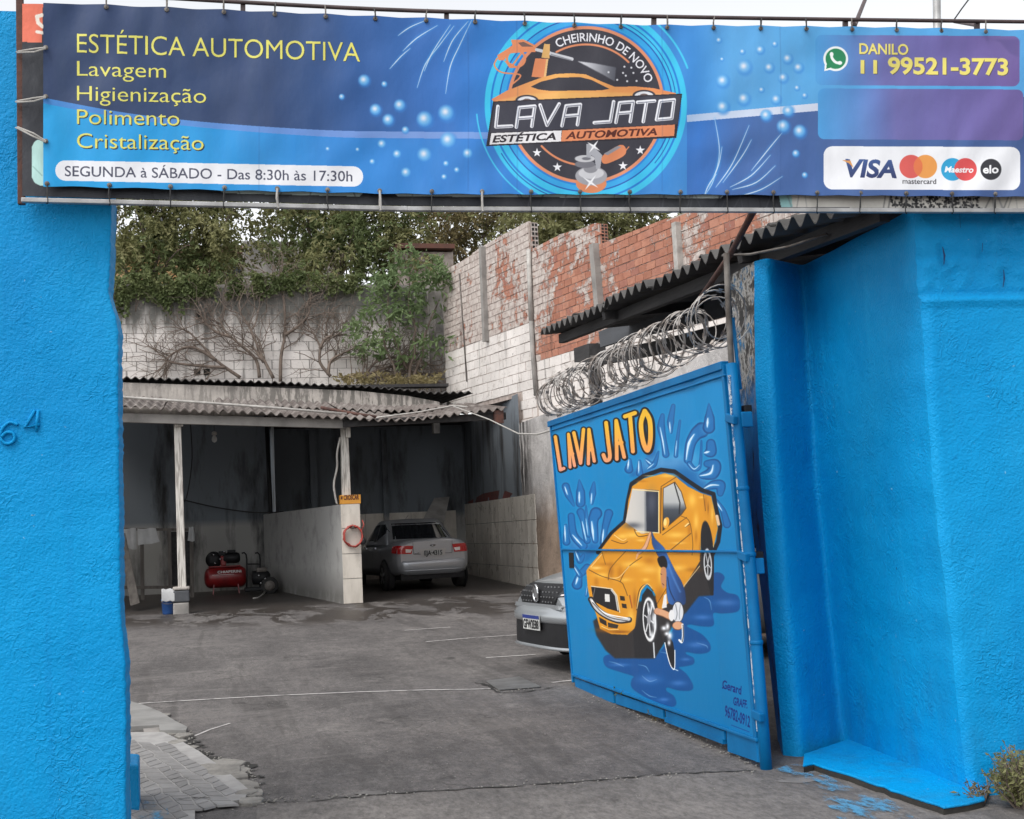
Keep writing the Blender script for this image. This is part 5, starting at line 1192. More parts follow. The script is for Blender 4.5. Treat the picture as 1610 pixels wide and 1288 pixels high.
# ================================================================== wash shed at the back
sh = thing('wash_shed', 'open fronted wash shed with corrugated roofs and white posts', 'shed', (2.0, 24, .35))
def wavy(xa, xb, ya, yb, zA, zB, pitch, amp, t=.012, ph=0.0, ny=3):
    """sheet with waves across x; zA(x), zB(x) heights at the front and back edge"""
    n = max(int((xb - xa) / pitch * 8), 8); rows = []
    for k in range(ny + 1):
        f = k / ny; rows.append([Vector((lerp(xa, xb, i / n), lerp(ya, yb, f), lerp(zA(lerp(xa, xb, i / n)), zB(lerp(xa, xb, i / n)), f) + amp * math.cos(2 * math.pi * (lerp(xa, xb, i / n) + ph) / pitch))) for i in range(n + 1)])
    return MB().sheet(rows, (0, 0, -t))
bkp = [atY(*p, 24.35) for p in [(60, 622), (186, 626), (400, 633), (540, 640), (620, 645), (700, 640), (795, 630)]]
zk = lambda x: float(np.interp(x, [p.x for p in bkp], [p.z for p in bkp]))
fe = [atY(*p, 21.0) for p in [(60, 634), (186, 640), (400, 650), (540, 657), (601, 662), (660, 658), (711, 652), (795, 643)]]
zf = lambda x: float(np.interp(x, [p.x for p in fe], [p.z for p in fe]))
rs = random.Random(3); xs = np.linspace(-2.4, 5.16, 9)
for k in range(8):
    a, b = xs[k] - .05, xs[k + 1] + .03; dz = (k % 2) * .014; yj = 21.0 + rs.uniform(-.04, .04); bk_ = rs.uniform(-.04, .05)
    sl = .80 + bk_ + (.0 if k < 5 else -.12)
    wavy(a, b, yj, 24.35, lambda x: zf(x) + dz, lambda x: zk(x) + bk_ + dz, .152, .028).build('roof_sheet', MT['fibro'], sh, 'auto')
    if k in (4, 5, 6): wavy(a + .15, b + .2, 22.3 + rs.uniform(0, .5), 24.3, lambda x: lerp(zf(x), zk(x), .5) + .05, lambda x: zk(x) + .06, .152, .028).build('roof_sheet', MT['fibro'], sh, 'auto')
def pipe(name, q, y, r, m, par): 
    P = [atY(p[0], p[1], p[2] if len(p) > 2 else y) for p in q]; return MB().tube(P, r, 7).build(name, MT[m], par, True)
pipe('roof_batten', [(150, 622, 21.6), (186, 624, 21.6), (330, 634, 21.5), (440, 642, 21.5), (545, 651, 21.4)], 21.5, .022, 'wcable', sh)
pipe('roof_batten', [(505, 641, 22.0), (560, 651, 21.6), (592, 656, 21.5)], 21.6, .028, 'rust', sh)
pipe('roof_batten', [(592, 657, 21.3), (660, 648, 21.6), (713, 638, 21.9), (735, 640, 21.6)], 21.6, .016, 'wcable', sh)
# fascia wall above the front roof
q = [atY(*p, 24.5) for p in [(100, 598), (186, 601), (400, 608), (560, 614), (640, 622), (692, 632)]]
MB().prism([p for p in q] + [Vector((q[-1].x, 24.5, 3.8)), Vector((q[0].x, 24.5, 3.8))], (0, .16, 0)).build('fascia', MT['fascia'], sh, bevel=.02)
MB().beam(Vector((-2.4, 24.42, 4.06)), Vector((4.7, 24.42, 3.84)), .07, .05).build('flashing', MT['fibro'], sh)
fu = [atY(*p, 24.42) for p in [(100, 590), (186, 594), (420, 601), (560, 607), (690, 618)]]
zu = lambda x: float(np.interp(x, [p.x for p in fu], [p.z for p in fu]))
xs = np.linspace(-2.4, 5.3, 8)
for k in range(7): wavy(xs[k] - .04, xs[k + 1] + .04, 24.42 + rs.uniform(-.03, .03), YB - .01, lambda x: zu(min(x, 4.6)) + (k % 2) * .012, lambda x: zu(min(x, 4.6)) + .14, .15, .024).build('roof_sheet', MT['fibrodark'], sh, 'auto')  # rear run is unseen, carried back to shut out light from above
MB().box((1.4, 24.75, 4.33), (7.0, .3, .06)).build('underside_shade', MT['darkwood'], sh)  # dark strip standing in for shade under the upper roof
# beams and posts
MB().beam(atY(120, 655, 21.25), atY(545, 667, 21.25), .09, .15).build('front_beam', MT['concrete'], sh, bevel=.006)  # white beam coloured grey for the shade it has under the roof
MB().beam(Vector((2.4, 21.2, 3.30)), Vector((5.2, 21.2, 3.37)), .08, .12).build('front_beam', MT['darkwood'], sh, bevel=.006)
p0 = atG(285, 962)
MB().prism([atY(*p, 21.42) for p in [(273, 652), (284, 652), (293, 925), (280, 925)]], (0, .12, 0)).build('post', MT['whitewood'], sh, bevel=.012)
MB().box(atY(281, 664, 21.36), (.14, .05, .14)).build('bracket', MT['whitewood'], sh, bevel=.008)
for ya, yb, w, m in ((922, 928, .27, 'fascia'), (928, 947, .26, 'greyplank'), (947, 967, .25, 'concrete')):
    A, Bq = atY(285, ya, 21.44), atY(285, yb, 21.44); MB().box(((A.x + Bq.x) / 2, 21.46, (A.z + Bq.z) / 2), (w, .26, A.z - Bq.z - .008)).build('base_block', MT[m], sh, bevel=.02)
MB().prism([atY(*p, 21.62) for p in [(536, 662), (547, 662), (552, 782), (538, 782)]], (0, .13, 0)).build('post', MT['whitewood'], sh, bevel=.012)
MB().box(atY(547, 678, 21.56), (.08, .06, .22)).build('bracket', MT['whitewood'], sh, bevel=.008)
# half wall dividing the bays, tiled on its end
A0 = atG(541, 950); B0 = Vector((1.36, 27.3, gz(27.3))); zt = atY(541, 793, A0.y).z; th = atY(570, 860, A0.y).x - atY(541, 860, A0.y).x
hw = MB(); dv = Vector((th, 0, 0))
hw.hexa([A0 - Vector((0, 0, .1)), A0 + dv - Vector((0, 0, .1)), B0 + dv - Vector((0, 0, .1)), B0 - Vector((0, 0, .1))] + [Vector((p.x, p.y, zt)) for p in (A0, A0 + dv, B0 + dv, B0)])
hw.build('half_wall', MT['halfwall'], sh, bevel=.01)
zc = [A0.z + .0, lerp(A0.z, zt, .25), lerp(A0.z, zt, .5), lerp(A0.z, zt, .755), zt]
for i in range(4): MB().box((A0.x + th / 2, A0.y - .012, (zc[i] + zc[i + 1]) / 2), (th + .012, .022, zc[i + 1] - zc[i] - .010)).build('wall_tile', MT['tile'], sh, bevel=.003)
# bay walls
def sheetw(name, a, b, z0, z1, m, n=30):
    a, b = Vector(a + (0,)), Vector(b + (0,)); nv = Vector((-(b - a).y, (b - a).x, 0)).normalized()
    MB().grid([[a.lerp(b, i / n) + nv * nz((i * .7, k * .7, 3)) * .008 + Vector((0, 0, lerp(z0, z1, k / 14))) for i in range(n + 1)] for k in range(15)]).build(name, MT[m], sh, True)
sheetw('bay_wall', (-3.0, 27.3), (1.5, 27.3), .2, 4.4, 'plaster'); sheetw('bay_wall', (1.45, 28.7), (6.0, 28.7), .2, 3.9, 'plaster'); sheetw('bay_wall', (-3.0, 21.3), (-3.0, 27.4), .2, 4.4, 'plaster')  # left end wall is unseen, added to block light from the bay
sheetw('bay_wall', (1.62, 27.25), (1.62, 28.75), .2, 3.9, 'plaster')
MB().box((3.6, 28.2, 3.92), (5.0, 1.4, .08)).build('bay_ceiling', MT['darkwood'], sh)
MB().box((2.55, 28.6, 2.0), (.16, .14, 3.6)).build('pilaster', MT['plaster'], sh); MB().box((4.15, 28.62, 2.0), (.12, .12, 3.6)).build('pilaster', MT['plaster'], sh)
for j in range(6):
    for i in range(2): MB().box((2.9 + j * .52, 28.66, .75 + i * .78), (.512, .03, .77)).build('wall_tile', MT['tile'], sh, bevel=.003)
MB().tube([Vector((1.52, 27.1, .4)), Vector((1.5, 27.1, 2.3)), Vector((1.46, 27.05, 4.2))], .045, 8).build('downpipe', MT['black'], sh, True)
MB().box((5.05, 21.12, 3.35), (.16, .12, .22)).build('roof_bracket', MT['rust'], sh)

# ================================================================== lean-to roof beside the gate
lt = thing('lean_to', 'dark corrugated lean-to roof on timber posts behind the gate', 'roof', (4.6, 9, .1))
ye = [5.75, 6.22, 6.63, 11.95]; ze = [3.03, 3.06, 3.12, 3.34]
zl_ = lambda y: float(np.interp(y, ye, ze))
ys_ = np.linspace(5.9, 12.05, 7); rs = random.Random(17)
for k in range(6):
    ya, yb = ys_[k] - .05, ys_[k + 1] + .04; dz = (k % 2) * .016; x0 = 3.35 + rs.uniform(-.03, .03); n = int((yb - ya) / .177 * 8); rows = []
    for f in np.linspace(0, 1, 4):
        x = lerp(x0, 5.98, f); rows.append([Vector((x, lerp(ya, yb, i / n), zl_(lerp(ya, yb, i / n)) + .10 * (x - 3.35) + dz + .036 * math.cos(2 * math.pi * lerp(ya, yb, i / n) / .177))) for i in range(n + 1)])
    MB().sheet(rows, (0, 0, -.01)).build('roof_sheet', MT['fibrodark'], lt, 'auto')
for x in (3.55, 4.4, 5.4): MB().beam(Vector((x, 5.9, 2.97 + .1 * (x - 3.35))), Vector((x, 12.0, 3.26 + .1 * (x - 3.35))), .06, .09).build('purlin', MT['darkwood'], lt)
MB().prism([atX(*p, 4.3) for p in [(941, 522), (1132, 442), (1138, 497), (1060, 517), (983, 534), (944, 546)]], (.05, 0, 0)).build('plank', MT['greyplank'], lt)
MB().prism([atX(*p, 4.36) for p in [(938, 556), (1030, 536), (1140, 508), (1140, 534), (1040, 556), (940, 574)]], (.07, 0, 0)).build('beam', MT['darkwood'], lt)
MB().prism([atX(*p, 4.42) for p in [(902, 548), (926, 540), (927, 570), (903, 570)]], (.2, 0, 0)).build('beam_stub', MT['darkwood'], lt)
pb = atX(932, 520, 4.28); MB().box((4.28, pb.y, 1.6), (.11, .11, 3.3)).build('post', MT['darkwood'], lt)
for yq in (7.4, 10.2): MB().beam(Vector((3.4, yq, zl_(yq) - .07)), Vector((5.98, yq, zl_(yq) + .19)), .07, .07).build('rafter', MT['darkwood'], lt)
pb2 = Vector((5.6, 8.2, 0)); MB().box((5.6, 8.2, 1.7), (.11, .11, 3.3)).build('post', MT['darkwood'], lt)
br = MB().tube([atF(1190, 322, -.03), atX(1146, 404, 3.3), atX(1092, 482, 3.55)], .019, 8).build('brace_pipe', MT['rust'], None, True)
tag(br, 'rusty brace pipe slanting down from the banner to the lean-to', 'pipe')
tag(MB().tube([atX(1136, 402, 3.3), atX(1180, 400, 3.32), atX(1240, 388, 3.4), atX(1300, 368, 3.5)], .008, 6).build('loose_cable', MT['strut'], None, True), 'grey loose cable sagging under the lean-to roof edge', 'cable')

# ================================================================== small things in the shed
def lettering(txt, o, xd, yd, w, h, m, parent, bold=.0, name='lettering'):
    tr, x0, x1 = text_tris(txt, bold); xd, yd = Vector(xd), Vector(yd); b = MB()
    for t in tr: b.add([Vector(o) + xd * ((x - x0) / (x1 - x0) * w) + yd * (y * h) for x, y in t], [(0, 1, 2)])
    return b.build(name, MT[m], parent, fix=False)
# compressor
c0 = atG(352, 934); yc = c0.y; gzc = c0.z
cx0, cx1 = atY(321, 915, yc).x, atY(389, 915, yc).x; mid = (cx0 + cx1) / 2; Lh = (cx1 - cx0) / 2
ac = thing('air_compressor', 'red air compressor with black motor on the bay floor', 'air compressor', (mid, yc, gzc))
r0 = .205; zc0 = gzc + .33
MB().lathe([(.02, -Lh), (r0 * .55, -Lh + .015), (r0 * .85, -Lh + .05), (r0, -Lh + .11), (r0, Lh - .11), (r0 * .85, Lh - .05), (r0 * .55, Lh - .015), (.02, Lh)], (mid, yc, zc0), (1, 0, 0), 24).build('tank', MT['redpaint'], ac, True)
for sx in (-1, 1):
    for sy in (-1, 1): MB().beam((mid + sx * Lh * .55, yc + sy * .12, zc0 - .12), (mid + sx * Lh * .6, yc + sy * .17, gzc), .05, .02, (1, 0, 0)).build('leg', MT['redpaint'], ac)
MB().box((mid - .02, yc, zc0 + r0 + .01), (.62, .2, .025)).build('mount_plate', MT['redpaint'], ac, bevel=.004)
mo = MB().lathe([(.07, -.17), (.105, -.15), (.11, .1), (.09, .15), (.05, .17)], (mid + .12, yc, zc0 + r0 + .17), (1, .0, 0), 18).build('motor', MT['black'], ac, True)
MB().box((mid + .12, yc - .02, zc0 + r0 + .30), (.16, .12, .06)).build('terminal_box', MT['black'], ac, bevel=.01)
MB().lathe([(.03, 0), (.15, 0), (.165, .02), (.165, .06), (.03, .06)], (mid - .22, yc + .05, zc0 + r0 + .15), (0, -1, 0), 22).build('belt_guard', MT['black'], ac, True)
MB().box((mid - .04, yc - .02, zc0 + r0 + .12), (.11, .13, .20)).build('pump_body', MT['redpaint'], ac, bevel=.02)
MB().box((mid - .06, yc - .02, zc0 + r0 + .27), (.14, .15, .09)).build('pump_head', MT['black'], ac, bevel=.015)
for dx, dz in ((-.23, .25), (-.1, .16), (-.02, .30), (-.2, .08)): MB().lathe([(.004, -.012), (.018, -.008), (.018, .006), (.004, .012)], (mid + dx, yc - .12, zc0 + r0 + dz), (0, -1, 0), 10).build('fitting', MT['chrome'], ac, True)
yf = yc - r0 - .004
lettering('CHIAPERINI', (mid - .16, yf + .018, zc0 + .085), (1, 0, 0), (0, .3, .95), .46, .05, 'whiteink', ac, .02)
MB().box((mid - .05, yf + .012, zc0 + .055), (.42, .002, .008)).build('stripe', MT['whiteink'], ac)
# pressure washer on a trolley
w0 = atG(408, 934); yw = w0.y + .1
pw = thing('pressure_washer', 'black pressure washer trolley with two hooked handles', 'pressure washer', (w0.x, yw, w0.z))
for px in (388, 409):
    P = [atY(px, y, yw) for y in (925, 900, 880)] + [atY(px - 1, 872, yw), atY(px - 4, 869, yw), atY(px - 8, 870, yw)]
    MB().tube(P, .016, 8).build('handle', MT['black'], pw, True)
MB().tube([atY(389, 887, yw), atY(410, 887, yw)], .013, 8).build('cross_bar', MT['black'], pw, True)
MB().lathe([(.05, -.2), (.13, -.18), (.14, .05), (.12, .12), (.06, .16)], atY(412, 908, yw), (1, 0, 0), 18).build('motor', MT['black'], pw, True)
MB().box(atY(411, 896, yw), (.2, .2, .09)).build('motor_cover', MT['strut'], pw, bevel=.03)
MB().box(atY(405, 926, yw), (.5, .3, .08)).build('base', MT['black'], pw, bevel=.02)
c = atY(424, 921, yw - .12); MB().lathe([(.05, -.03), (.16, -.035), (.175, 0), (.16, .035), (.05, .03)], c, (0, 1, 0), 24).build('wheel', MT['rubber'], pw, True); MB().lathe([(.02, -.045), (.10, -.042), (.10, .04), (.02, .045)], c, (0, 1, 0), 18).build('hub', MT['strut'], pw, True)
for q in ((410, 917), (417, 910), (407, 905)): MB().lathe([(.004, -.02), (.022, -.012), (.022, .01), (.004, .02)], atY(*q, yw - .18), (0, -1, 0), 10).build('valve', MT['chrome'], pw, True)
tag(MB().tube([atG(398, 941, .02), atG(405, 940, .02), atG(413, 935, .03), atG(419, 928, .05)], .016, 7).build('white_hose', MT['wcable'], None, True), 'short white hose curling on the floor by the pressure washer', 'hose')
# rack with towels
yr = 25.6
rk = thing('drying_rack', 'rough timber rack standing at the left of the wash bay', 'rack', (atY(245, 925, yr).x, yr, gz(yr)))
for px0, px1 in ((223, 224), (266, 268), (301, 302)):
    MB().beam(atY(px0, 834, yr), Vector((atY(px1, 930, yr).x, yr, gz(yr))), .07, .06, (0, 1, 0)).build('upright', MT['wood'], rk)
MB().beam(atY(150, 832, yr), atY(306, 833, yr), .05, .05).build('top_rail', MT['wood'], rk); MB().beam(atY(190, 924, yr - .04), atY(300, 923, yr - .04), .05, .06).build('lower_rail', MT['wood'], rk)
MB().prism([atY(*p, yr + .15) for p in [(268, 836), (300, 836), (303, 932), (270, 932)]], (0, .04, 0)).build('back_board', MT['darkwood'], rk)
def towel(q, label):
    P = [[atY(*p, yr - .045 + .018 * math.sin(j * 2.1 + i)) for j, p in enumerate([(lerp(a[0], b[0], t), lerp(a[1], b[1], t) + .8 * math.sin(i * 2 + t * 6)) for t in np.linspace(0, 1, 7)])] for i, (a, b) in enumerate(q)]
    tag(MB().sheet(P, (0, .012, 0)).build('towel', MT['cloth'], None, True), label, 'towel', 'towels on the rack')
towel([((192, 831), (214, 831)), ((194, 845), (214.5, 845)), ((198, 862), (215, 864))], 'longer grey towel hanging leftmost on the timber rack')
towel([((216, 831), (245, 831)), ((216.5, 844), (248, 843)), ((217, 858), (251, 852))], 'wide grey towel hanging on the rack beside the white post')
towel([((297, 829), (304, 829)), ((296, 840), (306, 840)), ((295, 851), (306, 851))], 'narrow pale towel hanging right of the white post')
tag(MB().hexa([atY(*p, 22.6) for p in [(205, 953), (220, 948)]] + [atY(*p, 22.75) for p in [(220, 948), (205, 953)]] + [atY(*p, 23.6) for p in [(186, 840), (197, 838)]] + [atY(*p, 23.75) for p in [(197, 838), (186, 840)]]).build('leaning_board', MT['wood'], bevel=.01), 'broad rough board leaning at the left edge of the shed', 'board')
bq = atG(265, 966); bk2 = thing('bucket', 'small blue bucket beside the white post base', 'bucket', bq)
MB().lathe([(.085, 0), (.095, .02), (.11, .22), (.118, .225), (.118, .24), (.10, .24), (.09, .03)], bq, (0, 0, 1), 18).build('pail', MT['bucket'], bk2, True)
MB().tube([bq + Vector((.11 * math.cos(a), -.115 * abs(math.sin(a)) - .01, .22 - .05 * math.sin(a))) for a in np.linspace(0, math.pi, 12)], .004, 6).build('handle', MT['strut'], bk2, True)
P = [[bq + Vector((x, y, z + .01 * math.sin(x * 60))) for x in np.linspace(-.10, .10, 7)] for y, z in ((.07, .26), (.0, .40), (-.1, .41), (-.125, .34), (-.13, .22))]
tag(MB().sheet(P, (0, .012, -.012)).build('rag', MT['cloth'], None, True), 'pale rag draped over the blue bucket', 'cloth')
sg = thing('sign_box', 'small orange sign box on top of the tiled half wall', 'sign', Vector((A0.x + th / 2, A0.y + .1, zt)))
A, Bq = atY(535, 793, A0.y), atY(567, 778, A0.y)
MB().box(((A.x + Bq.x) / 2, A0.y + .09, (zt + Bq.z) / 2 + .004), (Bq.x - A.x, .18, Bq.z - zt)).build('box', MT['orange'], sg, bevel=.004)
lettering('CROSCAR', (A.x + .06, A0.y - .004, zt + .075), (1, 0, 0), (0, 0, 1), Bq.x - A.x - .09, .075, 'brown', sg, .04)
MB().box((A.x + .025, A0.y - .003, zt + .11), (.03, .004, .05)).build('arrow', MT['brown'], sg)
hc = atY(555, 843, A0.y - .07); m = MB(); rs = random.Random(5)
for k in range(6):
    m.tube([hc + Vector((math.cos(a) * (.155 + rs.uniform(-.012, .012)), -.012 * k + .02 + .008 * math.sin(a * 2 + k), math.sin(a) * (.17 + rs.uniform(-.015, .015)) + (rs.uniform(-.01, .01)))) for a in np.linspace(0, 2 * math.pi, 25)[:-1]], .011, 7, closed=True)
m.tube([hc + Vector((.15, 0, .1)), hc + Vector((.19, .0, .18)), hc + Vector((.165, .03, .26))], .010, 7)
hs = thing('hose_reel', 'coiled red hose hung on the tiled end of the half wall', 'hose', hc)
m.build('coil', MT['hose'], hs, True); MB().tube([Vector((hc.x, A0.y - .012, hc.z + .13)), hc + Vector((0, -.05, .13)), hc + Vector((0, -.06, .17))], .012, 7).build('hook', MT['strut'], hs)
for px, py in ((532, 839),): tag(MB().box(atY(px, py, A0.y + .9) + Vector((-.03, 0, 0)), (.03, .05, .09)).build('switch_box', MT['platewhite'], None, bevel=.004), 'tiny white switch box on the grey half wall', 'switch')
lb = thing('light_bulb', 'pale bulb and holder hanging in the dark left bay', 'lamp', atY(337, 690, 24.5))
MB().lathe([(.02, .14), (.045, .12), (.05, .08), (.02, .06)], atY(337, 690, 24.5), (0, 0, 1), 12).build('holder', MT['wcable'], lb, True); MB().lathe([(.008, -.07), (.04, -.05), (.05, -.01), (.04, .03), (.02, .06)], atY(337, 690, 24.5), (0, 0, 1), 14).build('bulb', MT['platewhite'], lb, True)
MB().tube([atY(337, 684, 24.5), Vector((atY(337, 690, 24.5).x, 24.5, 4.1))], .005, 5).build('flex', MT['cable'], lb)
def cable(q, r, m, label, name='cable'): tag(MB().tube([atY(*p) for p in smooth(q, False, 4)], r, 6).build(name, MT[m], None, True), label, 'cable')
cable([(288, 786, 26.9), (340, 798, 26.9), (400, 806, 26.9), (446, 805, 27.0)], .014, 'cable', 'black cable sagging across the left bay wall')
cable([(299, 660, 26.5), (302, 720, 26.5), (296, 770, 26.5), (290, 790, 26.5)], .012, 'cable', 'black cable hanging down beside the white post')
cable([(448, 812, 26.8), (450, 850, 26.8), (455, 880, 26.7), (470, 893, 26.4)], .010, 'cable', 'thin black cable trailing down by the half wall')
cable([(535, 688, 21.5), (530, 712, 21.5), (530, 735, 21.5), (525, 760, 21.5), (527, 780, 21.5), (530, 793, 21.5)], .018, 'wcable', 'pale loose conduit hanging beside the second white post')
tag(MB().tube([atY(713, 639, 21.0), atY(770, 660, 20.5), atY(815, 682, 17.5), atY(845, 683, 14.0), atX(868, 676, XG + .05)], .011, 6).build('supply_cable', MT['wcable'], None, True), 'pale cable sagging from the shed roof to the gate top', 'cable')
tag(MB().hexa([atY(*p, 27.6) for p in [(660, 826), (697, 826)]] + [atY(*p, 27.68) for p in [(697, 826), (660, 826)]] + [atY(*p, 28.4) for p in [(683, 783), (707, 781)]] + [atY(*p, 28.48) for p in [(707, 781), (683, 783)]]).build('scrap_sheet', MT['concrete']), 'grey panel leaning in the corner behind the silver sedan', 'sheet')

# ================================================================== cars
def herm(xs, ys):
    xs, ys = np.array(xs, float), np.array(ys, float); d = np.diff(ys) / np.diff(xs); m = np.zeros(len(xs)); m[0], m[-1] = d[0], d[-1]
    for i in range(1, len(xs) - 1): m[i] = 0 if d[i - 1] * d[i] <= 0 else 2 * d[i - 1] * d[i] / (d[i - 1] + d[i])
    def f(x):
        x = min(max(x, xs[0]), xs[-1]); k = min(max(np.searchsorted(xs, x) - 1, 0), len(xs) - 2); h = xs[k + 1] - xs[k]; t = (x - xs[k]) / h
        return float((2 * t**3 - 3 * t**2 + 1) * ys[k] + (t**3 - 2 * t**2 + t) * h * m[k] + (-2 * t**3 + 3 * t**2) * ys[k + 1] + (t**3 - t**2) * h * m[k + 1])
    return f
def sgp(v, e): return math.copysign(abs(v) ** e, v)
class Car:
    """local frame: x right, y forward from the rear bumper, z up"""
    def __init__(s, name, label, loc, rz, spec, group):
        s.M = Matrix.Translation(Vector(loc)) @ Matrix.Rotation(rz, 4, 'Z') @ Matrix.Scale(spec.get('k', 1), 4); s.t = thing(name, label, 'car', loc, group); s.sp = spec
        W, Z0, ZT, n = spec['w'], spec['zb'], spec['zt'], 44
        rows = []; L = spec['len']; st = list(np.linspace(0, 1, 15) ** 2 * .30) + list(np.linspace(.36, L - .36, 30)) + [L - q for q in (np.linspace(0, 1, 15) ** 2 * .30)[::-1]]
        for y in st:
            w, zb, zt = W(y), Z0(y), ZT(y); zc, hh = (zb + zt) / 2, (zt - zb) / 2; r = []
            for k in range(n):
                a = 2 * math.pi * k / n; cx, sz = math.cos(a), math.sin(a)
                x = w * sgp(cx, .36); z = zc + hh * sgp(sz, .42)
                x *= 1 - .05 * max(0, (z - zc) / hh) ** 2 - .03 * max(0, (zc - z) / hh) ** 2
                z += spec.get('crown', .03) * max(0, sz) ** 2 * (1 - (x / w) ** 2)
                r.append(Vector((x, y, z)))
            r.append(r[0]); rows.append(r)
        b = MB(); b.grid(rows); b.add([q for q in rows[0][:-1]], [tuple(range(n))]); b.add([q for q in rows[-1][:-1]], [tuple(range(n))])
        s.bv = BVHTree.FromPolygons([tuple(v) for v in b.v], b.f)
        s.part('body', b, spec['paint'], 'auto')
        # greenhouse
        G = spec['green']; s.rings = []
        for z, yr, yf, hw_, cr in G:
            ring = []
            for k in range(64):
                a = 2 * math.pi * k / 64; cx, sy = math.cos(a), math.sin(a)
                ring.append(Vector((hw_ * sgp(cx, .34), (yr + yf) / 2 + (yf - yr) / 2 * sgp(sy, .30), z)))
            s.rings.append((z, yr, yf, hw_))
            G_ = ring; s.__dict__.setdefault('gr', []).append(ring)
        b = MB(); b.grid([r + [r[0]] for r in s.gr]); top = s.gr[-1]; cz = G[-1][0] + G[-1][4]
        inner = [[Vector((p.x * f, (p.y - (G[-1][1] + G[-1][2]) / 2) * f + (G[-1][1] + G[-1][2]) / 2, lerp(cz, G[-1][0], f * f))) for p in top] for f in (1, .85, .6, .3, .02)]
        b.grid([r + [r[0]] for r in inner]); s.gbv = BVHTree.FromPolygons([tuple(v) for v in b.v], b.f)
        s.part('cabin', b, spec['paint'], 'auto')
    def part(s, name, b, m, smooth=True, parent=None, bevel=0):
        b.v = [s.M @ v for v in b.v]; return b.build(name, MT[m] if isinstance(m, str) else m, parent or s.t, smooth, bevel)
    def cast(s, o, d, off, bv=None):
        h = (bv or s.bv).ray_cast(Vector(o), Vector(d)); 
        return None if h[0] is None else h[0] - Vector(d) * off
    def patch(s, name, m, quad, side, off=.006, nu=10, nv=6, bv=None, th=.0, parent=None):
        """quad: four (a,z) corners of a patch seen from `side`; a = x for front/rear, y for left/right"""
        dirs = {'rear': (0, 1, 0), 'front': (0, -1, 0), 'left': (1, 0, 0), 'right': (-1, 0, 0)}; d = Vector(dirs[side]); rows = []; last = None
        poly = quad
        for j in range(nv + 1):
            r = []
            for i in range(nu + 1):
                u, v = i / nu, j / nv; a = lerp(lerp(poly[0][0], poly[1][0], u), lerp(poly[3][0], poly[2][0], u), v); z = lerp(lerp(poly[0][1], poly[1][1], u), lerp(poly[3][1], poly[2][1], u), v)
                o = Vector((a, -2, z)) if side == 'rear' else Vector((a, s.sp['len'] + 2, z)) if side == 'front' else Vector((-3 if side == 'left' else 3, a, z))
                h = s.cast(o, d, off, bv)
                if h is None: h = last if last is not None else o
                last = h; r.append(h)
            rows.append(r)
        b = MB().grid(rows); return s.part(name, b, m, True, parent)
    def wheel(s, x, y, r, out):
        sx = 1 if x > 0 else -1
        arch = MB().lathe([(r * 1.17, -.02), (r * 1.17, .012), (r * .3, .012)], (x + sx * (out + .0), y, r * 1.02), (sx, 0, 0), 26); s.part('wheel_arch', arch, 'black', True)
        w = MB().lathe([(r * .62, -.11), (r * .92, -.11), (r, -.07), (r, .06), (r * .93, .10), (r * .64, .10)], (x + sx * (out - .05), y, r), (sx, 0, 0), 28); o = s.part('wheel', w, 'rubber', True)
        s.part('rim', MB().lathe([(r * .64, .06), (r * .63, .098), (r * .57, .095), (r * .55, .06), (.01, .065)], (x + sx * (out - .05), y, r), (sx, 0, 0), 28), 'strut', True, o)
        for k in range(5):
            a = 2 * math.pi * k / 5 + .3; b = MB(); d1 = Vector((0, math.cos(a), math.sin(a))); c = Vector((x + sx * (out + .045), y, r))
            b.beam(c, c + d1 * r * .6, .055, .02, (sx, 0, 0)); s.part('spoke', b, 'alloy', False, o)
        s.part('hub_cap', MB().lathe([(.05, 0), (.05, .012), (.03, .018)], (x + sx * (out + .042), y, r), (sx, 0, 0), 14), 'alloy', True, o)
    def gpatch(s, name, m, quad, side, off=.006, nu=12, nv=6): return s.patch(name, m, quad, side, off, nu, nv, s.gbv)

# ---- silver sedan in the right bay, seen from behind
SL_ = atG(613, 936); SR_ = atG(735, 930)
yS = 23.25; xl = atY(600, 880, yS + .25).x; xr = atY(737, 880, yS + .05).x
sed = dict(len=4.12, k=.95, paint='silver', crown=.025,
    w=herm([0, .06, .25, .7, 2.0, 3.3, 3.9, 4.12], [.66, .735, .79, .815, .82, .80, .72, .60]),
    zb=herm([0, .3, 1, 3.2, 3.9, 4.12], [.34, .27, .24, .24, .28, .36]),
    zt=herm([0, .05, .2, .75, 1.0, 2.6, 2.9, 3.6, 4.0, 4.12], [.93, .97, .985, .965, .95, .93, .92, .84, .74, .66]),
    green=[(.90, .52, 3.05, .74, 0), (1.0, .70, 2.88, .715, 0), (1.15, .93, 2.60, .665, 0), (1.30, 1.16, 2.33, .615, 0), (1.375, 1.32, 2.16, .575, 0), (1.405, 1.45, 2.02, .535, .018)])
cs = Car('parked_sedan', 'silver sedan parked tail out in the right wash bay', (atY(681, 880, 23.75).x, 23.75, gz(24.6)), math.radians(6), sed, 'parked cars')
for sx in (-1, 1):
    for y in (.72, 3.25): cs.wheel(sx * .80, y, .285, .012)
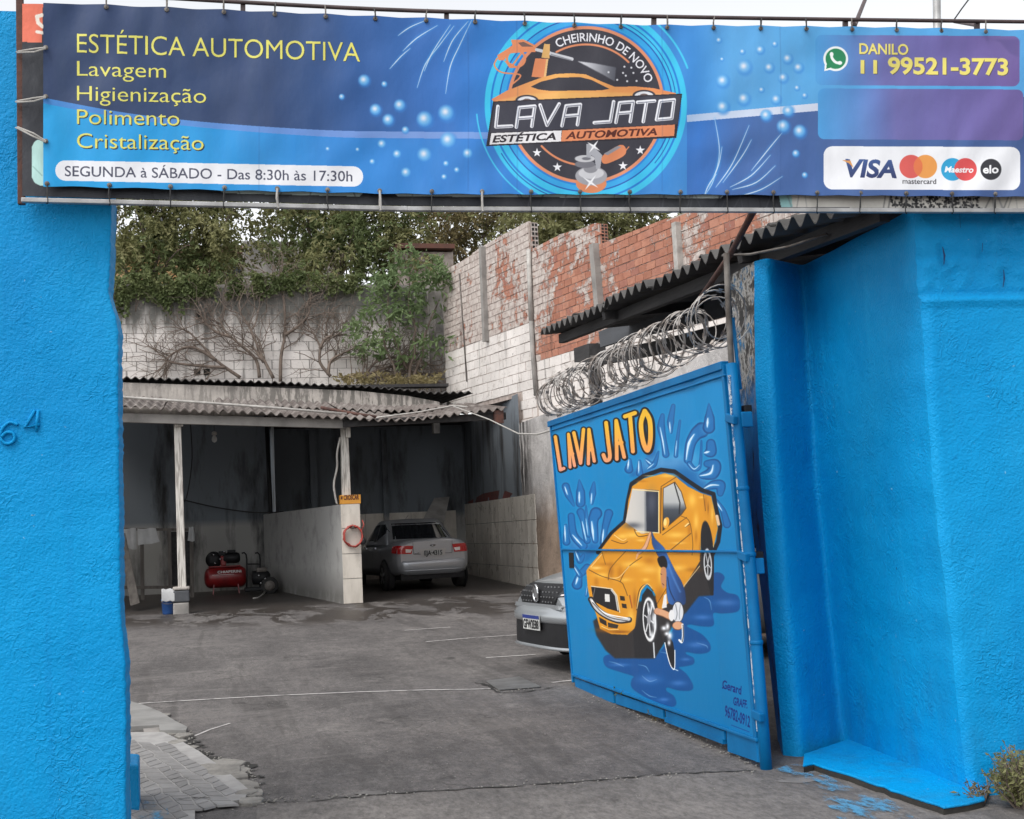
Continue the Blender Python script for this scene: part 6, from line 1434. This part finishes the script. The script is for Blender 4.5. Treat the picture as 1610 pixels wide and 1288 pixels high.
# rear bumper
b = MB(); rows = []
for z, o, w in ((.30, .02, .70), (.34, -.035, .76), (.42, -.06, .79), (.52, -.07, .80), (.57, -.055, .80), (.585, -.01, .79)):
    rows.append([Vector((w * sgp(math.sin(t), .55), o + .34 * (abs(math.sin(t)) ** 6) + .05 * abs(math.sin(t)) ** 2, z)) for t in np.linspace(-math.pi / 2, math.pi / 2, 33)])
cs.part('rear_bumper', b.grid(rows), 'silver', True)
cs.part('bumper_lip', MB().tube([Vector((.76 * sgp(math.sin(t), .55), -.052 + .34 * (abs(math.sin(t)) ** 6) + .05 * abs(math.sin(t)) ** 2, .385)) for t in np.linspace(-math.pi / 2, math.pi / 2, 25)], .012, 6), 'silver', True)
cs.part('underbody', MB().box((0, .5, .27), (1.3, .9, .12)), 'black', False)
for sx in (-1, 1):
    q = [(sx * .40, .87), (sx * .705, .885), (sx * .72, .72), (sx * .44, .715)]
    tl = cs.patch('tail_light', 'redlamp', q, 'rear', .016)
    cs.patch('lamp_lens', 'clearlamp', [(sx * .43, .80), (sx * .56, .81), (sx * .56, .745), (sx * .46, .74)], 'rear', .021, parent=tl)
    cs.patch('tail_light_side', 'redlamp', [(.04, .885), (.24, .875), (.20, .74), (.05, .73)], 'left' if sx < 0 else 'right', .012)
cs.patch('plate_recess', 'alloy', [(-.27, .80), (.27, .80), (.24, .665), (-.24, .665)], 'rear', .010)
pl = cs.patch('number_plate', 'plategrey', [(-.205, .785), (.205, .785), (.205, .655), (-.205, .655)], 'rear', .022)
o = cs.M @ Vector((-.185, -.030, .675)); xd = (cs.M.to_3x3() @ Vector((1, 0, 0)))
lettering('EJA·4315', o, xd, (0, 0, 1), .37, .082, 'ink', pl, .03)
cs.part('emblem', MB().prism([Vector((x, -.018, .865 + z)) for x, z in ((-.055, -.014), (-.02, -.014), (-.018, -.022), (.018, -.022), (.02, -.014), (.05, -.014), (.058, .014), (.02, .014), (.018, .022), (-.018, .022), (-.02, .014), (-.05, .014))], (0, .012, 0)), 'chrome')
cs.patch('boot_seam', 'black', [(-.40, .705), (.40, .705), (.38, .697), (-.38, .697)], 'rear', .007, 16, 1)
for sx in (-1, 1): cs.patch('boot_seam', 'black', [(sx * .402, .94), (sx * .408, .94), (sx * .398, .70), (sx * .39, .70)], 'rear', .007, 1, 8)
cs.part('model_badge', MB().box((-.33, -.012, .725), (.09, .008, .018)), 'chrome')
cs.gpatch('rear_window', 'glass', [(-.505, 1.335), (.505, 1.335), (.60, 1.01), (-.60, 1.01)], 'rear', .006)
cs.gpatch('windscreen', 'glass', [(-.5, 1.34), (.5, 1.34), (.62, 1.0), (-.62, 1.0)], 'front', .006)
for sd_ in ('left', 'right'):
    cs.gpatch('side_window', 'glass', [(1.02, 1.16), (1.36, 1.325), (1.66, 1.325), (1.66, .985)], sd_, .006); cs.gpatch('side_window', 'glass', [(1.72, 1.325), (2.12, 1.31), (2.62, .985), (1.72, .985)], sd_, .006)
    sx = -1 if sd_ == 'left' else 1
    cs.part('mirror', MB().lathe([(.02, -.09), (.07, -.07), (.085, 0), (.07, .07), (.02, .09)], (sx * .86, 2.45, 1.0), (1, 0, 0), 14), 'silver', True)
    for y in (1.45, 2.25): cs.part('door_handle', MB().box((sx * .822, y, .84), (.03, .14, .03)), 'silver', False)
    cs.patch('door_seam', 'black', [(1.70, .93), (1.708, .93), (1.708, .36), (1.70, .36)], sd_, .004, 1, 8); cs.patch('door_seam', 'black', [(1.02, .93), (1.028, .93), (1.03, .62), (1.022, .62)], sd_, .004, 1, 8)
cs.part('aerial', MB().tube([Vector((0, 2.0, 1.42)), Vector((0, 1.75, 1.50))], .004, 5), 'black')

# ---- grey hatchback nosing out behind the gate (front faces the yard)
hat = dict(len=4.0, paint='grey', crown=.045,
    w=herm([0, .1, .4, 2, 3.3, 3.72, 3.9, 4.0], [.72, .80, .85, .86, .84, .79, .70, .58]),
    zb=herm([0, .3, 1, 3.3, 3.85, 4.0], [.36, .24, .2, .2, .20, .28]),
    zt=herm([0, .3, 1, 2.6, 2.95, 3.4, 3.75, 3.92, 4.0], [.95, 1.0, 1.0, .97, .95, .875, .80, .745, .67]),
    green=[(.95, .06, 3.1, .80, 0), (1.1, .12, 2.86, .77, 0), (1.25, .22, 2.58, .73, 0), (1.4, .38, 2.2, .67, 0), (1.46, .5, 2.0, .62, 0), (1.49, .65, 1.85, .57, .02)])
ang = math.radians(97)       # +y (forward) turned to point at -x, slightly towards the street
fwd = Vector((-math.sin(ang), math.cos(ang), 0)); nose = atG(836, 1040); nose = Vector((atY(850, 1000, 11.7).x, 11.7, 0)); base_ = nose - fwd * 4.0
ch = Car('parked_hatchback', 'grey hatchback nosing out from behind the painted gate', (base_.x, base_.y, gz(11.7)), ang, hat, 'parked cars')
for sx in (-1, 1):
    for y in (.68, 3.22): ch.wheel(sx * .85, y, .30, .010)
gr = ch.patch('grille', 'black', [(-.56, .79), (.56, .79), (.40, .60), (-.40, .60)], 'front', .012, 20, 6)
for r in range(4):
    for k in range(-7, 8):
        x = k * .07 + (.035 if r % 2 else 0); z = .625 + r * .045
        if abs(x) > .40 + r * .035 or (abs(x) < .08): continue
        h = ch.cast((x, 6, z), (0, -1, 0), .018)
        if h: ch.part('grille_dot', MB().box(h, (.026, .008, .012)), 'alloy', False, gr)
h = ch.cast((0, 6, .70), (0, -1, 0), .03)
em = ch.part('emblem', MB().tube([h + Vector((.058 * math.sin(a), 0, .075 * math.cos(a))) for a in np.linspace(0, 2 * math.pi, 21)[:-1]], .011, 7, closed=True), 'chrome', True); ch.part('emblem_core', MB().prism([h + Vector((x, .002, z)) for x, z in ((-.03, -.045), (.03, -.045), (.034, .04), (0, .055), (-.034, .04))], (0, -.012, 0)), 'alloy', False, em)
ch.patch('grille_trim', 'grey', [(-.60, .605), (.60, .605), (.56, .565), (-.56, .565)], 'front', .03, 24, 3)
for sx in (-1, 1):
    hl = ch.patch('headlight', 'glass', [(sx * .50, .80), (sx * .74, .82), (sx * .76, .70), (sx * .46, .68)], 'front', .012, 10, 5)
    ch.patch('headlight_side', 'glass', [(3.72, .80), (3.40, .84), (3.46, .76), (3.74, .70)], 'left' if sx < 0 else 'right', .010, 8, 4)
    ch.patch('daylight_strip', 'clearlamp', [(sx * .50, .70), (sx * .74, .715), (sx * .74, .703), (sx * .50, .686)], 'front', .018, 8, 1)
# bumper mass
rows = []
for z, o_, w in ((.60, 3.96, .80), (.575, 4.035, .83), (.51, 4.075, .845), (.455, 4.075, .845), (.43, 4.05, .84), (.42, 3.95, .83)):
    rows.append([Vector((w * sgp(math.sin(t), .6), o_ - .16 * abs(math.sin(t)) ** 2.2 - .30 * abs(math.sin(t)) ** 8, z)) for t in np.linspace(-math.pi / 2, math.pi / 2, 41)])
ch.part('front_bumper', MB().grid(rows), 'grey', True)
rows = []
for z, o_, w in ((.245, 3.95, .82), (.235, 4.05, .84), (.205, 4.085, .845), (.19, 4.04, .83), (.19, 3.7, .8)):
    rows.append([Vector((w * sgp(math.sin(t), .6), o_ - .16 * abs(math.sin(t)) ** 2.2 - .30 * abs(math.sin(t)) ** 8, z)) for t in np.linspace(-math.pi / 2, math.pi / 2, 41)])
ch.part('bumper_lip', MB().grid(rows), 'grey', True)
rows = []
for z, o_, w in ((.44, 4.055, .838), (.34, 4.06, .84), (.225, 4.06, .842)):
    rows.append([Vector((w * sgp(math.sin(t), .6), o_ - .16 * abs(math.sin(t)) ** 2.2 - .30 * abs(math.sin(t)) ** 8, z)) for t in np.linspace(-math.pi / 2, math.pi / 2, 41)])
ch.part('lower_intake', MB().grid(rows), 'black', True)
for sx in (-1, 1):
    c = Vector((sx * .63, 3.925, .33)); fg = ch.part('fog_lamp', MB().lathe([(.08, 0), (.085, .03), (.06, .05), (.055, .02), (.01, .025)], c, (sx * .35, 1, 0), 18), 'black', True); ch.part('lamp_lens', MB().lathe([(.05, .02), (.035, .035), (.005, .04)], c, (sx * .35, 1, 0), 14), 'clearlamp', True, fg)
pr = MB().prism([Vector((x, 4.083, z)) for x, z in ((-.205, .365), (.205, .365), (.205, .50), (-.205, .50))], (0, .008, 0)); np_ = ch.part('number_plate', pr, 'platewhite', False)
ch.part('plate_band', MB().prism([Vector((x, 4.0925, z)) for x, z in ((-.205, .468), (.205, .468), (.205, .50), (-.205, .50))], (0, .002, 0)), 'navy', False, np_)
o = ch.M @ Vector((.19, 4.0945, .38)); xd = ch.M.to_3x3() @ Vector((-1, 0, 0)); lettering('GFW2E88', o, xd, (0, 0, 1), .38, .075, 'ink', np_, .03)
ch.gpatch('windscreen', 'glass', [(-.6, 1.42), (.6, 1.42), (.70, 1.02), (-.70, 1.02)], 'front', .006); ch.gpatch('rear_window', 'glass', [(-.55, 1.42), (.55, 1.42), (.66, 1.05), (-.66, 1.05)], 'rear', .006)
for sd_ in ('left', 'right'):
    ch.gpatch('side_window', 'glass', [(.7, 1.2), (.9, 1.42), (1.5, 1.43), (1.5, 1.03)], sd_, .006); ch.gpatch('side_window', 'glass', [(1.56, 1.43), (2.0, 1.42), (2.66, 1.03), (1.56, 1.03)], sd_, .006)
    sx = -1 if sd_ == 'left' else 1; ch.part('mirror', MB().lathe([(.02, -.09), (.07, -.07), (.085, 0), (.07, .07), (.02, .09)], (sx * .93, 2.55, 1.05), (1, 0, 0), 14), 'grey', True)
for x in (-.38, .38): ch.patch('bonnet_seam', 'black', [(x, .80), (x + .004, .80), (x + .004, .79), (x, .79)], 'front', .004, 1, 1)

# ================================================================== vegetation
def leaves(sprays, L, Wd, name, m, parent, rr, kind=None):
    """sprays: list of (polyline, n leaves)"""
    V, F = [], []
    for pts, n in sprays:
        for i in range(n):
            t = (i + rr.random()) / n; k = min(int(t * (len(pts) - 1)), len(pts) - 2); f = t * (len(pts) - 1) - k
            p = pts[k].lerp(pts[k + 1], f); d = (pts[k + 1] - pts[k]).normalized()
            q = Vector((rr.gauss(0, 1), rr.gauss(0, 1), rr.gauss(-.25, .8))).normalized(); dr = (d * .6 + q).normalized()
            sd = dr.cross(Vector((rr.gauss(0, 1), rr.gauss(0, 1), rr.gauss(0, 1)))).normalized()
            l = L * rr.uniform(.6, 1.35); w = Wd * rr.uniform(.7, 1.3) / 2; b = len(V); nn = dr.cross(sd) * (l * .12)
            V += [p, p + dr * l * .45 + sd * w + nn, p + dr * l, p + dr * l * .45 - sd * w + nn]; F.append((b, b + 1, b + 2, b + 3))
    mb = MB(); mb.v = V; mb.f = F; o = mb.build(name, MT[m], parent, fix=False)
    return o
def limb(m, a, b, r0, r1, rr, wob=.12, n=6):
    P = []; L = (b - a).length
    for i in range(n + 1):
        t = i / n; P.append(a.lerp(b, t) + Vector((rr.uniform(-1, 1), rr.uniform(-1, 1), rr.uniform(-.5, .5))) * (L * wob * .35 if 0 < i < n else 0))
    m.tube(P, [lerp(r0, r1, i / n) for i in range(n + 1)], 6); return P
def tree(name, label, base_, blobs, m, seed, nspray, L, Wd, per=14, droop=.7, group='trees behind the yard', slen=.7, m2=None):
    rr = random.Random(seed); base_ = Vector(base_); t = thing(name, label, 'tree', base_, group)
    tr = MB(); fork = base_ + Vector((rr.uniform(-.2, .2), rr.uniform(-.2, .2), (blobs[0][0].z - base_.z) * .55)); limb(tr, base_ - Vector((0, 0, .2)), fork, .17, .12, rr, .05); tr.build('trunk', MT['bark'], t, True)
    br = MB(); sp = []; tot = sum(b[1].x * b[1].y * b[1].z for b in blobs)
    for c, r in blobs:
        P = limb(br, fork, c, .075, .03, rr, .15, 7); k = max(int(nspray * r.x * r.y * r.z / tot), 8)
        for j in range(6):
            e = c + Vector((rr.uniform(-1, 1) * r.x, rr.uniform(-1, 1) * r.y, rr.uniform(-.8, .9) * r.z)) * .85; limb(br, P[rr.randint(4, 6)], e, .024, .007, rr, .2, 5)
        for i in range(k):
            u = Vector((rr.gauss(0, 1), rr.gauss(0, 1), rr.gauss(0, 1))).normalized() * (rr.random() ** .45); s0 = c + Vector((u.x * r.x, u.y * r.y, u.z * r.z))
            if nz(s0, 1.3) < -.16: continue                      # holes in the crown
            d = (u * .7 + Vector((rr.gauss(0, .4), rr.gauss(0, .4), rr.gauss(-.1, .35)))).normalized(); pts = [s0]; l = slen * rr.uniform(.5, 1.3)
            for q in range(4): d = (d + Vector((0, 0, -droop * .28))).normalized(); pts.append(pts[-1] + d * l / 4)
            sp.append((pts, per))
    br.build('branches', MT['bark'], t, True)
    if m2:
        h = [q for q in sp if nz(q[0][0], .8) > .12]; sp = [q for q in sp if nz(q[0][0], .8) <= .12]
        if h: leaves(h, L, Wd, 'crown', m2, t, rr)
    leaves(sp, L, Wd, 'crown', m, t, rr)
V3 = Vector
def blob(px, py, y, rx, ry, rz): return (atY(px, py, y), V3((rx, ry, rz)))
tree('overhanging_tree', 'dense olive tree spilling over the left end of the back wall', (-1.0, 32.5, .4),
     [blob(215, 330, 32.2, 1.3, 1.1, 1.4), blob(190, 415, 31.4, .8, .7, .95), blob(250, 400, 31.6, 1.0, .8, .8), blob(335, 360, 32.2, 1.25, 1.0, 1.25), blob(330, 425, 31.5, .9, .6, .55), blob(280, 290, 33, 1.8, 1.2, 1.2)], 'leafA', 1, 1900, .155, .065, 14, .9, m2='leafB')
tree('overhanging_tree', 'tall olive tree rising behind the middle of the back wall', (3.0, 33.2, .4),
     [blob(480, 350, 32.6, 1.15, 1.0, 1.1), blob(540, 395, 31.8, 1.0, .8, .85), blob(600, 345, 32.6, 1.3, 1.0, 1.1), blob(470, 425, 31.5, .7, .6, .5), blob(620, 410, 31.8, .9, .7, .7), blob(500, 280, 33.5, 1.8, 1.2, 1.0)], 'leafA', 2, 1900, .155, .065, 14, .8, m2='leafB')
tree('overhanging_tree', 'brownish tree beyond the corner of the back and brick walls', (6.8, 34, .4),
     [blob(672, 372, 33.2, 1.1, .9, .9), blob(700, 350, 34, 1.3, 1.2, 1.0), blob(770, 345, 34.4, 1.5, 1.2, .95), blob(740, 300, 34.5, 1.7, 1.2, .9)], 'leafD', 3, 1300, .13, .055, 14, .7, m2='leafA')
tree('background_tree', 'green tree standing behind the stepped top of the brick wall', (12.5, 30, .4),
     [blob(880, 352, 30, 1.4, 1.2, .9), blob(950, 345, 30.3, 1.6, 1.2, .9), blob(1010, 318, 30, 1.6, 1.2, .8), blob(860, 320, 30.5, 1.4, 1.2, .9)], 'leafA', 4, 1300, .14, .06, 14, .5)
# leafy shrub on the shed roof corner
rr = random.Random(21)
ls = thing('leafy_shrub', 'fresh green leafy shrub growing on the shed roof in the corner', 'shrub', atY(640, 604, 26.9))
st = MB(); sp = []
for q in ([(640, 604), (650, 560), (652, 520), (640, 470), (650, 420)], [(648, 604), (664, 560), (672, 510), (690, 470)], [(630, 600), (610, 560), (600, 520), (590, 500)], [(640, 580), (620, 530), (610, 480), (625, 440)]):
    P = [atY(*p, 26.9) + Vector((rr.uniform(-.04, .04), rr.uniform(-.1, .1), 0)) for p in smooth(q, False, 3)]; MB().tube(P, [lerp(.035, .010, i / (len(P) - 1)) for i in range(len(P))], 6).build('stem', MT['branch'], ls, True)
pass
for cx, cy, r, n in ((655, 425, 42, 56), (692, 440, 22, 22), (615, 465, 38, 40), (660, 475, 30, 18), (588, 508, 30, 22), (630, 525, 30, 10), (688, 535, 18, 12), (598, 548, 18, 10), (655, 560, 14, 6), (575, 540, 10, 4)):
    for i in range(n):
        a = rr.uniform(0, 6.28); k = r * math.sqrt(rr.random()); s0 = atY(cx + k * math.cos(a), cy + k * math.sin(a) * .8, 26.9 + rr.uniform(-.5, .4)); pts = [s0]; d = V3((math.cos(a), rr.gauss(0, .5), rr.uniform(-.2, .5))).normalized()
        for _ in range(3): d = (d + V3((0, 0, -.35))).normalized(); pts.append(pts[-1] + d * .13)
        sp.append((pts, 9))
leaves(sp, .17, .06, 'crown', 'leafC', ls, rr)
# bare climbing shrubs on the back wall
def grow(m, p, d, L, r, depth, rr, y):
    P = [p]; n = 5
    for i in range(n):
        d = (d + V3((rr.gauss(0, .22), rr.gauss(0, .06), rr.gauss(.03, .18)))).normalized(); q = P[-1] + d * L / n; q.y = min(max(q.y, y - .35), y + .1); P.append(q)
    m.tube(P, [lerp(r, r * .45, i / n) for i in range(n + 1)], 5)
    if depth:
        for k in range(rr.randint(2, 3)):
            i = rr.randint(1, n); a = rr.choice((-1, 1)) * rr.uniform(.4, 1.0); dd = V3((d.x * math.cos(a) - d.z * math.sin(a), d.y + rr.gauss(0, .1), d.x * math.sin(a) + d.z * math.cos(a)))
            grow(m, P[i], dd, L * rr.uniform(.5, .8), r * .55, depth - 1, rr, y)
LBL = ['bare shrub with one tall forked stem in the middle of the back wall', 'bare shrub leaning left low on the back wall', 'bare shrub arching left across the back wall', 'slender bare shrub beside the tall forked one', 'gnarled bare shrub with curved stems before the leafy shrub', 'low tangle of bare stems at the foot of the leafy shrub']
SH_ = [[[(441, 600), (442, 560), (448, 525), (447, 480), (440, 450), (425, 430)], [(448, 527), (470, 512), (486, 492), (489, 455)]], [[(378, 594), (340, 567), (315, 540), (297, 522)], [(355, 578), (320, 576), (270, 570), (262, 562)], [(340, 567), (300, 545), (265, 560)]],
       [[(408, 594), (402, 565), (375, 540), (355, 522), (345, 500)], [(365, 530), (340, 522), (318, 503)]], [[(430, 595), (412, 560), (395, 520), (380, 495)], [(415, 570), (398, 545)]],
       [[(520, 592), (503, 570), (503, 545), (490, 520)], [(516, 590), (520, 568), (540, 555), (575, 540)], [(503, 548), (515, 530), (545, 525)]], [[(560, 598), (600, 580), (650, 572), (690, 575)], [(570, 600), (590, 570), (630, 560)], [(610, 600), (640, 585), (680, 590)], [(540, 596), (570, 586), (600, 592)]]]
for k, (lab, stems) in enumerate(zip(LBL, SH_)):
    rr = random.Random(50 + k); yb = 27.5 - .06 * k; t = thing('bare_shrub', lab, 'shrub', atY(*stems[0][0], yb), 'bare shrubs on the back wall'); m = MB(); tw = MB()
    for s_ in stems:
        P = [atY(*p, yb) for p in smooth(s_, False, 4)]; n = len(P); MB().tube(P, [lerp(.040, .014, i / (n - 1)) for i in range(n)], 6).build('stem', MT['branch'], t, True)
        for j in range(9 if k < 5 else 15):
            i = rr.randint(n // 5, n - 1); d = (P[i] - P[max(i - 2, 0)]).normalized(); a = rr.choice((-1, 1)) * rr.uniform(.35, 1.0)
            grow(tw, P[i], V3((d.x * math.cos(a) - d.z * math.sin(a), rr.gauss(0, .08), d.x * math.sin(a) + d.z * math.cos(a))), rr.uniform(.4, .95), .0135, 2, rr, yb)
    tag(tw.build('twigs', MT['branch'], t, True), kind='stuff')
# dry litter on the shed roof
rr = random.Random(77); sp = []
for _ in range(150):
    s0 = atY(rr.uniform(535, 690), rr.uniform(592, 606), rr.uniform(25.2, 27.2)); sp.append(([s0, s0 + V3((rr.gauss(0, .1), rr.gauss(0, .1), rr.uniform(-.02, .10)))], 5))
lit = leaves(sp, .12, .05, 'leaf_litter', 'leafD', None, rr); tag(lit, 'dry leaf litter heaped on the shed roof', 'leaf litter', kind='stuff')
# ivy over the top of the back wall
rr = random.Random(31); iv = thing('wall_creeper', 'dark green creeper hanging over the top left of the back wall', 'creeper', atY(230, 455, 27.48)); sp = []
for _ in range(620):
    px = rr.choice((rr.triangular(170, 470, 190), rr.uniform(300, 620))); s0 = atY(px, rr.uniform(428, 456), 27.5); L = rr.uniform(.05, .55) * max(.25, 1.25 - (px - 170) / 300) * (.45 + 1.1 * max(0, .5 + nz((px * .02, 3, 1)))); keep = not (nz((px * .03, 7, 2)) < -.15 and px > 300)
    if keep: sp.append(([s0, s0 + V3((rr.gauss(0, .05), -.06, -L * .5)), s0 + V3((rr.gauss(0, .08), -.05, -L))], 8))
leaves(sp, .11, .07, 'foliage', 'leafB', iv, rr); vm = MB()
for k in range(14):
    px = rr.uniform(172, 420); MB().tube([atY(px, 440, 27.48), atY(px + rr.uniform(-6, 6), 465, 27.47), atY(px + rr.uniform(-9, 9), 490, 27.48)], .008, 5).build('stem', MT['branch'], iv, True)
pass
# bush at the street corner, weeds under the gate
def bush(name, label, cat, c, n, hgt, spread, L, Wd, m, seed, per=9):
    rr = random.Random(seed); t = thing(name, label, cat, c); st = MB(); sp = []
    for i in range(n):
        a = rr.uniform(0, 6.28); d = V3((math.cos(a) * spread * rr.uniform(.2, 1), math.sin(a) * spread * rr.uniform(.2, 1), hgt * rr.uniform(.5, 1.05))); b = V3(c) + V3((d.x * .25, d.y * .25, 0)); pts = [b, b + d * .5 + V3((rr.gauss(0, .02), rr.gauss(0, .02), hgt * .08)), b + d]
        st.tube(pts, [.004, .003, .0015], 4); sp.append(([pts[0].lerp(pts[1], .4), pts[1], pts[2]], per))
    st.build('stem', MT['branch'], t); leaves(sp, L, Wd, 'foliage', m, t, rr)
c = atG(1594, 1268); bush('corner_bush', 'dry green bush at the foot of the right street wall', 'bush', (c.x + .03, c.y - .05, c.z - .02), 120, .30, .17, .034, .014, 'leafA', 3, 14)
c = atG(985, 1110); bush('gate_weed', 'small green weed growing under the gate bottom', 'weed', (c.x + .04, c.y, c.z), 26, .13, .14, .05, .018, 'leafB', 5, 6)
c = atG(1040, 1134); bush('gate_weed', 'tiny dry weed under the middle of the gate', 'weed', (c.x + .03, c.y, c.z), 12, .07, .12, .035, .012, 'leafD', 6, 5)
c = atG(1542, 1268); bush('kerb_weed', 'sparse weed between the ledge and the corner bush', 'weed', (c.x, c.y, c.z), 16, .12, .10, .03, .012, 'leafD', 8, 5)

# ================================================================== houses behind the trees
hb = thing('ochre_house', 'ochre house wall glimpsed behind the left tree', 'house', (0, 40, .5))
MB().box((-.6, 40.5, 5.2), (5.6, 4, 9.6)).build('wall', MT['ochre'], hb); MB().box((-.6, 40.4, 10.12), (6.0, 4.4, .24)).build('roof', MT['roofred'], hb)
for px, py in ((255, 372), (370, 440)):
    q = atY(px, py, 38.45); w = MB().box(q, (.9, .06, 1.1)).build('window', MT['glass'], hb); WL[w] = V3(q)
    MB().box(q + V3((0, -.02, -.62)), (1.1, .14, .1)).build('sill', MT['cream'], w)
hg = thing('metal_clad_building', 'grey corrugated metal building glimpsed between the two trees', 'building', (3.0, 37.5, .5))
n = 60; MB().grid([[V3((lerp(1.5, 4.4, i / n), 37.4 + .03 * math.cos(i * 1.57), z)) for i in range(n + 1)] for z in (0, 7.8)]).build('ribbed_cladding', MT['tin'], hg)
MB().box((2.95, 38.4, 9.0), (2.9, 1.9, 2.4)).build('upper_wall', MT['concrete'], hg); MB().box((2.95, 37.6, 7.82), (3.1, .6, .08)).build('roof_edge', MT['galv'], hg)
hc_ = thing('cream_house', 'cream house wall behind the middle tree', 'house', (5.0, 40, .5)); MB().box((6.2, 41, 4.6), (3.6, 3, 8.4)).build('wall', MT['ochre'], hc_); MB().box((6.2, 40.9, 8.95), (4.2, 3.6, .3)).build('roof', MT['roofred'], hc_)
nr = thing('corner_roof', 'dark red roof edge beyond the wall corner', 'roof', atY(660, 400, 31.6)); q = atY(665, 392, 31.6); MB().box(q, (1.5, .8, .12)).build('roof_edge', MT['roofred'], nr); MB().box(q - V3((0, -.1, .8)), (1.5, .5, 1.4)).build('wall', MT['mortar'], nr)

# grit along broken edges
rr = random.Random(90); gb = MB()
def pebble(c, r):
    gb.add([c + V3((r * rr.uniform(.6, 1.2) * x, r * rr.uniform(.6, 1.2) * y, r * rr.uniform(.4, .8) * z)) for x, y, z in ((1, 0, 0), (0, 1, 0), (-1, 0, 0), (0, -1, 0), (0, 0, 1), (0, 0, -1))], [(0, 1, 4), (1, 2, 4), (2, 3, 4), (3, 0, 4), (1, 0, 5), (2, 1, 5), (3, 2, 5), (0, 3, 5)])
for path, n, sp_ in (([Q(430, 226), Q(520, 340), Q(690, 440), Q(740, 590), Q(900, 670), Q(1130, 692), Q(1300, 800), Q(1380, 1000), Q(1420, 1150)], 260, 7), ([(404, 1260), (600, 1249), (900, 1229), (1190, 1211)], 160, 5), ([(910, 1092), (1050, 1140), (1190, 1204)], 160, 6), ([(780, 1088), (850, 1084)], 30, 6), ([(300, 968), (560, 952), (800, 930)], 90, 6)):
    for _ in range(n):
        p = pline(path, rr.random()); a, b = rr.gauss(0, sp_), rr.gauss(0, sp_ * .5); pebble(atG(p[0] + a, p[1] + b, .006), rr.uniform(.003, .011))
for _ in range(320): pebble(atG(rr.uniform(210, 1150), rr.uniform(1000, 1285), .006), rr.uniform(.0025, .007))
tag(gb.build('gravel', MT['rubble'], None), 'loose grit and crumbs of concrete on the yard paving', 'gravel', kind='stuff')
